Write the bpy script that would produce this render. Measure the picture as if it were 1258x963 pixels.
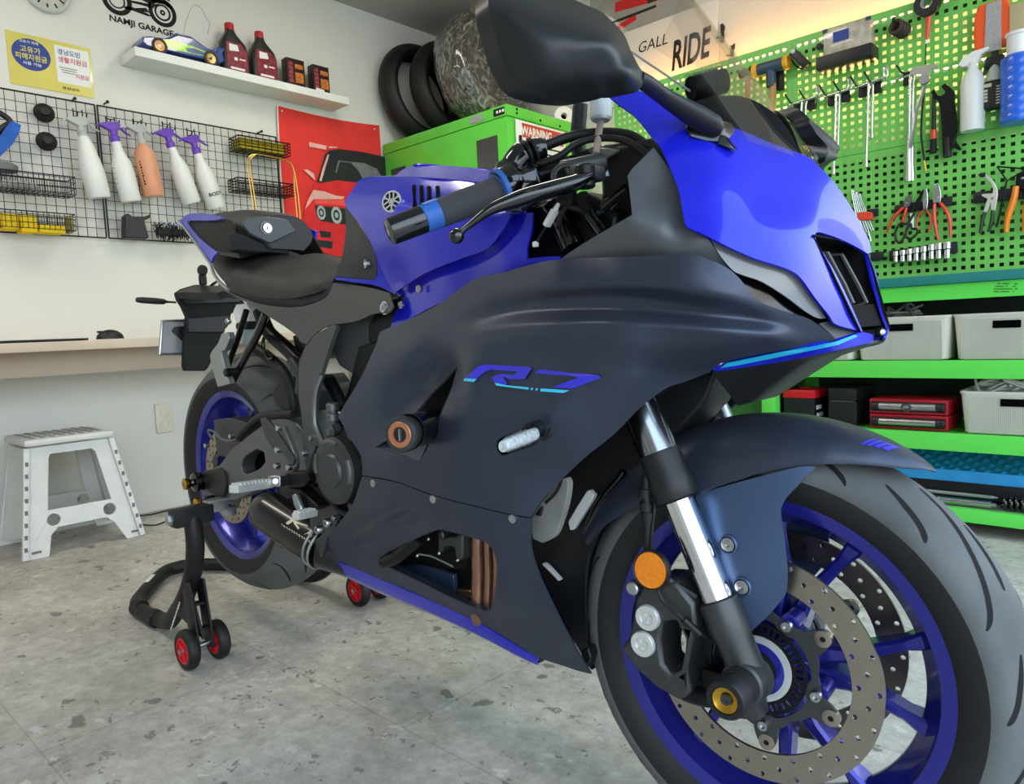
import bpy, bmesh, math, random
import numpy as np
from mathutils import Vector, Matrix, Quaternion
from mathutils.geometry import delaunay_2d_cdt
random.seed(7)
for _o in list(bpy.data.objects): bpy.data.objects.remove(_o)
SC = bpy.context.scene
COL = SC.collection
# ---------------------------------------------------------------- camera
W, H, F = 1258.0, 963.0, 893.671
CR = np.array([[0.735215, 0.676293, -0.045681], [0.023645, -0.092939, -0.995391], [-0.677421, 0.730747, -0.084321]])      # rows: right, down, forward
CC = np.array([0.39942, -0.94089, 0.7478])
cam_d = bpy.data.cameras.new('camera'); cam = bpy.data.objects.new('camera', cam_d); COL.objects.link(cam)
cam_d.sensor_fit = 'HORIZONTAL'; cam_d.sensor_width = 36.0; cam_d.lens = F / W * 36.0
cam_d.clip_start = 0.02; cam_d.clip_end = 100
_m = Matrix.Identity(4)
for _i in range(3):
    _m[_i][0] = CR[0][_i]; _m[_i][1] = -CR[1][_i]; _m[_i][2] = -CR[2][_i]; _m[_i][3] = CC[_i]
cam.matrix_world = _m
SC.camera = cam
# ---------------------------------------------------------------- look
SC.view_settings.view_transform = 'Standard'; SC.view_settings.look = 'None'
SC.view_settings.gamma = 1.0; SC.view_settings.use_curve_mapping = False
SC.view_settings.exposure = 0.88
# ---------------------------------------------------------------- sky seen through the open shop front
wd = bpy.data.worlds.new('daylight'); SC.world = wd; wd.use_nodes = True
_n = wd.node_tree.nodes; _l = wd.node_tree.links; _n.clear()
_out = _n.new('ShaderNodeOutputWorld'); _bg = _n.new('ShaderNodeBackground')
_tc = _n.new('ShaderNodeTexCoord'); _sp = _n.new('ShaderNodeSeparateXYZ'); _rp = _n.new('ShaderNodeValToRGB')
_l.new(_tc.outputs['Generated'], _sp.inputs[0]); _l.new(_sp.outputs['Z'], _rp.inputs[0])
_e = _rp.color_ramp.elements
_e[0].position = 0.0; _e[0].color = (0.66, 0.65, 0.62, 1)
_e[1].position = 1.0; _e[1].color = (0.45, 0.68, 1.0, 1)
_k = _e.new(0.12); _k.color = (0.88, 0.94, 1.0, 1)
_k = _e.new(0.5); _k.color = (0.60, 0.79, 1.0, 1)
_bg.inputs[1].default_value = 2.3
_l.new(_rp.outputs[0], _bg.inputs[0]); _l.new(_bg.outputs[0], _out.inputs[0])
# ---------------------------------------------------------------- geometry helpers
def ray(px, py):
    return CR.T @ np.array([(px - W / 2) / F, (py - H / 2) / F, 1.0])
def at(px, py, x=None, y=None, z=None):
    """the point of a plane x=, y= or z= that stands at this place of the photograph"""
    d = ray(px, py)
    t = (x - CC[0]) / d[0] if x is not None else (y - CC[1]) / d[1] if y is not None else (z - CC[2]) / d[2]
    return Vector(CC + d * t)
def crop(ox, oy, s, pts):
    return [(ox + q[0] / s, oy + q[1] / s) + tuple(q[2:]) for q in pts]
# front wheel assembly: steered a little to the left about the steering axis
AX = Vector((0, 0, 0.296)); STEER = 0.06601
CA = math.radians(23.67)
SM = Matrix.Rotation(STEER, 3, Vector((-math.sin(CA), 0, math.cos(CA))))
def sw(v): return AX + SM @ Vector(v)
def sl(px, py, y):
    """steered-frame coordinates of the point at lateral offset y seen at this place"""
    d = SM.transposed() @ Vector(ray(px, py)); o = SM.transposed() @ (Vector(CC) - AX)
    t = (y - o.y) / d.y
    return o + d * t
def srgb(h):
    if isinstance(h, str):
        h = h.lstrip('#'); c = [int(h[i:i + 2], 16) / 255 for i in (0, 2, 4)]
    else: c = [v / 255 for v in h]
    return tuple(v / 12.92 if v <= 0.04045 else ((v + 0.055) / 1.055) ** 2.4 for v in c)
MATS = {}
def mat(name, col, rough=0.5, metal=0.0, coat=0.0, spec=0.5, var=0.06, vscale=14.0, bump=0.0, bscale=60.0, trans=0.0,
        emit=0.0, alpha=1.0, ior=1.45, coat_rough=0.04, sheen=0.0, rvar=0.06):
    m = bpy.data.materials.new(name); m.use_nodes = True
    nt = m.node_tree; N = nt.nodes; L = nt.links; b = N['Principled BSDF']
    c = srgb(col) if not (isinstance(col, tuple) and max(col) <= 1.0 and isinstance(col[0], float)) else col
    tc = N.new('ShaderNodeTexCoord'); no = N.new('ShaderNodeTexNoise'); no.inputs['Scale'].default_value = vscale
    no.inputs['Detail'].default_value = 4
    L.new(tc.outputs['Object'], no.inputs['Vector'])
    rp = N.new('ShaderNodeValToRGB'); e = rp.color_ramp.elements
    e[0].position = 0.3; e[1].position = 0.7
    e[0].color = (*[max(0, v * (1 - var)) for v in c], 1); e[1].color = (*[min(1, v * (1 + var)) for v in c], 1)
    L.new(no.outputs['Fac'], rp.inputs[0]); L.new(rp.outputs[0], b.inputs['Base Color'])
    mr = N.new('ShaderNodeMapRange'); mr.inputs['To Min'].default_value = max(0.01, rough * (1 - rvar)); mr.inputs['To Max'].default_value = min(1, rough * (1 + rvar))
    L.new(no.outputs['Fac'], mr.inputs['Value']); L.new(mr.outputs[0], b.inputs['Roughness'])
    b.inputs['Metallic'].default_value = metal; b.inputs['Coat Weight'].default_value = coat
    b.inputs['Coat Roughness'].default_value = coat_rough
    b.inputs['Specular IOR Level'].default_value = spec; b.inputs['IOR'].default_value = ior
    b.inputs['Transmission Weight'].default_value = trans; b.inputs['Alpha'].default_value = alpha
    if sheen: b.inputs['Sheen Weight'].default_value = sheen
    if emit:
        L.new(rp.outputs[0], b.inputs['Emission Color']); b.inputs['Emission Strength'].default_value = emit
    if bump:
        n2 = N.new('ShaderNodeTexNoise'); n2.inputs['Scale'].default_value = bscale; n2.inputs['Detail'].default_value = 3
        L.new(tc.outputs['Object'], n2.inputs['Vector'])
        bp = N.new('ShaderNodeBump'); bp.inputs['Strength'].default_value = bump; bp.inputs['Distance'].default_value = 0.002
        L.new(n2.outputs['Fac'], bp.inputs['Height']); L.new(bp.outputs[0], b.inputs['Normal'])
    MATS[name] = m
    return m
def clear_mat(name, tint, refl=1.0, rough=0.02, power=5.0):
    """thin clear sheet: tinted see-through with mirror reflections that grow at grazing angles"""
    m = bpy.data.materials.new(name); m.use_nodes = True; nt = m.node_tree; N = nt.nodes; L = nt.links; N.remove(N['Principled BSDF'])
    tr = N.new('ShaderNodeBsdfTransparent'); gl = N.new('ShaderNodeBsdfGlossy'); gl.inputs['Roughness'].default_value = rough
    tc = N.new('ShaderNodeTexCoord'); no = N.new('ShaderNodeTexNoise'); no.inputs['Scale'].default_value = 6; L.new(tc.outputs['Object'], no.inputs['Vector'])
    rp = N.new('ShaderNodeValToRGB'); e = rp.color_ramp.elements; e[0].color = (*[v * .98 for v in tint], 1); e[1].color = (*tint, 1); L.new(no.outputs['Fac'], rp.inputs[0]); L.new(rp.outputs[0], tr.inputs[0])
    fr = N.new('ShaderNodeLayerWeight'); fr.inputs['Blend'].default_value = 0.12; ml = N.new('ShaderNodeMath'); ml.operation = 'MULTIPLY'; ml.inputs[1].default_value = refl; L.new(fr.outputs['Fresnel'], ml.inputs[0])
    mx = N.new('ShaderNodeMixShader'); L.new(ml.outputs[0], mx.inputs[0]); L.new(tr.outputs[0], mx.inputs[1]); L.new(gl.outputs[0], mx.inputs[2]); L.new(mx.outputs[0], N['Material Output'].inputs[0])
    MATS[name] = m; return m
def setp(o, label=None, cat=None, group=None, kind=None):
    if label: o['label'] = label
    if cat: o['category'] = cat
    if group: o['group'] = group
    if kind: o['kind'] = kind
    return o
def empty(name, loc=(0, 0, 0), label=None, cat=None, group=None, rot=None):
    o = bpy.data.objects.new(name, None); COL.objects.link(o); o.location = loc; o.empty_display_size = 0.05
    if rot is not None: o.rotation_euler = rot
    return setp(o, label, cat, group)
def wloc(o):
    v = Vector((0, 0, 0))
    while o is not None:
        v += o.location; o = o.parent
    return v
def link_mesh(name, me, mats, parent=None, local=False, smooth=38, origin=None):
    o = bpy.data.objects.new(name, me); COL.objects.link(o)
    for m in (mats if isinstance(mats, (list, tuple)) else [mats]): me.materials.append(m)
    if parent is not None:
        o.parent = parent
        if not local: me.transform(Matrix.Translation(-wloc(parent)))
    elif origin is not None:
        o.location = origin
        if not local: me.transform(Matrix.Translation(-Vector(origin)))
    if smooth:
        me.polygons.foreach_set('use_smooth', [True] * len(me.polygons))
        me.set_sharp_from_angle(angle=math.radians(smooth))
    me.update()
    return o
def basis(d, up=(0, 0, 1)):
    """rotation whose Z is d"""
    d = Vector(d).normalized(); u = Vector(up)
    if abs(d.dot(u)) > 0.98: u = Vector((1, 0, 0))
    x = u.cross(d).normalized(); y = d.cross(x)
    return Matrix((x, y, d)).transposed()
def catmull(pts, n=6, closed=False):
    P = [Vector(q) for q in pts]; out = []
    k = len(P)
    for i in range(k if closed else k - 1):
        if closed: a, b, c, d = P[(i - 1) % k], P[i], P[(i + 1) % k], P[(i + 2) % k]
        else: a, b, c, d = P[max(i - 1, 0)], P[i], P[i + 1], P[min(i + 2, k - 1)]
        for j in range(n):
            t = j / n
            out.append(0.5 * ((2 * b) + (c - a) * t + (2 * a - 5 * b + 4 * c - d) * t * t + (3 * b - a - 3 * c + d) * t ** 3))
    if not closed: out.append(P[-1])
    return out
def fill2d(outer, holes=(), step=None):
    """triangulate a 2D outline with holes, optional inner grid points -> verts2d, faces"""
    co = [Vector((q[0], q[1])) for q in outer]; ed = []
    n = len(co); ed += [(i, (i + 1) % n) for i in range(n)]
    loops = [list(co)]
    for h in holes:
        s = len(co); hv = [Vector((q[0], q[1])) for q in h]; co += hv; loops.append(hv)
        ed += [(s + i, s + (i + 1) % len(hv)) for i in range(len(hv))]
    if step:
        segs = [(a, b) for L in loops for a, b in zip(L, L[1:] + L[:1])]
        A = np.array([[s[0].x, s[0].y] for s in segs]); B = np.array([[s[1].x, s[1].y] for s in segs]); D = B - A
        LL = np.maximum((D ** 2).sum(1), 1e-12)
        x0 = min(q.x for q in loops[0]); x1 = max(q.x for q in loops[0]); y0 = min(q.y for q in loops[0]); y1 = max(q.y for q in loops[0])
        r = 0; yy = y0 + step / 2
        while yy < y1:
            xx = x0 + (step / 2 if r % 2 else 0)
            while xx < x1:
                qd = np.array([xx, yy]); t = np.clip(((qd - A) * D).sum(1) / LL, 0, 1)
                if np.min(((A + D * t[:, None] - qd) ** 2).sum(1)) > (step * 0.45) ** 2:
                    c = ((A[:, 1] > yy) != (B[:, 1] > yy)) & (xx < (B[:, 0] - A[:, 0]) * (yy - A[:, 1]) / np.where(np.abs(B[:, 1] - A[:, 1]) < 1e-12, 1e-12, B[:, 1] - A[:, 1]) + A[:, 0])
                    if np.count_nonzero(c) % 2: co.append(Vector((xx, yy)))
                xx += step
            yy += step * 0.87; r += 1
    v, e, f, _, _, _ = delaunay_2d_cdt(co, ed, [], 1 if not holes else 2, 1e-7)
    if holes:
        # drop faces inside holes
        def inside(q, L):
            c = False
            for a, b in zip(L, L[1:] + L[:1]):
                if (a.y > q.y) != (b.y > q.y) and q.x < (b.x - a.x) * (q.y - a.y) / (b.y - a.y) + a.x: c = not c
            return c
        keep = []
        for t in f:
            q = sum((v[i] for i in t), Vector((0, 0))) / len(t)
            if inside(q, loops[0]) and not any(inside(q, h) for h in loops[1:]): keep.append(t)
        f = keep
    return v, f
class MB:
    """collects shapes and links them as one mesh"""
    def __init__(s): s.v = []; s.f = []; s.m = []; s.mi = 0
    def add(s, vs, fs, M=None):
        b = len(s.v)
        s.v += [tuple(M @ Vector(q)) if M is not None else tuple(q) for q in vs]
        s.f += [tuple(b + i for i in t) for t in fs]; s.m += [s.mi] * len(fs)
        return s
    def box(s, c, d, R=None, bev=0.0, taper=1.0):
        hx, hy, hz = d[0] / 2, d[1] / 2, d[2] / 2
        if bev:
            bm = bmesh.new(); bmesh.ops.create_cube(bm, size=1.0)
            for w in bm.verts:
                k = taper if w.co.z > 0 else 1.0
                w.co = Vector((w.co.x * d[0] * k, w.co.y * d[1] * k, w.co.z * d[2]))
            bmesh.ops.bevel(bm, geom=bm.edges[:], offset=min(bev, min(d) * 0.48), segments=2, affect='EDGES', profile=0.6)
            bm.verts.index_update()
            vs = [w.co.copy() for w in bm.verts]; fs = [[w.index for w in g.verts] for g in bm.faces]; bm.free()
        else:
            vs = [Vector((x * (taper if z > 0 else 1), y * (taper if z > 0 else 1), z)) for z in (-hz, hz) for x, y in ((-hx, -hy), (hx, -hy), (hx, hy), (-hx, hy))]
            fs = [(3, 2, 1, 0), (4, 5, 6, 7), (0, 1, 5, 4), (1, 2, 6, 5), (2, 3, 7, 6), (3, 0, 4, 7)]
        R = R.to_3x3() if R is not None else Matrix.Identity(3)
        return s.add([R @ q + Vector(c) for q in vs], fs)
    def lathe(s, prof, o=(0, 0, 0), d=(0, 0, 1), seg=24, closed=False, M=None, a0=0.0, a1=2 * math.pi):
        """prof: (radius, height along d)"""
        B = basis(d); o = Vector(o); full = abs(a1 - a0 - 2 * math.pi) < 1e-6; n = seg if full else seg + 1
        vs = []; fs = []
        for i in range(n):
            a = a0 + (a1 - a0) * i / seg; c, q = math.cos(a), math.sin(a)
            for r, h in prof: vs.append(o + B @ Vector((r * c, r * q, h)))
        k = len(prof)
        for i in range(seg):
            j = (i + 1) % n
            for t in range(k if closed else k - 1):
                u = (t + 1) % k
                fs.append((i * k + t, j * k + t, j * k + u, i * k + u))
        return s.add(vs, fs, M)
    def cyl(s, a, b, r, r2=None, seg=16, bev=0.0):
        a = Vector(a); b = Vector(b); L = (b - a).length; r2 = r if r2 is None else r2
        e = 1e-5
        if bev: pr = [(e, 0), (r - bev, 0), (r, bev), (r2, L - bev), (r2 - bev, L), (e, L)]
        else: pr = [(e, 0), (r, 0), (r2, L), (e, L)]
        return s.lathe(pr, a, b - a, seg)
    def tube(s, path, r, seg=10, caps=True, closed=False, sc=None):
        P = [Vector(q) for q in path]; n = len(P); vs = []; fs = []
        T = []
        for i in range(n):
            a = P[(i - 1) % n] if closed or i else P[0]; b = P[(i + 1) % n] if closed or i < n - 1 else P[-1]
            d = (b - a); T.append(d.normalized() if d.length > 1e-9 else Vector((0, 0, 1)))
        nv = basis(T[0]).col[0].copy()
        for i in range(n):
            if i:
                ax = T[i - 1].cross(T[i])
                if ax.length > 1e-8: nv = Quaternion(ax.normalized(), T[i - 1].angle(T[i])) @ nv
            nv = (nv - T[i] * nv.dot(T[i])).normalized(); bv = T[i].cross(nv)
            rr = r[i] if isinstance(r, (list, tuple)) else r
            for k in range(seg):
                a = 2 * math.pi * k / seg
                vs.append(P[i] + nv * (rr * math.cos(a)) + bv * (rr * (sc or 1) * math.sin(a)))
        for i in range(n if closed else n - 1):
            j = (i + 1) % n
            for k in range(seg):
                q = (k + 1) % seg
                fs.append((i * seg + k, i * seg + q, j * seg + q, j * seg + k))
        if caps and not closed:
            fs.append(tuple(range(seg))[::-1]); fs.append(tuple((n - 1) * seg + k for k in range(seg)))
        return s.add(vs, fs)
    def ball(s, c, r, seg=14, sc=(1, 1, 1), R=None):
        n = seg // 2; pr = [(max(1e-5, math.sin(math.pi * i / n)), -math.cos(math.pi * i / n)) for i in range(n + 1)]
        M = Matrix.Translation(Vector(c)) @ (R.to_4x4() if R is not None else Matrix.Identity(4)) @ Matrix.Diagonal((r * sc[0], r * sc[1], r * sc[2], 1))
        return s.lathe(pr, seg=seg, M=M)
    def torus(s, c, R, r, d=(0, 0, 1), seg=28, seg2=10, sc=1.0):
        pr = [(R + r * math.cos(2 * math.pi * k / seg2), r * sc * math.sin(2 * math.pi * k / seg2)) for k in range(seg2)]
        return s.lathe(pr, c, d, seg, closed=True)
    def plate(s, outer, th, fr, holes=(), step=None):
        """flat outline (2D) given thickness; fr(u, v, w) -> 3D point, w runs over the thickness 0..th"""
        v, f = fill2d(outer, holes, step)
        n = len(v)
        vs = [fr(q.x, q.y, 0.0) for q in v] + [fr(q.x, q.y, th) for q in v]
        ar = sum((v[t[0]].x * v[t[1]].y - v[t[1]].x * v[t[0]].y) + (v[t[1]].x * v[t[2]].y - v[t[2]].x * v[t[1]].y) + (v[t[2]].x * v[t[0]].y - v[t[0]].x * v[t[2]].y) for t in f[:1])
        fs = [tuple(t)[::-1] for t in f] + [tuple(i + n for i in t) for t in f]
        cnt = {}
        for t in f:
            for a, b in zip(t, t[1:] + t[:1] if isinstance(t, list) else tuple(t[1:]) + tuple(t[:1])):
                cnt[(a, b)] = 1
        for (a, b) in list(cnt):
            if (b, a) not in cnt: fs.append((a, b, b + n, a + n))
        return s.add(vs, fs)
    def loft(s, rows, closed_u=False, caps=False):
        """rows of equal length joined to a sheet; closed_u joins each row's end to its start"""
        k = len(rows[0]); vs = [Vector(q) for r in rows for q in r]; fs = []
        for i in range(len(rows) - 1):
            for j in range(k if closed_u else k - 1):
                q = (j + 1) % k
                fs.append((i * k + j, i * k + q, (i + 1) * k + q, (i + 1) * k + j))
        if caps and closed_u:
            fs.append(tuple(range(k))[::-1]); fs.append(tuple((len(rows) - 1) * k + j for j in range(k)))
        return s.add(vs, fs)
    def build(s, name, mats, parent=None, local=False, smooth=38, bevel=0.0, origin=None, solid=0.0, fix=True, xf=None, sub=0):
        me = bpy.data.meshes.new(name)
        vs = s.v if xf is None else [tuple(xf(Vector(q))) for q in s.v]
        me.from_pydata([tuple(q) for q in vs], [], s.f)
        if len(set(s.m)) > 1 or (s.m and s.m[0]): me.polygons.foreach_set('material_index', s.m)
        if fix:
            bm = bmesh.new(); bm.from_mesh(me); bmesh.ops.recalc_face_normals(bm, faces=bm.faces[:]); bm.to_mesh(me); bm.free()
        o = link_mesh(name, me, mats, parent, local, smooth, origin)
        if solid:
            md = o.modifiers.new('thickness', 'SOLIDIFY'); md.thickness = abs(solid); md.offset = -1 if solid > 0 else 1
            es = o.modifiers.new('crisp edges', 'EDGE_SPLIT'); es.split_angle = math.radians(62); es.use_edge_sharp = True
        if bevel:
            md = o.modifiers.new('bevel', 'BEVEL'); md.width = bevel; md.segments = 2; md.limit_method = 'ANGLE'; md.angle_limit = math.radians(40)
            md.harden_normals = False
        if sub:
            md = o.modifiers.new('smooth', 'SUBSURF'); md.levels = sub; md.render_levels = sub
        return o
def tp_fit(ctrl, lam=1e-6):
    """thin-plate surface through (u, v, w) control points -> function"""
    P = np.array([[q[0], q[1]] for q in ctrl], float); w = np.array([q[2] for q in ctrl], float)
    c0 = P.mean(0); sc = P.std() or 1.0; P = (P - c0) / sc; n = len(P)
    def U(r2): return np.where(r2 > 1e-12, 0.5 * r2 * np.log(np.maximum(r2, 1e-12)), 0)
    K = U(((P[:, None] - P[None]) ** 2).sum(2)) + lam * np.eye(n); Q = np.c_[np.ones(n), P]
    A = np.zeros((n + 3, n + 3)); A[:n, :n] = K; A[:n, n:] = Q; A[n:, :n] = Q.T
    s = np.linalg.solve(A + 1e-10 * np.eye(n + 3), np.r_[w, 0, 0, 0])
    def f(u, v):
        q = (np.array([u, v]) - c0) / sc
        return float(U(((P - q) ** 2).sum(1)) @ s[:n] + s[n] + s[n + 1] * q[0] + s[n + 2] * q[1])
    return f
def smooth_outline(pts, n=4, corner=48):
    """rounds a traced outline, keeping its sharp corners"""
    P = [Vector((q[0], q[1])) for q in pts]; k = len(P); out = []
    def is_c(i):
        a = P[i] - P[i - 1]; b = P[(i + 1) % k] - P[i]
        return a.length < 1e-6 or b.length < 1e-6 or a.angle(b) > math.radians(corner)
    C = [is_c(i) for i in range(k)]
    for i in range(k):
        b, c = P[i], P[(i + 1) % k]
        a = P[i - 1] if not C[i] else b - (c - b); d = P[(i + 2) % k] if not C[(i + 1) % k] else c + (c - b)
        m = max(1, min(n, int((c - b).length / 3)))
        for j in range(m):
            t = j / m
            out.append(0.5 * ((2 * b) + (c - a) * t + (2 * a - 5 * b + 4 * c - d) * t * t + (3 * b - a - 3 * c + d) * t ** 3))
    return out
class Skin:
    """a body panel: outline and holes traced on the photograph, with its own depth (lateral offset y) from control points"""
    def __init__(s, ctrl, frame='bike', lam=1e-3, relief=None, axis='y'):
        s.axis = axis
        f0 = tp_fit(ctrl, lam); s.frame = frame
        s.fn = f0 if relief is None else (lambda u, v: f0(u, v) - relief(u, v))
    def pt(s, px, py, off=0.0):
        if s.axis == 'x': return at(px, py, x=s.fn(px, py) + off)
        y = s.fn(px, py) - off
        return at(px, py, y=y) if s.frame == 'bike' else sw(sl(px, py, y))
    def sheet(s, outline, holes=(), step=7.0, off=0.0, mb=None, corner=48, n=4):
        v, f = fill2d(smooth_outline(outline, n, corner), [smooth_outline(h, n, corner) for h in holes], step)
        mb = mb or MB()
        P = [s.pt(q.x, q.y, off) for q in v]
        fs = []
        for t in f:
            a, b, c = P[t[0]], P[t[1]], P[t[2]]
            nn = (b - a).cross(c - a)
            fs.append(tuple(t) if nn.dot(Vector(CC) - a) > 0 else tuple(t)[::-1])
        mb.add(P, fs)
        return mb
    def panel(s, name, outline, m, parent, holes=(), step=7.0, th=0.003, off=0.0, mirror=False, corner=48, smooth=60, n=4):
        mb = s.sheet(outline, holes, step, off, corner=corner, n=n)
        o = mb.build(name, m, parent, solid=th, fix=False, smooth=smooth)
        if mirror:
            m2 = MB(); m2.v = [(q[0], -q[1], q[2]) for q in mb.v]; m2.f = [t[::-1] for t in mb.f]; m2.m = mb.m
            m2.build(name, m, parent, solid=th, fix=False, smooth=smooth)
        return o
def text_mb(txt, size, fr, mb=None, th=0.0, align='LEFT', shear=0.0, bold=0.0, res=3):
    """letters as flat meshes; fr(u, v, w) places them"""
    cu = bpy.data.curves.new('lettering', 'FONT'); cu.body = txt; cu.size = size; cu.align_x = align; cu.shear = shear; cu.offset = bold
    cu.resolution_u = res
    o = bpy.data.objects.new('lettering', cu); COL.objects.link(o)
    dg = bpy.context.evaluated_depsgraph_get(); dg.update()
    me = bpy.data.meshes.new_from_object(o.evaluated_get(dg))
    mb = mb or MB()
    mb.add([fr(q.co.x, q.co.y, 0.0) for q in me.vertices], [tuple(p.vertices) for p in me.polygons])
    bpy.data.objects.remove(o); bpy.data.curves.remove(cu); bpy.data.meshes.remove(me)
    return mb
def clone(root, loc=None, label=None, group=None, rot=None):
    r = root.copy(); COL.objects.link(r)
    if loc is not None: r.location = loc
    if rot is not None: r.rotation_euler = rot
    if label: r['label'] = label
    if group: r['group'] = group
    def rec(a, b):
        for ch in [c for c in bpy.data.objects if c.parent == a]:
            d = ch.copy(); COL.objects.link(d); d.parent = b; rec(ch, d)
    rec(root, r)
    return r
# ================================================================ materials
mat('wall_paint', 'dcdbd3', 0.85, spec=0.25, var=0.02, vscale=3, bump=0.05, bscale=180)
mat('ceiling_paint', 'b4b3ab', 0.9, spec=0.2, var=0.03, vscale=2, bump=0.12, bscale=120)
mat('trim_white', 'e3e4e0', 0.5, var=0.02)
mat('black_plastic', '18191b', 0.45, var=0.15, bump=0.04, bscale=400)
mat('black_gloss', '08090b', 0.12, coat=0.6, var=0.1)
mat('black_rough', '141414', 0.75, var=0.2, bump=0.1, bscale=150)
mat('black_metal', '1b1c1e', 0.38, metal=0.6, var=0.15)
mat('dark_void', '050506', 0.9, spec=0.05)
mat('chrome', 'e6e8ea', 0.07, metal=1.0, var=0.02)
mat('steel', 'b9bcbd', 0.28, metal=1.0, var=0.06)
mat('alloy', 'a7aaab', 0.38, metal=0.9, var=0.06)
mat('white_metal', 'dcddda', 0.35, metal=0.5, var=0.03)
mat('white_plastic', 'e8e9e6', 0.45, var=0.02)
mat('red_plastic', 'd01822', 0.35, var=0.05)
mat('matte_black', '0c0c0d', 0.8, spec=0.12, var=0.1)
mat('gold', 'c79a3a', 0.25, metal=1.0)
# ================================================================ room shell
XW, YW, YF, XF, ZC = -3.04, 2.45, -3.3, 1.25, 2.576
def slab(name, c, d, m, label=None):
    o = MB().box(c, d).build(name, m, smooth=0)
    setp(o, label, None, None, 'structure'); return o
def floor_material():
    m = bpy.data.materials.new('terrazzo_floor'); m.use_nodes = True; nt = m.node_tree; N = nt.nodes; L = nt.links; b = N['Principled BSDF']
    tc = N.new('ShaderNodeTexCoord')
    n1 = N.new('ShaderNodeTexNoise'); n1.inputs['Scale'].default_value = 2.2; n1.inputs['Detail'].default_value = 9; n1.inputs['Roughness'].default_value = 0.72
    L.new(tc.outputs['Object'], n1.inputs['Vector'])
    r1 = N.new('ShaderNodeValToRGB'); e = r1.color_ramp.elements
    e[0].position = 0.34; e[0].color = (*srgb('a39d94'), 1); e[1].position = 0.64; e[1].color = (*srgb('d6d1c8'), 1)
    L.new(n1.outputs['Fac'], r1.inputs[0])
    n4 = N.new('ShaderNodeTexNoise'); n4.inputs['Scale'].default_value = 26; n4.inputs['Detail'].default_value = 6; n4.inputs['Roughness'].default_value = 0.75
    L.new(tc.outputs['Object'], n4.inputs['Vector'])
    r4 = N.new('ShaderNodeValToRGB'); e = r4.color_ramp.elements; e[0].position = 0.36; e[0].color = (0.68, 0.67, 0.65, 1); e[1].position = 0.62; e[1].color = (1.08, 1.08, 1.08, 1)
    L.new(n4.outputs['Fac'], r4.inputs[0])
    m0 = N.new('ShaderNodeMixRGB'); m0.blend_type = 'MULTIPLY'; m0.inputs[0].default_value = 0.8
    L.new(r1.outputs[0], m0.inputs[1]); L.new(r4.outputs[0], m0.inputs[2])
    prev = m0.outputs[0]
    # stone chips of two sizes
    for sc, th, col, am in ((9.0, 0.15, '6f6962', 0.8), (22.0, 0.18, '766f68', 0.75), (13.0, 0.16, 'd9d5cd', 0.6)):
        nd = N.new('ShaderNodeTexNoise'); nd.inputs['Scale'].default_value = sc * 2.2; nd.inputs['Detail'].default_value = 3
        L.new(tc.outputs['Object'], nd.inputs['Vector'])
        mx = N.new('ShaderNodeMixRGB'); mx.blend_type = 'LINEAR_LIGHT'; mx.inputs[0].default_value = 0.05
        mp = N.new('ShaderNodeMapping'); mp.inputs['Location'].default_value = (sc, sc * 0.3, 0); mp.inputs['Scale'].default_value = (1, 1.5, 1); mp.inputs['Rotation'].default_value = (0, 0, sc)
        L.new(tc.outputs['Object'], mp.inputs[0]); L.new(mp.outputs[0], mx.inputs[1]); L.new(nd.outputs['Color'], mx.inputs[2])
        vo = N.new('ShaderNodeTexVoronoi'); vo.inputs['Scale'].default_value = sc; vo.inputs['Randomness'].default_value = 1.0
        L.new(mx.outputs[0], vo.inputs['Vector'])
        # only some cells carry a chip
        sx = N.new('ShaderNodeSeparateColor'); L.new(vo.outputs['Color'], sx.inputs[0])
        ml = N.new('ShaderNodeMath'); ml.operation = 'MULTIPLY'; ml.inputs[1].default_value = th * 1.6; L.new(sx.outputs[0], ml.inputs[0])
        cmp = N.new('ShaderNodeMath'); cmp.operation = 'SUBTRACT'; L.new(ml.outputs[0], cmp.inputs[0]); L.new(vo.outputs['Distance'], cmp.inputs[1])
        mr = N.new('ShaderNodeMapRange'); mr.inputs['From Min'].default_value = 0.0; mr.inputs['From Max'].default_value = 0.035; mr.inputs['To Max'].default_value = am
        L.new(cmp.outputs[0], mr.inputs['Value'])
        mm = N.new('ShaderNodeMixRGB'); L.new(mr.outputs[0], mm.inputs[0]); L.new(prev, mm.inputs[1]); mm.inputs[2].default_value = (*srgb(col), 1)
        prev = mm.outputs[0]
    # tile joints, hairline
    br = N.new('ShaderNodeTexBrick'); br.inputs['Scale'].default_value = 1.0; br.offset = 0.5; br.inputs['Mortar Size'].default_value = 0.0022
    br.inputs['Mortar Smooth'].default_value = 0.3
    br.inputs['Brick Width'].default_value = 0.96; br.inputs['Row Height'].default_value = 0.48
    br.inputs['Color1'].default_value = (1, 1, 1, 1); br.inputs['Color2'].default_value = (0.97, 0.97, 0.97, 1); br.inputs['Mortar'].default_value = (0.72, 0.7, 0.68, 1)
    mpb = N.new('ShaderNodeMapping'); mpb.inputs['Location'].default_value = (0.2, 0.124, 0); L.new(tc.outputs['Object'], mpb.inputs[0]); L.new(mpb.outputs[0], br.inputs['Vector'])
    mj = N.new('ShaderNodeMixRGB'); mj.blend_type = 'MULTIPLY'; mj.inputs[0].default_value = 0.75
    L.new(prev, mj.inputs[1]); L.new(br.outputs['Color'], mj.inputs[2])
    L.new(mj.outputs[0], b.inputs['Base Color'])
    b.inputs['Roughness'].default_value = 0.42; b.inputs['Specular IOR Level'].default_value = 0.35
    bp = N.new('ShaderNodeBump'); bp.inputs['Strength'].default_value = 0.08; bp.inputs['Distance'].default_value = 0.002
    L.new(n4.outputs['Fac'], bp.inputs['Height']); L.new(bp.outputs[0], b.inputs['Normal'])
    return m
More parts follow.
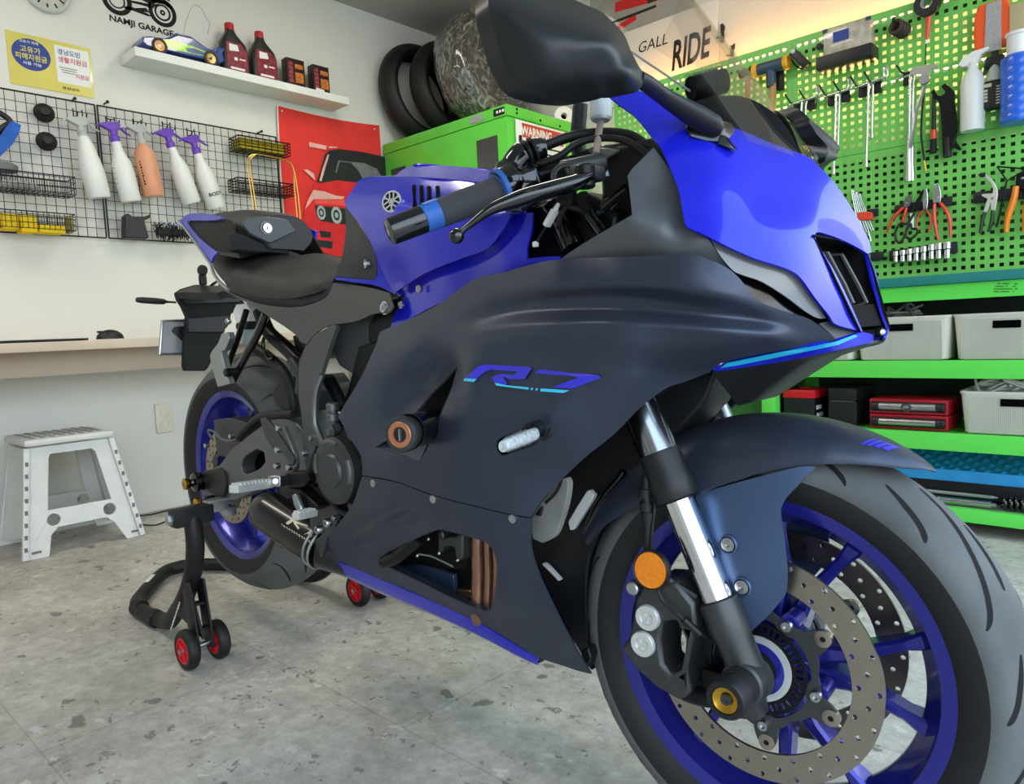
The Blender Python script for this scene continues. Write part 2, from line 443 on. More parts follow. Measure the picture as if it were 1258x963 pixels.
slab('floor', ((XW + XF) / 2, (YW + YF) / 2, -0.05), (XF - XW + 0.2, YW - YF + 0.2, 0.1), floor_material())
slab('wall_left', (XW - 0.05, (YW + YF) / 2, ZC / 2), (0.1, YW - YF + 0.2, ZC), MATS['wall_paint'])
slab('wall_right', ((XW + XF) / 2, YW + 0.05, ZC / 2), (XF - XW, 0.1, ZC), MATS['wall_paint'])
slab('wall_back', ((XW + XF) / 2, YF - 0.05, ZC / 2), (XF - XW, 0.1, ZC), mat('wall_back_paint', 'b9b7b2', 0.85, var=0.03))
slab('ceiling', ((XW + XF) / 2, (YW + YF) / 2, ZC + 0.05), (XF - XW + 0.2, YW - YF + 0.2, 0.1), MATS['ceiling_paint'])
slab('trim_1', (XF, (YW + YF) / 2, -0.07), (0.1, YW - YF, 0.12), MATS['alloy'])
o = slab('pavement', (XF + 5.06, 0, -0.07), (10.0, 20, 0.1), mat('pavement_stone', 'b5b3ae', 0.9, var=0.1, vscale=8))
# ceiling lamps of the workshop
mat('lamp_glow', (1.0, 0.92, 0.78), 0.5, emit=9.0, var=0.0)
lamp_t = None
for i, (lx, ly, tx) in enumerate(((-1.9, -0.9, 'over the counter side of the workshop'), (-1.6, 1.0, 'between the corner cabinet and the motorcycle'))):
    t = empty('ceiling_light', (lx, ly, ZC), 'long white ceiling light ' + tx, 'light')
    MB().box((0, 0, -0.012), (1.25, 0.3, 0.024)).build('lamp_frame', MATS['trim_white'], t, local=True, smooth=0)
    MB().box((0, 0, -0.026), (1.2, 0.25, 0.006)).build('diffuser', MATS['lamp_glow'], t, local=True, smooth=0)
# ================================================================ motorcycle
mat('navy_matte', '3d4352', 0.36, metal=0.5, spec=0.5, var=0.04, vscale=5, rvar=0.05)
mat('navy_lightened', '4d6181', 0.33, metal=0.55, spec=0.5, var=0.04, vscale=5)  # lighter navy: the fender flap's bright reflection is mixed into the colour
mat('blue_gloss', '1b21c4', 0.22, metal=0.15, spec=0.3, coat=0.5, coat_rough=0.02, var=0.03)
mat('blue_wheel', '2b2d94', 0.25, metal=0.45, coat=0.5, var=0.04)
mat('cyan_strip', '1bb4dc', 0.2, coat=1.0, var=0.03)
mat('decal_blue', '3a37c4', 0.3, var=0.03)
mat('decal_cyan', '3fc3ea', 0.3, var=0.03)
mat('rubber_wall', '1c1c1c', 0.6, var=0.15, bump=0.1, bscale=120)
mat('rubber_tread', '585b5b', 0.75, var=0.22, vscale=9, bump=0.15, bscale=220)
mat('rubber_black', '131313', 0.55, var=0.15)
mat('groove', '101010', 0.9)
mat('disc_steel', 'a59c8e', 0.33, metal=1.0, var=0.07, vscale=40)
mat('disc_dark', '6b6660', 0.35, metal=1.0, var=0.1)
mat('cast_dark', '4b4d4e', 0.42, metal=0.7, var=0.08)
mat('cast_grey', '6e7070', 0.42, metal=0.75, var=0.08)
mat('panel_grey', '4a4c4d', 0.5, metal=0.2, var=0.06, bump=0.06, bscale=700)
mat('amber', 'ff8a00', 0.2, coat=0.8, var=0.15, vscale=300, bump=0.5, bscale=900)
mat('fork_grey', '93969a', 0.2, metal=1.0, var=0.04)
mat('seat_vinyl', '2b2a2a', 0.55, var=0.08, bump=0.12, bscale=500)
mat('copper_pipe', '9a7460', 0.3, metal=0.9, var=0.2)
mat('rose_anodised', 'd08a66', 0.3, metal=0.7)
clear_mat('screen_glass', (0.972, 0.962, 0.945), 0.3)
clear_mat('lens_clear', (0.93, 0.95, 0.96), 1.0)
mat('grip_rubber', '3c3d42', 0.8, var=0.1, bump=0.4, bscale=900)
mat('grip_blue', '2f62b4', 0.5, var=0.05)
mat('number_plate_back', '8f9192', 0.5, metal=0.2)
bike = empty('motorcycle', (-0.7, 0, 0), 'blue and dark navy sport motorcycle with clear windscreen, raised on a black rear stand', 'motorcycle')
def tyre_prof(ro, hw, rb, hb, n=10, depth=0.032):
    """outer profile from one bead over the crown to the other, then the inside"""
    pr = [(rb - 0.006, -hb + 0.008), (rb + 0.004, -hb - 0.002), (rb + 0.02, -hb - (hw - hb) * 0.75), (ro - depth - 0.012, -hw)]
    for i in range(n + 1):
        t = -1 + 2 * i / n
        pr.append((ro - depth * abs(t) ** 2.0, t * hw * 0.985))
    pr += [(ro - depth - 0.012, hw), (rb + 0.02, hb + (hw - hb) * 0.75), (rb + 0.004, hb + 0.002), (rb - 0.006, hb - 0.008)]
    pr += [(rb + 0.03, hb * 0.8), (ro - 0.018, 0.0), (rb + 0.03, -hb * 0.8)]
    return pr
def make_tyre(name, ro, hw, rb, hb, xf, parent, depth, tread_from, grooves, mirrorg=True):
    mb = MB(); pr = tyre_prof(ro, hw, rb, hb, 14, depth); seg = 96; k = len(pr)
    base = len(mb.f); mb.lathe(pr, (0, 0, 0), (0, 1, 0), seg, closed=True)
    for i, t in enumerate(mb.f):
        a = [mb.v[q] for q in t]; h = sum(abs(q[1]) for q in a) / 4; r = sum(math.hypot(q[0], q[2]) for q in a) / 4
        mb.m[i] = 1 if r > ro - depth - 0.008 else 0
    mb.mi = 2
    def surf(y, a, off=0.0006):
        r = ro - depth * (abs(y) / (hw * 0.985)) ** 2 + off
        return Vector((r * math.cos(a), y, r * math.sin(a)))
    for rep in range(grooves[0]):
        a0 = 2 * math.pi * rep / grooves[0]
        for g in grooves[1]:
            for sgn in ((1, -1) if mirrorg else (1,)):
                pts = catmull([Vector((q[0], q[1], 0)) for q in g], 7)
                ph = a0 + (math.pi / grooves[0] if sgn < 0 else 0)
                L = []
                for i, q in enumerate(pts):
                    d = (pts[min(i + 1, len(pts) - 1)] - pts[max(i - 1, 0)]); d = Vector((d.x, d.y * ro)); d.normalize()
                    w = 0.0025 * min(1, 0.35 + 3 * min(i, len(pts) - 1 - i) / len(pts)); nx, ny = -d.y, d.x
                    L.append((surf(sgn * (q.x + nx * w), ph + q.y + ny * w / ro), surf(sgn * (q.x - nx * w), ph + q.y - ny * w / ro)))
                for a, b in zip(L, L[1:]): mb.add([a[0], a[1], b[1], b[0]], [(0, 1, 2, 3)])
    return mb.build(name, [MATS['rubber_wall'], MATS['rubber_tread'], MATS['groove']], parent, xf=xf, fix=True, smooth=50)
def make_rim(name, hb, rb, xf, parent, pair_a, hub_w, spoke_y, half_in=11, half_out=15.5):
    """cast wheel: rim barrel with lips, five pairs of spokes, hub"""
    mb = MB()
    lip = rb + 0.0135
    pr = [(lip - .003, -hb - .002), (lip, -hb + .001), (lip - .004, -hb + .005), (rb - .004, -hb + .012), (rb - .008, -hb + .022), (rb - .022, -hb + .032), (rb - .026, 0), (rb - .022, hb - .032),
          (rb - .008, hb - .022), (rb - .004, hb - .012), (lip - .004, hb - .005), (lip, hb - .001), (lip - .003, hb + .002),
          (rb + .002, hb + .001), (rb - .014, hb - .004), (rb - .018, hb - .018), (rb - .034, hb - .036), (rb - .036, 0), (rb - .034, -hb + .036), (rb - .018, -hb + .018), (rb - .014, -hb + .004), (rb + .002, -hb - .001)]
    mb.lathe(pr, (0, 0, 0), (0, 1, 0), 96, closed=True)
    mb.lathe([(.014, -hub_w), (.03, -hub_w), (.034, -hub_w + .01), (.046, -.03), (.05, 0), (.046, .03), (.034, hub_w - .01), (.03, hub_w), (.014, hub_w)], (0, 0, 0), (0, 1, 0), 32, closed=True)
    for q in range(5):
        for sg in (-1, 1):
            a1 = math.radians(pair_a + 72 * q + sg * half_in * 1.7); a2 = math.radians(pair_a + 72 * q + sg * half_in); a3 = math.radians(pair_a + 72 * q + sg * half_out)
            P = [Vector((.04 * math.cos(a1), 0, .04 * math.sin(a1))), Vector((.1 * math.cos(a2), 0, .1 * math.sin(a2))), Vector((.165 * math.cos(a3), 0, .165 * math.sin(a3))), Vector(((rb - .022) * math.cos(a3 + sg * .02), 0, (rb - .022) * math.sin(a3 + sg * .02)))]
            ws = [.013, .0095, .0072, .0125]; ts = [spoke_y, .019, .016, .02]; ch = .004
            rows = []
            for i, p in enumerate(P):
                d = (P[min(i + 1, 3)] - P[max(i - 1, 0)]).normalized(); n = Vector((-d.z, 0, d.x)); w, t = ws[i], ts[i]
                rows.append([p + n * x + Vector((0, y, 0)) for x, y in ((-w, -t + ch), (-w + ch, -t), (w - ch, -t), (w, -t + ch), (w, t - ch), (w - ch, t), (-w + ch, t), (-w, t - ch))])
            mb.loft(rows, closed_u=True, caps=True)
    return mb.build(name, MATS['blue_wheel'], parent, xf=xf, smooth=40)
def ring_holes(ri, ro, rows):
    def circ(r, n=48): return [(r * math.cos(2 * math.pi * i / n), r * math.sin(2 * math.pi * i / n)) for i in range(n)]
    hs = [circ(ri, 60)]
    for r, n, ph, hr in rows:
        for i in range(n):
            a = 2 * math.pi * i / n + ph
            hs.append([(r * math.cos(a) + hr * math.cos(2 * math.pi * j / 10), r * math.sin(a) + hr * math.sin(2 * math.pi * j / 10)) for j in range(10)])
    return circ(ro, 96), hs
def make_disc(name, yd, ri, ro, rows, m, xf, parent):
    o, hs = ring_holes(ri, ro, rows)
    return MB().plate(o, .0045, lambda u, v, w: Vector((u, yd - .00225 + w, v)), hs).build(name, m, parent, xf=xf, smooth=30)
def carrier(name, yd, xf, parent, nb, ab, na, aa, r_out=.1015, r_bolt=.074, m='cast_dark'):
    """dark disc carrier: a ring of arms from the bolts out to the bobbins"""
    mb = MB(); n = 180; outl = []
    for i in range(n):
        a = 2 * math.pi * i / n
        d = abs(((a - ab) / (2 * math.pi / nb) + .5) % 1 - .5) * 2 * math.pi / nb
        r = .0795 + (r_out - .0795) * max(0, 1 - (d / .2) ** 2) if d < .2 else .0795 - .006 * min(1, (d - .2) / .3)
        outl.append((r * math.cos(a), r * math.sin(a)))
    inn = []
    for i in range(n):
        a = 2 * math.pi * i / n
        d = abs(((a - aa) / (2 * math.pi / na) + .5) % 1 - .5) * 2 * math.pi / na
        r = .0655 - .006 * max(0, 1 - (d / .22) ** 2)
        inn.append((r * math.cos(a), r * math.sin(a)))
    mb.plate(outl, .005, lambda u, v, w: Vector((u, yd - .0025 + w, v)), [inn])
    return mb.build(name, MATS[m], parent, xf=xf, smooth=30)
# ---------------------------------------------------------------- front wheel
FG = (8, [[(.0575, .0), (.053, .02), (.047, .07), (.040, .15), (.030, .27), (.017, .42), (.008, .56)], [(.0575, .40), (.054, .42), (.049, .47), (.043, .56), (.036, .66)], [(.021, .10), (.012, .22), (.004, .36)]])
rim_f = make_rim('front_wheel', .0475, .2165, sw, bike, 2, .055, .03)
make_tyre('front_tyre', .298, .0605, .2165, .0475, sw, rim_f, .034, .0555, FG)
rows_f = [(.1195, 20, .05, .0033), (.1315, 20, .19, .0033), (.1425, 20, .02, .0033)]
make_disc('brake_disc', -.0645, .1125, .149, rows_f, MATS['disc_steel'], sw, rim_f)
make_disc('brake_disc', .0645, .1125, .149, rows_f, MATS['disc_dark'], sw, rim_f)
for s in (-1, 1):
    carrier('disc_carrier', .0645 * s, sw, rim_f, 6, math.radians(35.5), 5, math.radians(60), .108)
    for i in range(6):
        a = math.radians(35.5 + 60 * i); c = Vector((.0975 * math.cos(a), .0645 * s - .004, .0975 * math.sin(a))); mb = MB()
        mb.lathe([(.0035, 0), (.0035, -.001), (.006, -.001), (.0105, 0), (.0105, .008), (.0035, .008)], c, (0, 1, 0), 20, closed=True)
        mb.mi = 1; mb.lathe([(1e-5, .001), (.0035, .001)], c, (0, 1, 0), 12)
        mb.build('disc_bobbin', [MATS['disc_steel'], MATS['groove']], rim_f, xf=sw)
    for i in range(5):
        a = math.radians(60 - 72.5 * i); c = Vector((.074 * math.cos(a), .0645 * s + (-.011 if s < 0 else .003), .074 * math.sin(a)))
        MB().lathe([(1e-5, .003), (.0035, .003), (.0035, 0), (.0062, 0), (.0068, .002), (.0068, .009), (1e-5, .009)], c, (0, 1, 0), 16).build('disc_bolt', MATS['steel'], rim_f, xf=sw)
    # bosses of the wheel that carry the disc
    for i in range(5):
        a = math.radians(60 - 72.5 * i); d = Vector((math.cos(a), 0, math.sin(a))); mb = MB()
        mb.cyl(d * .04 + Vector((0, .03 * s, 0)), d * .074 + Vector((0, .05 * s, 0)), .014, .0105, 12)
        mb.cyl(d * .074 + Vector((0, .032 * s, 0)), d * .074 + Vector((0, .0615 * s, 0)), .0125, None, 16)
        mb.build('disc_mount', MATS['blue_wheel'], rim_f, xf=sw)
# wheel speed ring with slots, white ring, blue hub face
o_, h_ = ring_holes(.037, .061, [])
h_ = h_[:1]
for i in range(40):
    a = 2 * math.pi * i / 40; w = .0017
    q = lambda r, t: (r * math.cos(a) - t * math.sin(a), r * math.sin(a) + t * math.cos(a))
    h_.append([q(.0475, -w), q(.0565, -w * 1.2), q(.0565, w * 1.2), q(.0475, w)])
MB().plate(o_, .002, lambda u, v, w: Vector((u, -.069 + w, v)), h_).build('sensor_ring', MATS['black_metal'], rim_f, xf=sw, smooth=30)
mb = MB(); mb.lathe([(.0335, -.0715), (.0425, -.0715), (.0425, -.060), (.0335, -.060)], (0, 0, 0), (0, 1, 0), 48, closed=True); mb.build('hub_ring', MATS['white_metal'], rim_f, xf=sw)
mb = MB(); mb.lathe([(.0245, -.074), (.034, -.0725), (.034, -.055), (.0245, -.055)], (0, 0, 0), (0, 1, 0), 48, closed=True); mb.build('hub_cap', MATS['blue_wheel'], rim_f, xf=sw)
mb = MB(); mb.lathe([(.008, -.0735), (.0245, -.0735), (.0245, -.06), (.008, -.06)], (0, 0, 0), (0, 1, 0), 40, closed=True); mb.mi = 1
mb.lathe([(.008, -.076), (.0165, -.076), (.0165, -.07), (.008, -.07)], (0, 0, 0), (0, 1, 0), 40, closed=True); mb.build('hub_seal', [MATS['black_plastic'], MATS['steel']], rim_f, xf=sw)
# ---------------------------------------------------------------- fork legs
FA = Vector((math.sin(CA + .004), 0, -math.cos(CA + .004)))
def fk(t, y): return Vector((.003, y, 0)) - FA * t      # t metres up the leg from the axle
for s in (-1, 1):
    y = .105 * s
    mb = MB().lathe([(1e-4, .075), (.0325, .075), (.0325, .13), (.03, .235), (.0255, .245), (.0265, .25), (.0265, .44), (1e-4, .44)], fk(0, y), -FA, 32)
    mb.v = mb.v
    leg = MB().lathe([(1e-4, .24), (.0265, .24), (.027, .245), (.0275, .30), (.0265, .305), (.0265, .56), (1e-4, .56)], fk(0, y), -FA, 36)
    fork = leg.build('fork_tube', MATS['fork_grey'], bike, xf=sw)
    m2 = MB().lathe([(.0268, .236), (.0300, .240), (.0305, .262), (.0285, .272), (.0282, .30), (.0275, .304)], fk(0, y), -FA, 36); m2.lathe([(.021, .236), (.030, .236)], fk(0, y), -FA, 36)
    m2.build('dust_seal', MATS['black_plastic'], fork, xf=sw)
    MB().lathe([(.0205, .09), (.0205, .245)], fk(0, y), -FA, 36).build('fork_slider', MATS['chrome'], fork, xf=sw, smooth=60)
    mb = MB().lathe([(1e-4, -.012), (.022, -.012), (.024, 0), (.0235, .05), (.0262, .06), (.0268, .095), (.0255, .102), (.021, .104), (.0206, .098)], fk(0, y), -FA, 32)
    mb.cyl((0, y - .012 * s, 0), (0, y + .024 * s, 0), .03, .027, 28, .003)
    mb.box((.004, y, -.032), (.03, .034, .028), Matrix.Rotation(-.2, 3, 'Y'), .004)
    mb.build('fork_foot', MATS['cast_dark'], fork, xf=sw)
    mb = MB().cyl((0, -.075 * (-s), 0), (0, .134 * s, 0), .0085, None, 14); mb.build('axle', MATS['steel'], fork, xf=sw)
# axle slider on the near foot
mb = MB()
c0, c1 = Vector((0, -.128, 0)), Vector((0, -.178, 0))
mb.lathe([(1e-5, 0), (.024, 0), (.024, .008), (.0215, .009), (.0215, .012), (.024, .013), (.024, .018), (.0215, .019), (.0215, .022), (.0245, .023), (.0245, .046), (.0225, .05), (.0165, .05), (.0165, .046)], c0, (0, -1, 0), 32)
mb.mi = 1; mb.lathe([(.0165, .0475), (.0155, .049), (.007, .0445), (1e-5, .0445)], c0, (0, -1, 0), 32)
mb.mi = 2; mb.lathe([(.0065, .0445), (.0065, .0475), (.004, .0475), (.003, .0455), (1e-5, .0455)], c0, (0, -1, 0), 16)
mb.build('axle_slider', [MATS['black_plastic'], MATS['gold'], MATS['cast_dark']], bike, xf=sw)
# ---------------------------------------------------------------- front brake calipers
for s in (-1, 1):
    mb = MB(); yy = .095 * s
    pts = [(-.088, .115), (-.062, .09), (-.058, .062), (-.066, .03), (-.072, .0), (-.066, -.03), (-.082, -.045), (-.118, -.036), (-.146, -.02), (-.163, -.006), (-.17, .008), (-.158, .02), (-.152, .05), (-.146, .08), (-.135, .098), (-.115, .112)]
    mb.plate(smooth_outline(pts, 3), .062, lambda u, v, w: Vector((u, yy - .034 + w, v)), [[(-.106, .056), (-.086, .062), (-.074, .04), (-.078, .0), (-.094, -.014), (-.106, -.002), (-.11, .03)]])
    cal = mb.build('brake_caliper', MATS['cast_dark'], bike, xf=sw, bevel=.006)
    for (u, v) in ((-.1262, .0585), (-.134, .0205)):
        mb = MB().lathe([(1e-5, .003), (.009, .003), (.01, 0), (.0162, 0), (.0175, .002), (.0175, .012)], (u, yy + .040 * s, v), (0, -s, 0), 32)
        for k in range(3):
            a = k * 2.1 + .3; mb.box((u + .006 * math.cos(a), yy + .038 * s, v + .006 * math.sin(a)), (.004, .004, .004))
        mb.build('piston_cover', MATS['white_metal'], cal, xf=sw)
    mb = MB().tube(catmull([Vector((-.105, yy - .0 * s, -.035)), Vector((-.085, yy + .012 * s, -.04)), Vector((-.05, yy + .014 * s, -.038)), Vector((-.02, yy + .01 * s, -.026))], 5), .0125, 12)
    mb.box((-.03, yy + .006 * s, -.018), (.06, .024, .036), None, .006)
    mb.build('caliper_bracket', MATS['black_metal'], cal, xf=sw)
    MB().box((-.04, yy, .075), (.05, .03, .035), Matrix.Rotation(-.5, 3, 'Y'), .006).build('caliper_lug', MATS['black_metal'], cal, xf=sw)
    MB().cyl((-.146, yy + .044 * s, .096), (-.146, yy, .096), .0095, None, 14, .002).build('caliper_bolt', MATS['steel'], cal, xf=sw)
# reflector on its bracket
rc = sl(801, 700, -.142); n = Vector((-.05, -1, .12)).normalized()
mb = MB().lathe([(1e-5, .0055), (.0228, .0055), (.0238, .004)], rc, n, 36); mb.mi = 1
mb.lathe([(.0238, .005), (.0252, .006), (.026, .003), (.026, -.004), (1e-5, -.004)], rc, n, 36); mb.tube([rc - n * .003, rc + Vector((.02, .02, -.02)), rc + Vector((.05, .025, -.035))], .006, 8)
mb.build('orange_reflector', [MATS['amber'], MATS['black_plastic']], bike, xf=sw)
# brake hose and sensor wire
mb = MB()
hp = [sl(793, 530, -.10), sl(795, 570, -.115), sl(794, 605, -.122), sl(796, 640, -.124), sl(796, 672, -.122), sl(804, 720, -.112)]
mb.tube(catmull(hp, 6), .0062, 10)
for q in ((793, 606), (794, 622), (796, 634)): c = sl(*q, -.123); mb.cyl(c + Vector((0, 0, .006)), c - Vector((0, 0, .006)), .009, None, 12)
mb.mi = 1; mb.tube(catmull([sl(800, 590, -.11), sl(804, 620, -.123), sl(801, 655, -.126), sl(801, 690, -.126), sl(812, 735, -.135), sl(835, 757, -.135), sl(855, 775, -.125), sl(875, 787, -.11)], 6), .0021, 7)
mb.mi = 0; mb.tube([sl(840, 761, -.135), sl(860, 779, -.125)], .005, 8)
mb.build('brake_hose', [MATS['rubber_black'], MATS['black_plastic']], bike, xf=sw)
# ---------------------------------------------------------------- front fender
def ip(t, T):
    for a, b in zip(T, T[1:]):
        if t <= b[0]: return [a[i] + (b[i] - a[i]) * ((t - a[0]) / (b[0] - a[0])) for i in range(1, len(a))]
    return list(T[-1][1:])
FT = [(54.5, .002, .3245, .001), (56.5, .02, .3255, .005), (60, .037, .3265, .016), (66, .053, .327, .028), (74, .066, .327, .044), (84, .074, .3265, .062), (95, .077, .3255, .08), (109, .078, .324, .092), (120, .078, .323, .085), (132, .078, .322, .066), (144, .078, .321, .048), (154, .076, .319, .036)]
rows = []
for i in range(61):
    th = 54.5 + (154 - 54.5) * i / 60; hw, rc_, dr = ip(th, FT); row = []; a = math.radians(th)
    for j in range(33):
        u = -1 + 2 * j / 32; s_ = math.sin(u * math.pi / 2); c_ = abs(math.cos(u * math.pi / 2))
        yy = hw * math.copysign(abs(s_) ** .92, s_); r = rc_ - dr * (1 - c_ ** 1.0) ** 1.0
        row.append(Vector((r * math.cos(a), yy, r * math.sin(a))))
    rows.append(row)
fender = MB().loft(rows).build('front_fender', MATS['navy_matte'], bike, xf=sw, solid=.003, smooth=70)
FO = crop(700, 560, 4.479, [(1254, 165), (1190, 230), (1162, 290), (1162, 340), (1182, 480), (1195, 600), (1195, 700), (1180, 770), (1100, 870), (1002, 962), (958, 945), (925, 880), (880, 760), (825, 620), (770, 470), (720, 320), (690, 228), (705, 213), (840, 170), (1000, 125), (1130, 92), (1250, 62), (1300, 60), (1330, 75)])
FO[-2:] = [(992, 572.5), (1003, 573.5)]; FO += [(996, 580), (988, 587)]
flap = Skin([(858, 608, -.076), (980, 573, -.076), (1003, 573, -.07), (920, 590, -.08), (960, 620, -.086), (900, 650, -.09), (965, 700, -.088), (915, 700, -.094), (920, 770, -.088), (950, 750, -.088), (880, 690, -.09)], 'steer', lam=5e-2)
fl = flap.panel('fender_flap', FO, MATS['navy_lightened'], fender, step=6, th=.003)
mb2 = flap.sheet(FO, (), 6); inv = SM.transposed()
def mirror_steer(q):
    l = inv @ (Vector(q) - AX); return sw((l.x, -l.y, l.z))
m3 = MB(); m3.v = [tuple(mirror_steer(q)) for q in mb2.v]; m3.f = [t[::-1] for t in mb2.f]; m3.m = mb2.m
m3.build('fender_flap', MATS['navy_lightened'], fender, solid=.003, fix=False, smooth=60)
for (px, py) in ((896, 668), (913, 720)):
    c = sl(px, py, flap.fn(px, py)) ; mb = MB()
    mb.lathe([(.0125, -.002), (.0125, .005), (.0105, .006), (.0095, .001)], c, (0, -1, 0), 28); mb.mi = 1
    mb.lathe([(1e-5, .003), (.003, .003), (.0035, .0065), (.0088, .006), (.0095, .001)], c, (0, -1, 0), 24)
    mb.build('fender_bolt', [MATS['navy_lightened'], MATS['steel']], fender, xf=sw)
# small stripes on the fender tip
def fsurf(th, y):
    hw, rc_, dr = ip(th, FT); u = max(-1, min(1, y / hw)); s_ = math.copysign(abs(u) ** (1 / .92), u); c_ = math.sqrt(max(0, 1 - s_ * s_)); r = rc_ - dr * (1 - c_) + .0008; a = math.radians(th)
    return Vector((r * math.cos(a), y, r * math.sin(a)))
mb = MB()
for (t0, t1, y0, y1) in ((61.8, 63.0, -.010, -.032), (63.3, 64.2, -.013, -.036), (64.5, 65.3, -.016, -.039), (65.6, 66.2, -.019, -.042)):
    for i in range(6):
        ya = y0 + (y1 - y0) * i / 6; yb = y0 + (y1 - y0) * (i + 1) / 6; k = .10 * 57 * 0
        mb.add([fsurf(t0 + abs(ya) * 60, ya), fsurf(t1 + abs(ya) * 60, ya), fsurf(t1 + abs(yb) * 60, yb), fsurf(t0 + abs(yb) * 60, yb)], [(0, 1, 2, 3)])
mb.build('fender_decal', MATS['decal_blue'], fender, xf=sw)
# ---------------------------------------------------------------- rear wheel, raised by the stand
RAX = Vector((-1.395, 0, .409))
def rw(v): return RAX + Vector(v)
rim_r = make_rim('rear_wheel', .073, .2165, rw, bike, 30, .06, .03, 11, 15)
RG = (9, [[(.03, .04), (.05, .16), (.07, .24), (.086, .24)], [(.012, .2), (.03, .36), (.055, .46), (.085, .47)]])
make_tyre('rear_tyre', .3155, .09, .2165, .073, rw, rim_r, .05, .085, RG)
make_disc('brake_disc', -.088, .082, .1225, [(.092, 20, 0, .0032), (.102, 20, .15, .0032), (.112, 20, .05, .0032)], MATS['disc_steel'], rw, rim_r)
carrier('disc_carrier', -.088, rw, rim_r, 5, .2, 5, .2, .088, .06)
# ---------------------------------------------------------------- bodywork: nose, side fairing, belly
def mirror_part(mb, name, m, parent, th=0.003, keep=None):
    m2 = MB(); m2.v = [(q[0], -q[1], q[2]) for q in mb.v]
    m2.f = [t[::-1] for t in mb.f if keep is None or max(mb.v[i][1] for i in t) < keep]; m2.m = [0] * len(m2.f)
    return m2.build(name, m, parent, solid=th, fix=False, smooth=60)
# main side panel: a shoulder over a groove, then a spine that runs to the nose
def cur(T):
    X = [q[0] for q in T]; Y = [q[1] for q in T]
    return lambda x: float(np.interp(x, X, Y))
def sst(a, b, x):
    t = max(0.0, min(1.0, (x - a) / (b - a))); return t * t * (3 - 2 * t)
def curs(T, n=12):
    q = catmull([Vector((x, y, 0)) for x, y in T], n); return cur([(v.x, v.y) for v in q])
c1 = curs([(500, 420), (560, 396), (600, 383), (650, 371), (700, 365), (760, 363), (820, 367), (900, 381), (960, 397), (1030, 415)])
c2 = curs([(500, 432), (560, 411), (600, 401), (644, 395), (700, 392), (760, 392), (820, 396), (900, 403), (960, 410), (1030, 417)])
c3 = curs([(500, 440), (560, 425), (600, 416), (650, 410), (700, 413), (760, 420), (820, 427), (880, 430), (940, 427), (1030, 419)])
def spine(x, y):
    e = sst(530, 690, x) * (1 - sst(900, 1010, x)); 
    if e <= 0: return 0.0
    a, b, c = c1(x), c2(x), c3(x)
    return e * (-.015 * sst(a - 18, a + 5, y) + .028 * sst(b - 15, b + 7, y) - .013 * sst(c - 8, c + 34, y))
side = Skin([(1027, 418, -.095), (996, 394, -.125), (965, 383, -.148), (938, 373, -.165), (909, 343, -.188), (869, 318, -.205), (844, 311, -.212), (772, 315, -.212), (687, 319, -.203), (617, 335, -.188), (580, 343, -.182),
    (534, 377, -.172), (480, 402, -.17), (467, 408, -.175), (443, 463, -.2), (423, 497, -.21), (415, 512, -.212), (427, 534, -.214), (445, 584, -.212), (490, 592, -.222), (530, 607, -.224), (587, 622, -.218), (630, 632, -.208), (652, 635, -.198),
    (690, 589, -.184), (754, 534, -.172), (820, 467, -.158), (871, 457, -.142), (950, 436, -.116),
    (600, 360, -.197), (680, 345, -.214), (760, 340, -.222), (840, 340, -.219), (900, 360, -.198), (600, 400, -.207), (700, 395, -.219), (800, 400, -.212), (890, 410, -.182), (950, 412, -.155), (540, 405, -.193),
    (480, 440, -.203), (600, 460, -.222), (700, 460, -.226), (780, 460, -.203), (600, 520, -.236), (680, 520, -.226), (740, 500, -.202), (560, 580, -.232), (640, 580, -.212), (480, 560, -.226), (700, 548, -.202),
    # the panel dips towards the opening
    (500, 445, -.206), (530, 450, -.189), (545, 455, -.176), (520, 480, -.180), (490, 500, -.199), (455, 540, -.215), (572, 452, -.226), (560, 480, -.228), (545, 520, -.23), (528, 565, -.231), (470, 500, -.21)], lam=3e-3, relief=spine)
SO = [(1027.5, 418), (996.3, 394), (965, 382.9), (938.2, 372.8), (922.6, 360.6), (909.2, 342.7), (893.6, 329.3), (869, 318), (844.5, 311), (825.6, 313), (772, 315.3), (687, 318.7), (647, 326.5), (617, 335), (580, 344.5), (533.6, 376.8), (480, 401.8), (466.8, 408.5),
      (461.8, 423.5), (443.4, 463.6), (423.4, 497), (415, 512), (419, 518), (426.7, 533.7), (443.4, 560.4), (445, 583.8), (453.4, 585), (490, 592), (530, 607), (587, 622), (630.4, 632), (652, 635.5), (667, 613.8), (690.5, 588.8), (720.5, 560.4), (754, 533.7), (787.3, 500.3), (820, 476), (838, 470.3), (871, 457), (895.8, 443)]
SH = [(562, 450), (553.6, 480.3), (540, 513.7), (525, 550.4), (515, 566.4), (487, 557), (461, 549.7), (482, 535), (510, 507), (530, 483.6), (547, 467)]
sf = side.panel('side_fairing', SO, MATS['navy_matte'], bike, [SH], step=3.2, th=.003, smooth=70)
mirror_part(side.sheet(SO, [SH], 11), 'side_fairing', MATS['navy_matte'], bike)
# ledge under the opening and dark interior behind it
mb = MB()
led = [Vector(side.pt(461, 549.7)), Vector(side.pt(515, 566.4)), Vector(side.pt(525, 550.4)) + Vector((.0, .03, .0)), Vector(side.pt(482, 535)) + Vector((.0, .03, 0))]
mb.add(led, [(0, 1, 2, 3)]); mb.add([led[1], led[2], led[2] + Vector((0, .05, .08)), Vector(side.pt(553, 480)) + Vector((0, .06, 0)), Vector(side.pt(553, 480))], [(0, 1, 2), (0, 2, 3, 4)])
mb.build('opening_ledge', MATS['navy_matte'], sf, solid=.002)
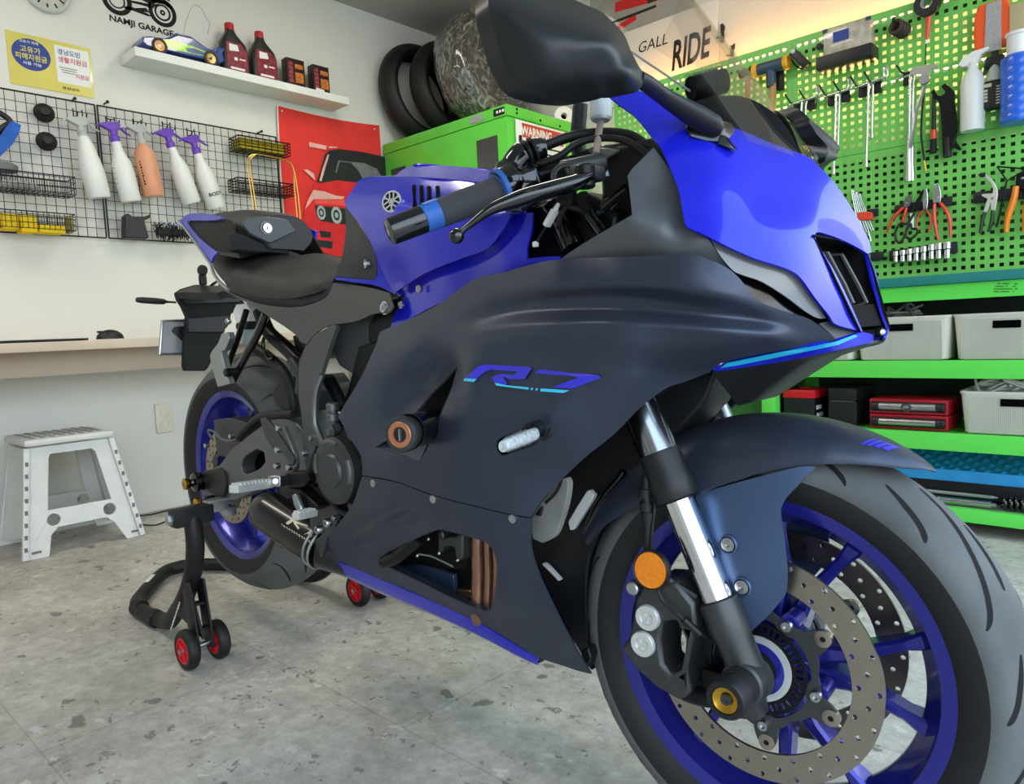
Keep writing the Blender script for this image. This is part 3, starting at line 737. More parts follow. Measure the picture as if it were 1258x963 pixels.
# lettering on the side panel
DEC = []
def decal(name, polys, m, parent, skin=side, off=.003, step=5):
    mb = MB()
    for pl in polys:
        v, f = fill2d(pl, (), step); P = [skin.pt(q.x, q.y, off) for q in v]
        fs = []
        for t in f:
            a, b, c = (P[i] for i in t)
            fs.append(tuple(t) if (b - a).cross(c - a).dot(Vector(CC) - a) > 0 else tuple(t)[::-1])
        mb.add(P, fs)
    return mb.build(name, m, parent, fix=False)
hc = lambda pts: crop(400, 320, 2.995, pts)
ec = lambda pts: crop(420, 440, 3.931, pts)
sd = side
R_body = ec([(655, 42), (690, 30), (905, 42), (915, 50), (880, 100), (810, 100), (775, 85), (760, 95), (790, 120), (800, 130), (745, 118), (725, 92), (765, 75), (835, 78), (848, 62), (715, 56), (685, 66), (655, 98), (595, 96)])
R_leg = ec([(745, 118), (800, 130)])
decal('side_lettering', [ec([(655, 42), (690, 30), (908, 42), (915, 52), (882, 102), (812, 102), (775, 88), (800, 122), (790, 130), (738, 116), (722, 92), (762, 76), (832, 80), (848, 64), (718, 56), (688, 66), (652, 98), (593, 95)]),
                        ec([(955, 55), (1240, 82), (1252, 95), (1110, 148), (1015, 140), (1130, 98), (1140, 88), (925, 72)])], MATS['decal_blue'], sf, sd)
decal('side_lettering', [ec([(592, 97), (651, 100), (638, 115), (586, 109)]), ec([(738, 118), (795, 131), (905, 141), (900, 152), (745, 132)]), ec([(915, 142), (925, 143), (920, 154), (910, 153)]), ec([(938, 144), (948, 145), (943, 156), (933, 155)]),
                         ec([(960, 146), (1100, 155), (1070, 168), (958, 160)])], MATS['decal_cyan'], sf, sd)
# ---------------------------------------------------------------- inner cowl between side panel and nose
inner = Skin([(805, 180, -.172), (790, 197, -.18), (772, 215, -.190), (774, 240, -.203), (776, 264, -.217), (735, 291, -.208), (689, 316, -.196), (823, 213, -.170), (832, 237, -.174), (840, 273, -.186), (852, 286, -.194), (815, 275, -.205), (865, 291, -.192), (845, 313, -.196), (780, 314, -.200), (894, 330, -.176), (869, 318, -.186), (800, 240, -.188)], lam=1e-4)
IO = [(803, 181), (826, 213), (835, 237), (842, 273), (852, 284), (868, 291), (880, 308), (896, 331), (869, 322), (844.5, 315), (825, 317), (772, 319), (686, 321), (700, 310), (735, 288), (776.5, 264), (774, 240), (771, 216), (777, 207), (790, 194)]
inner.panel('inner_cowl', IO, mat('cowl_grey', '585b5f', 0.42, metal=0.25, var=0.05, bump=0.05, bscale=800), bike, step=5, mirror=True, smooth=32, corner=35)
# ---------------------------------------------------------------- nose cowl
nose = Skin([(742, 108, -.152), (763, 130, -.165), (781, 143, -.17), (801, 168, -.176), (825, 213, -.192), (834, 237, -.198), (841, 273, -.206), (848, 281, -.206), (864, 288, -.204), (898, 305, -.189), (929, 318, -.174), (965, 329, -.157), (983, 340, -.143), (1001, 365, -.118), (1018, 387, -.094), (1027, 398, -.08), (1060, 407, -.056),
    (1041, 365, -.068), (1023, 329, -.078), (1005, 300, -.086), (1001, 288, -.088), (1007, 285, -.074), (1030, 292, -.02), (1050, 302, .03), (1066, 311, .07),
    (785, 119, -.154), (800, 118, -.148), (850, 140, -.132), (891, 152, -.115), (949, 176, -.045), (989, 191, .0), (1005, 203, .005), (1029, 230, .015), (1053, 267, .038), (1070, 304, .075),
    (850, 180, -.163), (880, 215, -.168), (900, 260, -.172), (930, 290, -.165), (920, 220, -.13), (960, 260, -.115), (985, 290, -.108), (985, 245, -.06), (1010, 270, -.05), (1035, 285, -.005), (980, 330, -.135), (1010, 350, -.1)], lam=1.5e-2)
NO = [(738, 110), (763, 130), (781, 143.4), (801, 168), (812, 181.4), (825.6, 212.6), (834.5, 237), (841.2, 272.9), (848, 280.7), (864.6, 288), (898, 304.7), (929, 318), (965, 329.3), (982.9, 340.5), (1000.8, 365), (1018.6, 387.4), (1027.5, 398.5), (1060, 407.4), (1041, 365), (1023, 329.3), (1005, 300), (1000.8, 288), (1003, 285.5), (1007.5, 285.3), (1029.8, 292.5), (1050, 302), (1066, 311.5), (1070.5, 310), (1069, 300), (1065.5, 291), (1053, 266.8), (1029, 229.5), (1005, 203), (989, 191), (949.5, 176.5), (920, 164), (891, 152.7), (850, 136), (800, 116), (765, 108)]
nm = nose.sheet(NO, (), 5)
nc = nm.build('nose_cowl', MATS['blue_gloss'], bike, solid=.003, fix=False, smooth=70)
mirror_part(nm, 'nose_cowl', MATS['blue_gloss'], bike, keep=-.0)
# headlamp recess and lamp under the cowl edge
dc = lambda pts: crop(840, 240, 4.479, pts)
recess = Skin([(q[0], q[1], nose.fn(*q) + .03) for q in dc([(110, 215), (260, 290), (400, 350), (560, 400), (640, 450), (720, 560), (800, 660)])] + [(q[0], q[1], side.fn(*q) + .022) for q in dc([(130, 350), (240, 400), (310, 460), (440, 595), (560, 640), (700, 690), (840, 795)])])
recess.panel('lamp_recess', dc([(90, 205), (260, 275), (400, 335), (560, 385), (650, 440), (740, 560), (820, 690), (960, 748), (840, 810), (700, 700), (560, 650), (440, 605), (365, 545), (300, 465), (235, 405), (110, 345), (100, 260)]), MATS['black_gloss'], bike, step=6, mirror=True)
lampk = Skin([(q[0], q[1], nose.fn(*q) + .012) for q in dc([(150, 240), (400, 350), (560, 400), (640, 455), (720, 560), (790, 670)])] + [(q[0], q[1], nose.fn(*q) + .02) for q in dc([(270, 410), (430, 480), (560, 560), (680, 650)])])
lampk.panel('position_lamp', dc([(150, 243), (260, 293), (400, 352), (555, 405), (635, 458), (715, 568), (785, 676), (740, 676), (680, 645), (560, 555), (430, 475), (330, 440), (270, 412), (200, 330)]), mat('lamp_shell', '77797a', 0.18, coat=0.6, var=0.08), bike, step=5, mirror=True)
recess.panel('chin_cover', dc([(745, 705), (820, 695), (975, 752), (900, 772), (838, 790)]), MATS['panel_grey'], bike, step=5, off=.012, mirror=True)
# ---------------------------------------------------------------- nose intake in the middle
mb = MB()
near = [at(1001, 288, y=-.09), at(1023, 329, y=-.08), at(1060, 407, y=-.058)]
def mir(v): return Vector((v.x, -v.y, v.z))
back = Vector((-.035, 0, 0))
for L in (near, [mir(v) for v in near]):
    s_ = Vector((0, .012 if L is near else -.012, 0))
    mb.loft([[v + Vector((-.002, 0, 0)) + s_ * .1 for v in L], [v + back + s_ for v in L]])
mb.loft([[v + back for v in near], [mir(v) + back for v in near]])
fl_ = [Vector((v.x - .012, v.y * .93, v.z)) for v in (near[2] + Vector((0, 0, .004)), mir(near[2]) + Vector((0, 0, .004)), mir(near[1]) * .42 + mir(near[2]) * .58, near[1] * .42 + near[2] * .58)]; mb.add(fl_, [(0, 1, 2, 3)])
mb.add([near[0], mir(near[0]), mir(near[0]) + back, near[0] + back], [(0, 1, 2, 3)])
ik = mb.build('nose_intake', MATS['matte_black'], bike, solid=.002)
kx = lambda f, y: near[0].lerp(near[2], f) * 1.0 + Vector((0, y - near[0].lerp(near[2], f).y, 0))
mb = MB()
for y0 in (-.03, .02):
    pts = [kx(.12, y0) + back, kx(.14, y0) + Vector((-.012, 0, 0)), kx(.5, y0 + .004) + Vector((-.008, 0, 0)), kx(.70, y0 + .008) + Vector((-.008, 0, 0)), kx(.74, y0 + .006) + Vector((-.02, 0, 0)), kx(.75, y0) + back]
    mb.loft([[q + Vector((0, -.0035, 0)) for q in pts], [q + Vector((0, .0035, 0)) for q in pts]])
mb.build('intake_vane', MATS['panel_grey'], ik, solid=.003)
# coloured lip below the side panel tip
lip = Skin([(875, 453, -.142), (897, 443, -.14), (1027, 419, -.095), (1060, 409, -.05), (1072, 413, -.03), (1070, 420, -.03), (1032, 430, -.078), (950, 446, -.108), (905, 453, -.125), (960, 432, -.12)])
lm_ = lip.panel('chin_lip', [(873, 454), (897, 444), (960, 431), (1027, 418), (1058, 408.5), (1072, 411), (1073, 415), (1070, 420.5), (1050, 425.5), (1032, 429.5), (990, 438.5), (950, 446), (910, 452), (885, 455.5)], MATS['blue_gloss'], bike, step=5, mirror=True, off=-.002)
decal('chin_stripe', [[(893, 446), (960, 432), (1027, 419.5), (1050, 411), (1054, 413), (1030, 423.5), (985, 433), (940, 442), (905, 449), (885, 452)]], MATS['cyan_strip'], lm_, lip, .0028)
mb = MB(); a_ = [at(875, 456, y=-.13), at(905, 496, y=-.06), at(990, 441, y=-.06), at(1060, 420, y=-.04)]
mb.add(a_ + [mir(q) for q in a_], [(0, 1, 2, 3), (1, 5, 6, 2), (3, 2, 6, 7), (4, 7, 6, 5)])
mb.build('chin_underside', MATS['black_plastic'], bike, solid=.003)
mb = MB().lathe([(1e-5, .004), (.003, .0035), (.0045, 0), (.0045, -.012), (1e-5, -.012)], at(1083, 408, y=.02), (.6, -.8, 0), 14); mb.build('nose_screw', MATS['steel'], bike)
# ---------------------------------------------------------------- belly panel
def scoop(x, y):
    ax, ay, bx_, by_ = 447, 662, 503, 633; t = max(0, min(1, ((x - ax) * (bx_ - ax) + (y - ay) * (by_ - ay)) / ((bx_ - ax) ** 2 + (by_ - ay) ** 2)))
    d = math.hypot(x - ax - t * (bx_ - ax), y - ay - t * (by_ - ay)); return -.013 * (1 - sst(2, 13, d))
belly = Skin([(445, 584, -.211), (490, 592, -.221), (530, 607, -.223), (587, 622, -.217), (652, 635.5, -.197), (653, 675, -.19), (664, 709, -.175), (686, 758, -.15), (709, 800, -.12), (726, 828, -.1), (694, 818, -.1), (660, 807, -.105), (641, 796, -.108), (588, 762, -.125), (550, 740, -.138), (468, 709, -.148), (406, 685, -.15), (400, 679, -.155), (420, 643, -.18), (434, 618, -.2),
    (480, 640, -.2), (520, 640, -.208), (580, 650, -.208), (620, 680, -.198), (618, 740, -.165), (560, 745, -.142), (640, 760, -.14), (440, 660, -.178), (470, 672, -.172), (505, 655, -.19), (470, 620, -.213), (455, 640, -.200), (490, 628, -.209)], relief=scoop)
BO = [(445, 585.5), (453.4, 586.5), (490, 593.5), (530, 608.5), (587, 623.5), (630.4, 633.5), (652, 637), (652.3, 655), (653.3, 675.4), (663.9, 709.3), (686.5, 758.3), (709, 799.8), (726, 828), (710, 824), (694, 818.6), (660, 807.3), (641, 796), (588.5, 765), (530, 738), (467.8, 712), (436, 698), (405.7, 686), (400, 679), (405.7, 656), (418, 641), (433.7, 618), (440, 600)]
BH = crop(440, 620, 6.255, [(180, 405), (230, 360), (400, 275), (480, 235), (600, 188), (680, 195), (800, 225), (900, 255), (980, 285), (1030, 330), (1060, 400), (1070, 470), (1062, 600), (1045, 740), (1020, 815), (975, 820), (860, 780), (700, 710), (480, 600), (260, 495), (195, 465)])
bp_ = belly.panel('belly_fairing', BO, MATS['navy_matte'], bike, [BH], step=4.2, smooth=70)
mirror_part(belly.sheet(BO, [BH], 11), 'belly_fairing', MATS['navy_matte'], bike)
# turned-in edge of the opening
loop = smooth_outline(BH, 3); mb = MB()
mb.loft([[belly.pt(q.x, q.y) for q in loop], [belly.pt(q.x, q.y) + Vector((0, .016, 0)) for q in loop]], closed_u=True)
mb.build('opening_edge', MATS['navy_matte'], bp_, solid=.0015)
# blue keel under the belly
ku = [at(x, y, y=belly.fn(x, y) + .002) for x, y in ((404, 685), (436, 697), (468, 711), (530, 737), (588, 764), (641, 795.5), (662, 807))]
kk = [(407, 699, -.105), (430, 710, -.103), (475, 731, -.1), (530, 753, -.09), (588, 779, -.082), (640, 803, -.078), (664, 812, -.078)]
kp = [at(q[0], q[1], y=q[2]) for q in kk]
ku = catmull(ku, 6); kp = catmull(kp, 6)
km = [u.lerp(v, .5) + Vector((0, -.006, -.006)) for u, v in zip(ku, kp)]
for f in (lambda q: q, mir): MB().loft([[f(q) for q in r] for r in zip(*[catmull(list(t), 4) for t in zip(ku, km, kp)])]).build('belly_keel', MATS['blue_gloss'], bike, solid=.002)
mb = MB(); mb.loft([kp, [mir(q) for q in kp]]); mb.build('belly_floor', MATS['navy_matte'], bike, solid=.003)
# fasteners along the seam
for (x, y) in ((459.5, 593.5), (533, 613), (630.5, 637)):
    c = belly.pt(x, y, .0005); mb = MB().lathe([(1e-5, .001), (.0026, .001), (.003, .0032), (.0062, .0028), (.0068, -.002)], c, (.1, -1, 0), 18); mb.build('fairing_screw', MATS['steel'], bike)
for (x, y) in ((514.5, 354), (492.5, 375)):
    pass
# front turn signals
def signal(px, py, y, tip_px, side_):
    c = at(px, py, y=y); n = Vector((.08, -1, 0))
    mb = MB().lathe([(.0175, -.006), (.0185, 0), (.016, .004), (.0125, .004), (.0115, .001), (.0095, .001), (.0095, .012), (.0085, .03), (1e-5, .03)], c, n, 24)
    o = mb.build('turn_signal', MATS['black_plastic'], bike)
    a = at(660, 532, y=y - .02); b = at(614, 550, y=y - .118)
    d = (b - a).normalized(); R = basis(d, (0, 0, 1)).to_3x3()
    rows = []
    for t, w, h in ((0, .006, .008), (.006, .0095, .0125), (.02, .0105, .0135), (.75, .0095, .0115), (.93, .0085, .0105), (1.0, .003, .004)):
        p = a.lerp(b, t if t in (0, 1.0, .75, .93) else t / (b - a).length)
        rows.append([p + R @ Vector((w * math.cos(k) * (1 if abs(math.cos(k)) > .2 else 1), h * math.sin(k), 0)) for k in [2 * math.pi * i / 16 for i in range(16)]])
    l = MB().loft(rows, closed_u=True, caps=True).build('signal_lens', MATS['lens_clear'], o, smooth=50)
    mb = MB(); rows2 = [[p.lerp(sum(r, Vector()) / len(r), .35) for p in r] for r in rows[1:-1]]
    MB().loft(rows2, closed_u=True, caps=True).build('signal_core', mat('signal_core', 'dce1e2', 0.25, metal=0.3, var=0.3, vscale=200), o, smooth=50)
    mb = MB()
signal(666, 524, -.222, None, -1)
# ---------------------------------------------------------------- crash knob in the opening
c = at(513, 528, y=-.235); n = Vector((-.18, -1, .0)).normalized(); e = at(491, 534, y=-.29)
n = (e - at(535, 523, y=-.19)).normalized()
b0 = at(540, 521, y=-.19); L = (e - b0).length
mb = MB().lathe([(1e-5, 0), (.024, 0), (.0255, .01), (.0255, L - .012), (.0265, L - .012)], b0, n, 36); kn = mb.build('crash_knob', MATS['black_gloss'], bike)
MB().lathe([(.0268, -.024), (.0268, -.004), (.0245, -.0005), (.019, .0005), (.019, -.004)], e, n, 36).build('knob_ring', MATS['cast_dark'], kn)
mb = MB().lathe([(.0195, .0), (.0185, .0012), (.0115, .0012), (.0105, -.002)], e, n, 36); mb.build('knob_inlay', MATS['rose_anodised'], kn)
mb = MB().lathe([(.0105, -.001), (1e-5, -.001)], e, n, 24); R = basis(n); mb.mi = 1; mb.box(e, (.0025, .018, .003), R); mb.build('knob_plug', [MATS['black_gloss'], MATS['steel']], kn)
# ---------------------------------------------------------------- tank, seat and tail
ac = lambda pts: crop(400, 160, 3.931, pts)
tc_ = lambda pts: crop(220, 220, 6.255, pts)
bc = lambda pts: crop(580, 130, 4.479, pts)
def S3(f, pts, **k): return Skin([tuple(q) for q in f(pts)], **k)
tank = S3(ac, [(90, 345, -.11), (180, 232, -.08), (300, 224, -.08), (520, 228, -.085), (760, 250, -.09), (900, 260, -.1), (110, 390, -.122), (200, 520, -.138), (240, 620, -.134), (320, 770, -.130), (345, 778, -.136), (250, 320, -.128), (300, 300, -.135), (500, 320, -.152), (700, 320, -.158), (330, 450, -.158), (400, 450, -.165), (600, 450, -.176), (780, 400, -.176), (900, 350, -.17), (480, 690, -.160), (650, 625, -.169), (780, 575, -.174), (850, 480, -.177), (890, 420, -.176), (500, 600, -.168), (380, 640, -.152), (290, 520, -.153)], lam=1.2e-2)
TO = ac([(90, 345), (130, 285), (180, 232), (300, 224), (520, 228), (760, 250), (900, 262), (960, 320), (900, 405), (880, 440), (850, 490), (780, 572), (650, 622), (480, 690), (345, 776), (318, 766), (280, 690), (240, 600), (200, 510), (145, 425), (105, 380)])
tk = tank.sheet(TO, (), 6)
tank_o = tk.build('fuel_tank', MATS['blue_gloss'], bike, solid=.003, fix=False, smooth=60)
mirror_part(tk, 'fuel_tank', MATS['blue_gloss'], bike)
top = S3(ac, [(160, 240, -.085), (300, 222, -.085), (520, 227, -.088), (770, 250, -.094), (900, 262, -.1), (340, 200, -.035), (370, 190, -.015), (450, 165, -.0), (600, 172, -.0), (790, 190, -.0), (900, 215, 0), (560, 195, -.045), (400, 200, -.05), (800, 220, -.05)], lam=3e-2)
tp = top.sheet(ac([(165, 238), (250, 222), (335, 217), (370, 191), (450, 165), (600, 172), (790, 190), (900, 214), (905, 265), (760, 251), (520, 229), (300, 225)]), (), 5)
tp.build('tank_cover', MATS['blue_gloss'], bike, solid=.002, fix=False); mirror_part(tp, 'tank_cover', MATS['blue_gloss'], bike)
# vents on the tank
for k, (x, y0, y1) in enumerate(((426, 262, 385), (462, 264, 362), (498, 266, 352), (540, 266, 335))):
    decal('tank_vent', [ac([(x - 9, y0 + 6), (x - 2, y0), (x + 11, y0 + 4), (x + 13, y1 - 16), (x + 6, y1 - 4), (x - 6, y1)])], MATS['dark_void'], tank_o, tank, .004, 3)
# round emblem of three crossed tuning forks
ce = ac([(321, 345)])[0]
ec_ = tank.pt(*ce, .006); ex = (tank.pt(ce[0] + 6, ce[1], .001) - ec_).normalized(); ey = (tank.pt(ce[0], ce[1] - 6, .001) - ec_); nn_ = Vector((.34, -.93, .12)).normalized(); ex = Vector((0, 0, 1)).cross(nn_).normalized(); ey = nn_.cross(ex)
if nn_.dot(Vector(CC) - ec_) < 0: nn_ = -nn_
ey = nn_.cross(ex); ey = -ey if ey.z < 0 else ey
RE = .0185
fr = lambda u, v, w: ec_ + ex * u + ey * v + nn_ * w
mb = MB(); mb.plate([(RE * .9 * math.cos(2 * math.pi * i / 40), RE * .9 * math.sin(2 * math.pi * i / 40)) for i in range(40)], .0016, fr)
em = mb.build('tank_emblem', MATS['black_gloss'], tank_o)
mb = MB(); ci = lambda r: [(r * math.cos(2 * math.pi * i / 48), r * math.sin(2 * math.pi * i / 48)) for i in range(48)]
mb.plate(ci(RE), .0022, fr, [ci(RE * .86)])
for k in range(3):
    a = math.radians(90 + 120 * k); c_, s_ = math.cos(a), math.sin(a)
    def rt(u, v, c_=c_, s_=s_): return (u * c_ - v * s_, u * s_ + v * c_)
    for (u0, u1, v0, v1) in ((-.016, .004, -.0012, .0012), (.004, .0052, -.005, .005), (.004, .0152, -.005, -.0026), (.004, .0152, .0026, .005), (-.016, -.0135, -.003, .003)):
        mb.plate([rt(u0, v0), rt(u1, v0), rt(u1, v1), rt(u0, v1)], .0022, fr)
mb.build('emblem_mark', MATS['white_metal'], em)
# blue side cover between tank and fairing
cover = S3(ac, [(345, 740, -.122), (345, 780, -.126), (480, 650, -.144), (650, 590, -.154), (480, 700, -.148), (650, 632, -.158), (780, 580, -.166), (860, 480, -.172), (890, 425, -.172), (1000, 400, -.176), (975, 620, -.184), (1130, 610, -.178), (960, 650, -.176), (700, 755, -.164), (480, 860, -.152), (320, 955, -.152), (600, 720, -.164), (850, 600, -.182)], lam=1.2e-2)
cv = cover.panel('tank_side_cover', ac([(330, 770), (345, 755), (480, 670), (650, 602), (765, 552), (830, 470), (870, 405), (1000, 398), (995, 480), (975, 560), (972, 622), (1050, 612), (1130, 608), (1135, 625), (960, 660), (700, 765), (480, 870), (310, 965), (330, 900), (350, 855), (352, 810)]), MATS['blue_gloss'], bike, step=6, mirror=True, off=-.012)
for (x, y) in ((453, 765), (365, 845)):
    c = cover.pt(*ac([(x, y)])[0]); MB().lathe([(1e-5, .001), (.0025, .001), (.003, .003), (.006, .0026), (.0065, -.002)], c, (.1, -1, 0), 16).build('cover_screw', MATS['steel'], cv)
# dark knee panel behind the tank side
knee = S3(ac, [(95, 375, -.118), (130, 420, -.124), (200, 530, -.134), (240, 640, -.13), (240, 720, -.124), (60, 705, -.13), (80, 640, -.13), (100, 520, -.125)], lam=3e-3)
kn2 = knee.panel('knee_panel', ac([(92, 372), (108, 385), (150, 435), (200, 518), (240, 610), (246, 690), (236, 722), (150, 715), (48, 704), (70, 650), (88, 560), (98, 460)]), mat('carbon', '2d2e2f', 0.4, var=0.35, vscale=220), bike, step=6, mirror=True)
c = knee.pt(*ac([(196, 645)])[0], .002); MB().lathe([(1e-5, .001), (.003, .001), (.004, .003), (.008, .0026), (.0085, -.004)], c, (-.3, -1, 0), 18).build('panel_bolt', MATS['steel'], kn2)
# blue lower edge strip under the knee panel
rl = S3(ac, [(45, 712, -.132), (240, 728, -.126), (350, 785, -.13), (340, 760, -.124), (250, 620, -.136)])
rl.panel('tank_edge', ac([(42, 708), (150, 718), (236, 724), (250, 690), (246, 612), (300, 715), (345, 778), (335, 792), (250, 752), (150, 735), (50, 722)]), MATS['blue_gloss'], bike, step=5, mirror=True, off=-.001)
# rider seat
_T = cur([(270, 592), (310, 556), (420, 534), (560, 549), (700, 555), (800, 575), (880, 594), (960, 580), (1050, 570), (1150, 580), (1250, 608)])
_B = cur([(250, 640), (290, 720), (345, 785), (480, 848), (640, 905), (800, 920), (900, 910), (1000, 890), (1090, 862), (1150, 830), (1250, 640)])
_Wd = cur([(250, .05), (300, .095), (400, .118), (600, .128), (1000, .126), (1150, .112), (1250, .08)])
seat = S3(tc_, [(x, _T(x) + (_B(x) - _T(x)) * t, -(.004 + (_Wd(x) - .004) * (1 - (1 - t) ** 2.3)) * (1 if t < 1 else .985)) for x in (265, 320, 400, 500, 620, 740, 860, 980, 1080, 1160, 1230) for t in (0, .22, .45, .7, .88, 1)], lam=1e-2)
st = seat.sheet(tc_([(310, 556), (420, 534), (560, 549), (700, 555), (800, 575), (880, 594), (960, 580), (1050, 570), (1150, 580), (1250, 608), (1235, 650), (1210, 720), (1185, 780), (1150, 830), (1090, 862), (1000, 890), (900, 910), (800, 920), (720, 918), (640, 905), (560, 880), (480, 848), (400, 815), (345, 785), (290, 720), (262, 665), (254, 625), (270, 590)]), (), 5)
st.build('rider_seat', MATS['seat_vinyl'], bike, solid=.004, fix=False, smooth=80); mirror_part(st, 'rider_seat', MATS['seat_vinyl'], bike)
# dark subframe cover below the seat
sub = S3(tc_, [(330, 800, -.105), (480, 868, -.13), (640, 920, -.135), (820, 932, -.135), (1000, 900, -.13), (1160, 835, -.116)])
fc = lambda pts: crop(140, 300, 3.931, pts)
subk = S3(fc, [(520, 215, -.105), (700, 285, -.135), (850, 300, -.138), (1000, 265, -.134), (1060, 190, -.12), (1258, 215, -.13), (1258, 300, -.145), (1160, 370, -.15), (1000, 400, -.148), (820, 400, -.145), (700, 330, -.14), (600, 265, -.125)], lam=3e-3)
sbp = subk.panel('subframe_cover', fc([(505, 190), (560, 232), (640, 268), (720, 292), (850, 305), (950, 290), (1030, 250), (1060, 188), (1150, 195), (1258, 215), (1330, 235), (1350, 300), (1330, 330), (1258, 335), (1200, 360), (1140, 378), (1060, 388), (1010, 405), (965, 440), (930, 480), (900, 470), (880, 440), (820, 395), (740, 345), (650, 288), (560, 240), (500, 210)]), mat('grey_cover', '4b4b4a', 0.45, metal=0.3, var=0.05, vscale=6), bike, step=6, mirror=True)
c = at(*ac([(283, 858)])[0], y=-.148); MB().lathe([(1e-5, .001), (.003, .001), (.004, .004), (.008, .0035), (.009, 0), (.012, 0), (.012, -.003)], c, (0, -1, 0), 18).build('cover_bolt', MATS['steel'], sbp)
# dark under-seat mass between both covers
def block(name, pts, y0, y1, m, parent=None, bev=.004, st=None):
    """a solid traced in the side view at the near lateral offset and running inward to y1"""
    mb = MB(); P = [at(q[0], q[1], y=y0) for q in pts]; o2 = [(v.x, v.z) for v in P]
    mb.plate(smooth_outline(o2, 1) if False else o2, y1 - y0, lambda u, v, w: Vector((u, y0 + w, v)))
    return mb.build(name, m, parent or bike, bevel=bev)
block('seat_base', tc_([(330, 770), (480, 815), (640, 870), (800, 885), (950, 875), (1080, 840), (1170, 800), (1215, 790), (1180, 880), (1080, 945), (950, 985), (800, 1005), (640, 985), (520, 945), (400, 890)]), -.112, .112, MATS['black_plastic'])
# pillion hump, faces the rider
hx = -1.19
def hp(x_, pts): return [at(q[0], q[1], x=x_) for q in tc_(pts)]
f0 = hp(hx, [(405, 335), (430, 310), (480, 292), (560, 282), (700, 284), (800, 292), (870, 312), (912, 400), (870, 440), (790, 470), (700, 502), (600, 490), (500, 420), (440, 370)])
yy0 = [v.y for v in f0]; cy = 0.0
# symmetric front outline: half width w, heights
zs = [v.z for v in f0]; zt, zb = max(zs), min(zs); wv = (max(yy0) - min(yy0)) / 2; ym = (max(yy0) + min(yy0)) / 2
def hump_row(x_, w, z_top, z_sh, z_b):
    pr = [(-w * .6, z_b), (-w * .95, z_b + (z_sh - z_b) * .5), (-w * .98, z_sh), (-w * .62, z_top - .006), (-w * .25, z_top), (w * .25, z_top), (w * .62, z_top - .006), (w * .98, z_sh), (w * .95, z_b + (z_sh - z_b) * .5), (w * .6, z_b)]
    return catmull([Vector((x_, a, b)) for a, b in pr], 4)
mb = MB().loft([hump_row(hx + .005, .068, zt, zt - .03, zb - .01), hump_row(hx - .03, .074, zt + .012, zt - .022, zb - .01), hump_row(hx - .12, .082, zt + .03, zt + .0, zb + .02), hump_row(hx - .24, .078, zt + .042, zt + .02, zb + .08), hump_row(hx - .33, .06, zt + .043, zt + .03, zb + .11), hump_row(hx - .38, .035, zt + .036, zt + .03, zb + .12)])
mb.add(hump_row(hx + .005, .068, zt, zt - .03, zb - .01), [tuple(range(37))]); mb.build('pillion_seat', MATS['seat_vinyl'], bike, solid=.003, smooth=50)
mb = MB(); pl = hp(hx + .012, [(490, 352), (522, 290), (700, 288), (840, 312), (908, 400), (700, 497), (545, 422)])
mb.plate([(v.y, v.z) for v in pl], .012, lambda u, v, w: Vector((hx + w, u, v)))
ps = mb.build('seat_lock_plate', mat('slate_plastic', '3a4145', 0.4, var=0.05), bike, bevel=.003)
c = hp(hx + .0135, [(678, 376)])[0]; mb = MB().lathe([(.0, .002), (.0105, .002), (.0115, 0)], c, (1, 0, 0), 28); mb.mi = 1; mb.lathe([(.0115, .0005), (.0155, .0005), (.0155, -.002)], c - Vector((0, .002, 0)), (1, 0, 0), 28)
mb.mi = 1; mb.box(c + Vector((.003, -.001, 0)), (.002, .0025, .008)); mb.build('seat_lock', [MATS['chrome'], MATS['black_gloss']], ps)
blk = hp(hx + .006, [(430, 400), (500, 425), (700, 500), (860, 450), (860, 575), (700, 560), (560, 560), (430, 545)])
mb = MB().plate([(v.y, v.z) for v in blk], .03, lambda u, v, w: Vector((hx - .03 + w, u, v)))
mb.build('seat_step', MATS['black_rough'], bike, bevel=.004)
# blue tail cowls with a pale rim
tailk = Skin([(220.8, 270.4, -.062), (231, 262, -.06), (252, 262, -.075), (272, 267, -.098), (300, 290, -.118), (268, 310, -.128), (262, 318, -.13), (259, 322, -.13), (249, 309, -.12), (236, 292, -.094), (225, 277, -.07), (285, 306, -.126), (250, 285, -.1)], lam=3e-3)
tl = tailk.panel('tail_cowl', tc_([(5, 318), (65, 270), (130, 262), (200, 262), (330, 290), (335, 306), (260, 318), (180, 318), (85, 318), (60, 325), (110, 400), (200, 490), (300, 565), (262, 598), (246, 645), (200, 590), (120, 470), (40, 365)]), MATS['blue_gloss'], bike, step=4, mirror=True, th=.004)
tailk.panel('tail_inner_cover', tc_([(70, 322), (180, 318), (330, 305), (400, 318), (418, 345), (428, 420), (432, 545), (310, 556), (200, 480), (110, 390)]), MATS['black_rough'], bike, step=5, mirror=True, off=-.008)
mb = MB(); edge = [tailk.pt(q[0], q[1], .002) for q in tc_([(0, 322), (40, 372), (120, 478), (200, 596), (245, 660), (270, 735), (320, 800), (380, 850)])]
mb.tube(catmull(edge, 4), .004, 6); mb.build('tail_trim', MATS['alloy'], bike)
# far side of the tail beside the hump
mb = MB(); q4 = [at(*q, y=.122) for q in tc_([(850, 350), (920, 345), (1048, 400), (1032, 560), (870, 580)])]
mb.add(q4, [(0, 1, 2, 3, 4)]); mb.build('tail_side', MATS['blue_gloss'], bike, solid=.006)
mb = MB(); mb.loft([[Vector((hx - .06, y, .985 - abs(y) * .3)) for y in (-.09, -.05, 0, .05, .09)], [Vector((hx - .3, y * .65, 1.035 - abs(y) * .3)) for y in (-.11, -.05, 0, .05, .11)], [Vector((-1.63, y * .4, 1.085)) for y in (-.11, -.05, 0, .05, .11)]])
mb.build('tail_base', MATS['black_plastic'], bike, solid=.012)
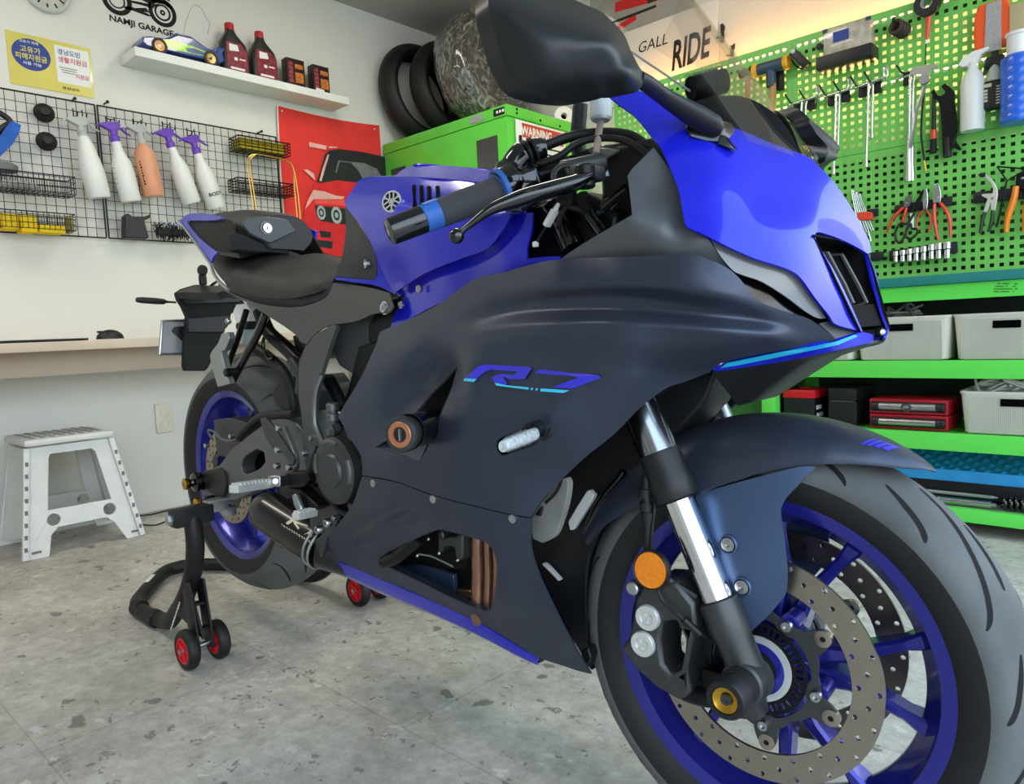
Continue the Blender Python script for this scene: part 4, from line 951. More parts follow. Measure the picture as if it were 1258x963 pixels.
# ---------------------------------------------------------------- handlebar, grip, lever
gE = at(478, 285, y=-.362); gI = at(617, 233, y=-.222); ga = (gI - gE).normalized()
def gp(t): return gE.lerp(gI, t)
L_ = (gI - gE).length
prof = [(1e-5, -.001), (.0115, -.001), (.0165, .001), (.0172, .004), (.0178, L_ * .28), (.0178, L_ * .285)]
mb = MB().lathe(prof, gE, ga, 32); mb.mi = 1; mb.lathe([(1e-5, -.0015), (.004, -.0015), (.006, -.0013)], gE, ga, 14)
be = mb.build('bar_end', [MATS['black_gloss'], MATS['steel']], bike)
mb = MB().lathe([(.0168, L_ * .285), (.0182, L_ * .29), (.0186, L_ * .42), (.0186, L_ * .43), (.0188, L_ * .6), (.0195, L_ * .97)], gE, ga, 36); n0 = len(mb.f)
pass
o = mb.build('grip', [MATS['grip_rubber'], MATS['grip_blue']], bike)
for p in o.data.polygons:
    c_ = p.center + wloc(o); t = (c_ - gE).dot(ga) / L_
    if t < .42: p.material_index = 1
MB().lathe([(.0205, L_ * .31), (.019, L_ * .33), (.0192, L_ * .42), (.0188, L_ * .44)], gE, ga, 36, a0=.6, a1=2.2).build('grip_end_pad', MATS['grip_blue'], o)
MB().lathe([(.0195, L_ * .96), (.0275, L_ * .965), (.029, L_ * .985), (.029, L_ * 1.0), (.024, L_ * 1.01)], gE, ga, 36).build('grip_flange', MATS['grip_blue'], o)
MB().cyl(gp(.3), gI + ga * .16 + Vector((.0, 0, -.0)), .011, None, 16).build('handlebar', MATS['black_metal'], bike)
# lever with ball end
lp = [(561, 290, -.345), (575, 278, -.335), (602, 258, -.318), (630, 247, -.296), (655, 239, -.275), (680, 232, -.25), (705, 225, -.225), (722, 218, -.205)]
pts = catmull([at(x, y, y=z) for x, y, z in lp], 5); n = len(pts)
rr = [.0045 + .0085 * sst(.08, .55, i / (n - 1)) - .001 * sst(.7, 1, i / (n - 1)) for i in range(n)]
mb = MB().tube(pts, rr, 14, sc=.8); mb.ball(at(561, 290, y=-.345), .0092, 20)
lv = mb.build('brake_lever', MATS['black_gloss'], bike, smooth=70)
MB().cyl(at(719, 217, y=-.207) + Vector((0, 0, .014)), at(719, 217, y=-.207) - Vector((0, 0, .014)), .012, None, 18, .002).build('lever_pivot', MATS['black_metal'], lv)
# throttle housing, master cylinder, reservoir
mb = MB(); h1 = gI + ga * .02
mb.tube(catmull([gI - ga * .002 , gI + ga * .012 + Vector((0, 0, .004)), at(628, 215, y=-.2), at(640, 196, y=-.19), at(652, 187, y=-.18), at(668, 184, y=-.165)], 5), [.0255] * 6 + [.0245] * 6 + [.021] * 6 + [.0175] * 6 + [.016] * 2, 18)
mb.cyl(at(634, 192, y=-.19), at(662, 206, y=-.19), .004, None, 8)
mb.box(gI + ga * .03 + Vector((.0, .0, -.012)), (.045, .05, .05), basis(ga), .008)
mb.build('throttle_housing', MATS['black_gloss'], bike, smooth=60)
mb = MB(); mb.torus(at(648, 191, y=-.185), .0185, .003, at(668, 184, y=-.165) - at(640, 196, y=-.19)); mb.torus(at(655, 187, y=-.182), .018, .0025, at(668, 184, y=-.165) - at(640, 196, y=-.19)); mb.build('housing_rings', MATS['black_metal'], bike)
mb = MB().cyl(at(690, 214, y=-.2), at(742, 200, y=-.15), .0165, .014, 20, .003); mb.box(at(722, 213, y=-.19), (.03, .04, .02), None, .005)
mb.lathe([(.011, 0), (.018, 0), (.018, .016), (.011, .016)], at(697, 223, y=-.2), (.4, -.8, .4), 24, closed=True)
mb.build('master_cylinder', MATS['cast_dark'], bike, bevel=.001)
rp = at(738, 148, y=-.12); mb = MB().lathe([(1e-5, 0), (.012, 0), (.0145, .003), (.015, .034), (1e-5, .034)], rp, (0, .1, 1), 28)
rs = mb.build('brake_reservoir', mat('reservoir_plastic', 'c9d3d8', 0.3, trans=0.3, var=0.05), bike)
MB().lathe([(.0155, .034), (.0165, .037), (.0165, .045), (.012, .048), (1e-5, .048)], rp, (0, .1, 1), 28).build('reservoir_cap', MATS['black_plastic'], rs)
MB().tube(catmull([rp, rp + Vector((-.005, 0, -.02)), at(735, 170, y=-.13), at(732, 190, y=-.15)], 4), .0048, 10).build('reservoir_hose', mat('hose_pink', 'a09088', 0.5), rs)
MB().tube(catmull([at(713, 128, y=-.1), at(711, 150, y=-.1), at(709, 172, y=-.1), at(712, 190, y=-.1)], 4), .0105, 12).build('switch_stalk', MATS['black_plastic'], bike)
# hoses that arch over the cockpit
for k, (P, r, m) in enumerate((
        ([(640, 192, -.17), (665, 181, -.16), (700, 168, -.13), (740, 163, -.1), (772, 166, -.09), (792, 178, -.09), (806, 195, -.1)], .0068, 'rubber_black'),
        ([(650, 205, -.19), (685, 193, -.17), (708, 177, -.15), (735, 170, -.13), (765, 172, -.12), (790, 186, -.12), (800, 202, -.12)], .0046, 'rubber_black'),
        ([(780, 185, -.06), (795, 178, -.05), (812, 172, -.05)], .007, 'black_metal'),
        ([(655, 186, -.15), (680, 176, -.13), (710, 166, -.1), (730, 163, -.08)], .006, 'rubber_black'),
        ([(720, 258, -.1), (745, 262, -.12), (765, 240, -.12), (775, 225, -.12)], .0055, 'black_gloss'),
        ([(690, 250, -.16), (715, 258, -.15), (735, 262, -.13), (757, 250, -.12), (776, 230, -.12)], .005, 'rubber_black'),
        ([(715, 240, -.16), (722, 262, -.14), (735, 285, -.12), (745, 300, -.1)], .009, 'rubber_black'),
        ([(705, 235, -.17), (700, 250, -.16), (690, 262, -.16), (686, 280, -.17)], .004, 'rubber_black'))):
    MB().tube(catmull([at(x, y, y=z) for x, y, z in P], 6), r, 10).build('cockpit_hose', MATS[m], bike)
# white plug on a charging lead
mb = MB(); a = at(682, 258, y=-.17); b = at(671, 278, y=-.172); d = (b - a).normalized()
mb.box((a + b) / 2, (.0115, .007, (b - a).length), basis(d, (1, 0, 0)), .002); mb.cyl(a - d * .01, a, .0025, .004, 10)
mb.mi = 1; mb.tube(catmull([b, at(665, 288, y=-.172), at(660, 297, y=-.172)], 4), .0018, 8); mb.mi = 0; mb.box(at(658, 300, y=-.172), (.008, .006, .008), None, .002)
mb.build('charging_plug', [MATS['white_plastic'], MATS['rubber_black']], bike)
# steering head, top clamp, dash
sh = MB().lathe([(1e-5, -.05), (.036, -.05), (.038, 0), (.036, .16), (1e-5, .16)], sw((-.175, 0, .44)), SM @ -FA, 28)
shd = sh.build('steering_head', MATS['black_metal'], bike)
mb = MB(); cl = sw(fk(.555, 0)); Rt = (SM @ Matrix.Rotation(-CA, 3, 'Y'))
mb.box(cl, (.075, .245, .026), Rt, .01); mb.box(cl + Rt @ Vector((-.02, 0, .012)), (.05, .09, .03), Rt, .008)
for s in (-1, 1): mb.cyl(sw(fk(.53, .105 * s)), sw(fk(.575, .105 * s)), .033, None, 24, .003)
mb.build('top_clamp', MATS['cast_dark'], bike, bevel=.002)
for s in (-1, 1):
    c = sw(fk(.578, .105 * s)); mb = MB().lathe([(.023, -.005), (.023, .004), (.017, .006), (.012, .006), (.012, .012), (1e-5, .012)], c, SM @ -FA, 24); fcp = mb.build('fork_cap', MATS['alloy'], bike)
    MB().box(c + (SM @ -FA) * .018, (.014, .014, .014), Rt, .002).build('preload_nut', MATS['white_plastic'], fcp)
# cockpit interior dark parts
dk = [(0, 'dash_body', [(735, 176), (800, 168), (842, 205), (850, 300), (790, 312), (740, 300)], -.10, .10, 'black_plastic'), (0, 'frame_spar', [(640, 250), (720, 235), (760, 262), (752, 318), (700, 322), (645, 330)], -.13, .13, 'black_metal')]
for _, nme, P, y0, y1, m in dk: block(nme, P, y0, y1, MATS[m], bev=.01)
mb = MB(); q4 = [at(*q, y=z) for q, z in zip(bc([(640, 240), (700, 225), (815, 240), (745, 280)]), (-.13, -.1, -.1, -.13))]
mb.add(q4, [(0, 1, 2, 3)]); mb.build('dash_bracket', MATS['alloy'], bike, solid=.003)
MB().tube([at(*q, y=-.135) for q in bc([(722, 320), (738, 395)])], [.0035, .006], 10).build('bracket_bolt', MATS['alloy'], bike)
mb = MB()
for P in ([(400, 300), (470, 260), (540, 300), (520, 370), (440, 400)], [(420, 440), (520, 470), (560, 560), (470, 560)]):
    v2 = [at(*q, y=-.15) for q in bc(P)]; mb.plate([(v.x, v.z) for v in v2], .03, lambda u, v, w: Vector((u, -.15 + w, v)))
mb.build('switch_box', MATS['black_plastic'], bike, bevel=.004)
mb = MB().tube([at(*q, y=-.135) for q in bc([(440, 560), (500, 640), (560, 780)])], .018, 14); mb.tube([at(*q, y=-.14) for q in bc([(610, 520), (660, 620), (720, 700)])], .009, 12); mb.tube([at(*q, y=-.15) for q in bc([(720, 560), (790, 500), (850, 450)])], .006, 10); mb.build('cable_guides', MATS['black_gloss'], bike)
# ---------------------------------------------------------------- mirrors
mc = lambda pts: crop(600, 0, 5.204, pts)
MO = mc([(0, 40), (4, -60), (130, -75), (330, -55), (500, -20), (620, 30), (720, 75), (800, 145), (870, 225), (905, 310), (962, 425), (985, 455), (1000, 475), (990, 530), (945, 590), (870, 602), (800, 600), (680, 640), (560, 655), (400, 640), (280, 612), (200, 572), (140, 490), (80, 350), (30, 170)])
mirk = Skin([(q[0], q[1], q[2]) for q in mc([(0, 30, -.128), (4, -60, -.135), (130, -75, -.13), (330, -55, -.115), (500, -20, -.1), (720, 75, -.075), (870, 225, -.055), (905, 310, -.047), (985, 455, -.03), (945, 590, -.037), (800, 600, -.058), (560, 655, -.088), (280, 612, -.11), (140, 490, -.122), (30, 170, -.128),
    (130, 45, -.108), (300, 90, -.088), (500, 150, -.064), (650, 200, -.046), (780, 245, -.034), (300, 300, -.082), (500, 350, -.058), (700, 350, -.038), (780, 420, -.036), (300, 500, -.092), (500, 550, -.073), (700, 540, -.054), (850, 300, -.035), (900, 450, -.024), (860, 540, -.037)])], axis='x', lam=2e-4)
mm_ = mirk.sheet(MO, (), 5)
# back of the housing carries the glass
ring = [mirk.pt(q.x, q.y) for q in smooth_outline(MO, 4)]
cen = sum(ring, Vector()) / len(ring)
bk = [r + Vector((-.024, 0, 0)) + (cen - r) * .04 for r in ring]
mb = MB(); mb.v = list(mm_.v); mb.f = list(mm_.f); mb.m = list(mm_.m); mb.loft([ring, bk], closed_u=True); mb.add(bk, [tuple(range(len(bk)))])
def both(mb, name, m, parents, **k):
    out = []
    for i, p in enumerate(parents):
        q = mb
        if i: q = MB(); q.v = [(v[0], -v[1] + .04 * sst(.14, .24, -v[1]), v[2]) for v in mb.v]; q.f = [t[::-1] for t in mb.f]; q.m = list(mb.m)
        out.append(q.build(name, m, p, **k))
    return out
mirs = both(mb, 'rear_mirror', mat('mirror_shell', '1e2022', 0.38, var=0.06, bump=0.03, bscale=900), [bike, bike], smooth=60)
mb = MB(); gl = [cen + Vector((-.03, 0, 0)) + (b - cen) * .9 * 1.0 for b in [Vector((cen.x - .005, v.y, v.z)) for v in bk]]; mb.add([Vector((bk[i].x - .0015, v.y, v.z)) for i, v in enumerate(gl)], [tuple(range(len(gl)))])
both(mb, 'mirror_glass', MATS['chrome'], mirs)
sp = [(784, 98, -.247, .0125), (795, 103, -.235, .011), (812, 116, -.2, .0115), (832, 129, -.178, .0135), (855, 143, -.158, .0165), (875, 155, -.142, .0165), (884, 160, -.134, .009)]
P = catmull([at(x, y, y=z) for x, y, z, r in sp], 4); R_ = list(np.interp(np.linspace(0, 1, len(P)), np.linspace(0, 1, len(sp)), [q[3] for q in sp]))
mb = MB().tube(P, R_, 16, sc=.7)
both(mb, 'mirror_stem', MATS['black_plastic'], mirs, smooth=70)
mb = MB(); b0 = [at(*q, y=z) for q, z in zip(crop(780, 60, 3.776, [(250, 300), (300, 300), (400, 345), (412, 375), (395, 435), (330, 430), (260, 410), (235, 375)]), (-.152, -.148, -.135, -.135, -.14, -.148, -.16, -.16))]
b1 = [q + Vector((0, .03, .004)) for q in b0]; mb.loft([b0, b1], closed_u=True, caps=True)
t0 = [at(*q, y=z) for q, z in zip(crop(780, 60, 3.776, [(390, 400), (405, 395), (462, 468), (380, 442)]), (-.14, -.138, -.135, -.145))]; mb.loft([t0, [q + Vector((0, .012, 0)) for q in t0]], closed_u=True, caps=True)
both(mb, 'mirror_base', MATS['black_gloss'], mirs, bevel=.003)
# ---------------------------------------------------------------- windscreen and dash hood
cenp = [at(988, 194, y=0), at(962, 157, y=0), at(920, 97, y=0), at(885, 48, y=0), at(851, 0, y=0), at(825, -38, y=0)]
edgp = [at(884, 160, y=-.132), at(864, 132, y=-.132), at(842, 106, y=-.128), at(806, 82, y=-.12), at(768, 55, y=-.108), at(725, 22, y=-.085)]
rows = []
for c_, e_ in zip(catmull(cenp, 4), catmull(edgp, 4)):
    row = []
    for j in range(25):
        ph = -math.pi / 2 + math.pi * j / 24; s_, q = math.sin(ph), 1 - math.cos(ph)
        row.append(Vector((c_.x + (e_.x - c_.x) * q, abs(e_.y) * s_, c_.z + (e_.z - c_.z) * q)))
    rows.append(row)
ws = MB().loft(rows).build('windscreen', MATS['screen_glass'], bike, solid=.0022, smooth=80)
hood = Skin([(850, 138, -.125), (858, 124, -.105), (900, 120, -.06), (935, 130, -.03), (965, 152, -.01), (984, 188, .0), (930, 165, -.055), (890, 152, -.108), (900, 138, -.085)], lam=2e-3)
hm = hood.sheet([(840, 138), (852, 126), (870, 120), (900, 117), (920, 121), (940, 131), (962, 150), (986, 191), (949, 177), (920, 165), (891, 153.5), (870, 146)], (), 5)
hm.build('dash_hood', MATS['matte_black'], bike, solid=.003, fix=False); mirror_part(hm, 'dash_hood', MATS['matte_black'], bike)
a = at(848, 110, y=-.05); b = at(890, 99, y=-.012); d = (b - a).normalized()
L2 = (b - a).length
mb = MB().lathe([(1e-5, 0), (.0155, 0), (.0165, .002), (.0165, L2 * .6), (.0175, L2 * .62), (.0175, L2 * .78), (.0155, L2 * .8), (.0155, L2), (.013, L2 + .001), (1e-5, L2 - .002)], a, d, 28); mb.cyl((a + b) / 2, (a + b) / 2 + Vector((0, 0, -.035)), .006, None, 10)
dcm = mb.build('dash_camera', MATS['matte_black'], bike)
MB().lathe([(.0195, -.002), (.0195, L2 * .9), (.018, L2 * .92)], a, d, 28).build('camera_sleeve', clear_mat('clear_sleeve', (.93, .94, .95), .35), dcm, solid=.001)
# thin lead from the dash camera
MB().tube(catmull([at(848, 112, y=-.05), at(830, 100, y=-.055), at(800, 80, y=-.05), at(776, 64, y=-.04)], 5), .0016, 6).build('camera_lead', mat('grey_lead', '8d8f90', .4), dcm)
# ---------------------------------------------------------------- engine, frame, swingarm, exhaust, rear end
gc = lambda pts: crop(220, 440, 3.931, pts)
wc = lambda pts: crop(440, 620, 6.255, pts)
kc = lambda pts: crop(600, 580, 6.255, pts)
def sideplate(name, pts, y0, th, m, parent=None, holes=(), bev=.004, n=3, corner=40, mb=None):
    """solid cut from the side view: outer face at lateral offset y0, th thick inwards"""
    f = lambda L: [(at(q[0], q[1], y=y0).x, at(q[0], q[1], y=y0).z) for q in L]
    r = mb or MB()
    r.plate(f(smooth_outline(pts, n, corner)), th, lambda u, v, w: Vector((u, y0 + w, v)), [f(smooth_outline(h, n, corner)) for h in holes])
    return r if mb is not None else r.build(name, m, parent or bike, bevel=bev)
eng = sideplate('engine_block', [(440, 425), (500, 410), (560, 440), (600, 520), (640, 600), (636, 640), (600, 655), (560, 650), (470, 655), (430, 640), (405, 620), (392, 560), (420, 500)], -.13, .26, MATS['black_metal'])
sideplate('engine_sump', [(455, 640), (560, 640), (575, 655), (570, 700), (520, 700), (470, 690), (430, 670)], -.07, .15, MATS['black_rough'], eng)
sideplate('engine_fin', wc([(610, 205), (640, 200), (655, 260), (700, 240), (745, 245), (770, 225), (800, 230), (800, 400), (790, 430), (755, 430), (735, 330), (690, 320), (650, 330), (640, 370), (612, 372)]), -.15, .03, MATS['cast_dark'], eng)
mb = MB()
for (x, y) in ((624, 372), (765, 425), (540, 262), (460, 293), (455, 390)): c = at(*wc([(x, y)])[0], y=-.155); mb.ball(c, .0035, 10)
mb.build('engine_bolts', MATS['steel'], eng)
MB().tube(catmull([at(*q, y=-.15) for q in wc([(455, 380), (560, 395), (640, 430), (730, 475)])], 5), .0018, 7).build('engine_wire', MATS['alloy'], eng)
MB().tube(catmull([at(*q, y=-.17) for q in wc([(200, 440), (300, 400), (420, 300), (480, 250)])], 5), .012, 10).build('engine_hose', MATS['black_metal'], eng)
# header pipes seen through the belly opening
for (x, r, t) in ((928, .0125, 0), (1005, .0075, 0), (1066, .006, 0)):
    a, b = at(*wc([(x + 6, 180)])[0], y=-.12), at(*wc([(x - 4, 860)])[0], y=-.12)
    MB().tube(catmull([a + Vector((.0, .05, .05)), a, (a + b) / 2, b, b + Vector((-.03, .04, -.015))], 5), r, 18).build('header_pipe', MATS['copper_pipe'], bike)
sideplate('header_clamp', wc([(745, 650), (860, 655), (870, 720), (800, 740), (740, 700)]), -.1, .03, MATS['copper_pipe'])
sideplate('belly_lining', wc([(160, 500), (330, 470), (500, 470), (730, 540), (745, 730), (860, 790), (1020, 820), (1060, 860), (700, 760), (260, 560)]), -.09, .01, MATS['navy_lightened'])
sideplate('exhaust_collector', wc([(480, 480), (730, 480), (900, 300), (1080, 260), (1080, 800), (870, 780), (740, 760), (730, 560)]), -.05, .08, MATS['black_rough'])
# shroud between belly panel and front wheel
sh = sideplate('radiator_shroud', [(645, 640), (690, 585), (760, 525), (830, 470), (880, 456), (860, 500), (800, 560), (760, 610), (735, 660), (722, 700), (722, 780), (726, 826), (709, 797), (686, 755), (664, 706), (650, 672)], -.045, .09, MATS['black_plastic'])
sideplate('coolant_bottle', kc([(335, 340), (420, 215), (560, 55), (590, 45), (612, 90), (596, 230), (545, 400), (500, 498), (415, 545), (345, 515), (325, 420)]), -.15, .012, mat('bottle_grey', '96968f', 0.3, trans=0.2, var=0.2, vscale=25), bev=.004)
sideplate('coolant_strap', kc([(350, 330), (400, 260), (420, 270), (395, 345)]), -.153, .02, MATS['black_plastic'])
MB().tube(catmull([at(*q, y=-.155) for q in kc([(440, 235), (500, 180), (540, 120), (560, 60)])], 4), .0022, 6).build('coolant_hose', MATS['rubber_black'], bike)
sideplate('shroud_trim', kc([(755, 145), (775, 138), (802, 168), (800, 210), (650, 445), (625, 447), (612, 380), (640, 330)]), -.062, .01, mat('pale_metal', 'd9dad6', .35, var=.03), sh)
sideplate('shroud_trim', kc([(412, 697), (440, 712), (550, 832), (535, 838), (412, 712)]), -.06, .01, MATS['pale_metal'], sh)
MB().tube(catmull([at(*q, y=-.06) for q in kc([(735, 470), (800, 320), (880, 190), (1000, 50), (1040, -10)])], 5), .005, 10).build('shroud_edge', MATS['black_gloss'], sh)
sideplate('belly_tab', [(712, 800), (722, 795), (726, 808), (720, 822)], -.095, .03, MATS['black_plastic'])
# clutch cover and small covers on the engine side
cc = at(*gc([(768, 540)])[0], y=-.185)
mb = MB().lathe([(1e-5, .020), (.030, .020), (.034, .015), (.036, .0155), (.058, .0135), (.063, .009), (.064, -.02), (.072, -.022), (.074, -.06), (1e-5, -.06)], cc, (0, -1, 0), 48)
for i in range(8):
    a = .3 + i * math.pi / 4; mb.cyl(cc + Vector((.071 * math.cos(a), 0, .071 * math.sin(a))) + Vector((0, .03, 0)), cc + Vector((.071 * math.cos(a), .006, .071 * math.sin(a))), .0075, None, 12, .001)
clutch = mb.build('clutch_cover', MATS['cast_dark'], eng)
mb = MB()
for a0, a1 in ((-.3, .45), (1.2, 2.0), (2.6, 3.3)):
    mb.tube([cc + Vector((.055 * math.cos(a0 + (a1 - a0) * i / 8), -.012, .055 * math.sin(a0 + (a1 - a0) * i / 8))) for i in range(9)], .005, 8)
mb.build('cover_ribs', MATS['cast_grey'], clutch)
sideplate('crankcase', gc([(640, 420), (720, 380), (860, 430), (885, 560), (860, 690), (800, 760), (740, 860), (640, 840), (640, 700), (680, 640), (620, 560)]), -.15, .05, MATS['cast_dark'], eng)
mb = MB()
for P in ([(742, 215), (745, 300), (735, 370)], [(760, 330), (730, 360)]): mb.tube([at(*q, y=-.17) for q in gc(P)], .0095, 12)
for (x, y) in ((742, 235), (742, 285)): c = at(*gc([(x, y)])[0], y=-.172); mb.cyl(c + Vector((0, 0, .007)), c - Vector((0, 0, .007)), .0125, None, 14, .001)
mb.build('coolant_joint', MATS['cast_grey'], eng)
mb = MB().tube(catmull([at(*q, y=-.17) for q in gc([(745, 600), (750, 690), (790, 740), (830, 755)])], 4), .007, 10); c = at(*gc([(790, 760)])[0], y=-.17); mb.torus(c, .012, .004, (0, 1, 0)); mb.build('oil_line', MATS['black_metal'], eng)
# tall plate that carries swingarm pivot and foot peg
piv = Skin([(q[0], q[1], z) for q, z in zip(gc([(590, -40), (700, -70), (690, 80), (655, 150), (655, 300), (690, 400), (725, 470), (600, 180), (600, 340), (610, 500), (640, 640), (735, 640), (745, 850), (690, 940), (650, 840)]), (-.15, -.16, -.166, -.172, -.176, -.176, -.174, -.16, -.166, -.168, -.172, -.172, -.172, -.17, -.17))], lam=3e-3)
pv = piv.panel('pivot_plate', gc([(580, 10), (612, -60), (655, -112), (700, -140), (745, -162), (760, -150), (735, -80), (712, -10), (690, 60), (668, 140), (655, 220), (654, 300), (668, 350), (690, 405), (722, 468), (712, 475), (690, 440), (660, 420), (640, 480), (620, 560), (612, 520), (600, 440), (598, 340), (588, 250), (576, 180), (578, 80)]), MATS['panel_grey'], bike, step=5, th=.008, corner=22, n=1)
mb = MB(); mb.tube(catmull([piv.pt(*q, .002) for q in gc([(690, 80), (664, 150), (656, 230), (657, 310), (672, 360), (698, 415), (722, 466)])], 5), .0065, 8); mb.build('plate_edge', MATS['cast_grey'], pv)
sideplate('frame_lower', gc([(610, 560), (650, 470), (690, 430), (720, 480), (735, 560), (730, 650), (765, 740), (760, 800), (735, 850), (715, 870), (690, 960), (650, 955), (655, 880), (690, 850), (640, 830), (630, 780), (660, 700), (640, 640), (590, 600)]), -.168, .03, MATS['cast_dark'], pv)
for (x, y, r) in ((664, 578, .011), (715, 795, .009), (672, 828, .0085), (603, 460, .006), (640, 385, .005), (752, 770, .005)):
    c = at(*gc([(x, y)])[0], y=-.174); mb = MB().lathe([(1e-5, .001), (r * .4, .001), (r * .45, .005), (r * .85, .005), (r, .002), (r, -.006)], c, (-.1, -1, 0), 20); mb.build('frame_bolt', MATS['steel'], pv)
MB().lathe([(.014, 0), (.017, .003), (.017, -.01)], at(*gc([(664, 578)])[0], y=-.17), (0, -1, 0), 24).build('pivot_recess', MATS['black_gloss'], pv)
# swingarm
sa = sideplate('swingarm', gc([(100, 570), (120, 545), (190, 520), (245, 450), (320, 385), (400, 325), (470, 290), (540, 300), (600, 360), (625, 470), (610, 570), (560, 600), (430, 620), (330, 660), (250, 690), (150, 690), (105, 640)]), -.152, .035, MATS['cast_grey'], None, [gc([(300, 520), (318, 475), (375, 440), (410, 455), (416, 500), (385, 535), (325, 562), (305, 550)])], bev=.006)
sideplate('swingarm', gc([(100, 570), (190, 520), (245, 450), (320, 385), (470, 290), (600, 360), (625, 470), (560, 600), (330, 660), (150, 690)]), .118, .035, MATS['cast_grey'], None, [gc([(300, 520), (318, 475), (375, 440), (410, 455), (416, 500), (385, 535), (325, 562), (305, 550)])])
sideplate('swingarm_lining', gc([(290, 510), (330, 440), (430, 430), (430, 560), (300, 580)]), -.118, .004, MATS['dark_void'], sa)
ac2 = RAX
mb = MB().lathe([(1e-5, 0), (.020, 0), (.0235, .004), (.0235, .014), (.02, .015), (.02, .018), (.0235, .019), (.0235, .028), (.012, .033), (.010, .038)], ac2 + Vector((0, -.15, 0)), (0, -1, 0), 28); mb.mi = 1
mb.lathe([(.006, .036), (.0065, .040), (.014, .045), (.0145, .052), (.006, .054), (1e-5, .051)], ac2 + Vector((0, -.15, 0)), (0, -1, 0), 24)
mb.build('axle_slider', [MATS['black_gloss'], MATS['gold']], sa)
for dx in (.035,):
    c = at(*gc([(165, 685)])[0], y=-.155); mb = MB().lathe([(1e-5, 0), (.013, 0), (.014, .02), (.008, .024)], c, (0, -1, 0), 20); mb.mi = 1; mb.lathe([(.006, .02), (.006, .03), (.0125, .036), (.0125, .044), (.004, .045), (.003, .04), (1e-5, .04)], c, (0, -1, 0), 20); mb.build('stand_bobbin', [MATS['black_gloss'], MATS['gold']], sa)
sideplate('chain_adjuster', gc([(105, 548), (190, 532), (215, 560), (222, 620), (215, 668), (165, 662), (118, 625)]), -.16, .03, MATS['black_plastic'], sa, bev=.006)
# rear caliper with hose
rcal = sideplate('rear_caliper', gc([(165, 300), (240, 290), (320, 310), (330, 380), (300, 400), (290, 440), (240, 480), (185, 470), (175, 400)]), -.125, .06, MATS['cast_dark'], bev=.008)
MB().tube(catmull([at(*q, y=-.15) for q in gc([(290, 385), (335, 330), (390, 285), (440, 275), (500, 272), (555, 270)])], 5), .009, 12).build('rear_hose', MATS['rubber_black'], rcal)
MB().tube(catmull([at(*q, y=-.145) for q in gc([(160, 390), (140, 350), (170, 355), (205, 390), (255, 400), (285, 385)])], 5), .003, 8).build('sensor_wire', MATS['cast_grey'], rcal)
mb = MB()
for (x, y) in ((145, 420), (265, 375)): c = at(*gc([(x, y)])[0], y=-.13); mb.cyl(c, c + Vector((0, -.012, 0)), .006, None, 10, .001)
mb.build('caliper_bolts', MATS['steel'], rcal)
# heel guard, foot peg and brake pedal
hg = sideplate('heel_guard', gc([(390, 292), (410, 288), (445, 320), (520, 430), (552, 480), (548, 520), (500, 460), (470, 455), (440, 420), (412, 370)]), -.195, .006, MATS['cast_dark'], bev=.001)
sideplate('heel_guard_post', gc([(480, 330), (500, 328), (545, 440), (560, 520), (545, 560), (535, 520), (505, 420)]), -.19, .012, MATS['cast_grey'], hg)
for (x, y) in ((479, 337), (474, 443), (470, 520), (529, 527)):
    c = at(*gc([(x, y)])[0], y=-.196); MB().lathe([(1e-5, .004), (.0055, .004), (.0065, 0), (.0065, -.006)], c, (0, -1, 0), 16).build('guard_bolt', MATS['steel'], hg)
pa, pb = at(*gc([(440, 605)])[0], y=-.225), at(*gc([(262, 632)])[0], y=-.325)
d = (pb - pa).normalized(); Rb = basis(d, (0, 0, 1)); L3 = (pb - pa).length
mb = MB(); mb.box((pa + pb) / 2, (.022, .016, L3), Rb, .004)
for i in range(9): mb.box(pa + d * (L3 * (.12 + .78 * i / 8)) + Rb @ Vector((0, .008, 0)), (.023, .005, .0055), Rb, .001)
peg = mb.build('foot_peg', MATS['white_metal'], bike)
mb = MB(); mb.box(at(*gc([(485, 590)])[0], y=-.212), (.03, .022, .04), Rb, .004); mb.cyl(at(*gc([(466, 594)])[0], y=-.235), at(*gc([(466, 594)])[0], y=-.20), .007, None, 14, .001)
mb.build('peg_hinge', MATS['steel'], peg, bevel=.001)
mb = MB(); sideplate('x', gc([(500, 560), (540, 550), (610, 555), (625, 590), (600, 620), (540, 620), (500, 610)]), -.2, .03, None, mb=mb); sideplate('x', gc([(520, 625), (580, 630), (640, 690), (670, 720), (640, 740), (600, 720), (560, 680)]), -.195, .03, None, mb=mb)
mb.build('peg_bracket', MATS['black_metal'], bike, bevel=.003)
pd = sideplate('brake_pedal', gc([(540, 660), (555, 655), (590, 735), (575, 745), (555, 720)]), -.21, .012, MATS['alloy'])
mb = MB(); a, b = at(*gc([(655, 745)])[0], y=-.205), at(*gc([(560, 765)])[0], y=-.255); d = (b - a).normalized(); mb.box((a + b) / 2, (.018, .014, (b - a).length), basis(d, (0, 0, 1)), .004)
for i in range(6): mb.box(a.lerp(b, .15 + .14 * i) + Vector((0, 0, .008)), (.018, .004, .004), basis(d, (0, 0, 1)), .001)
mb.build('pedal_tip', MATS['white_metal'], pd)
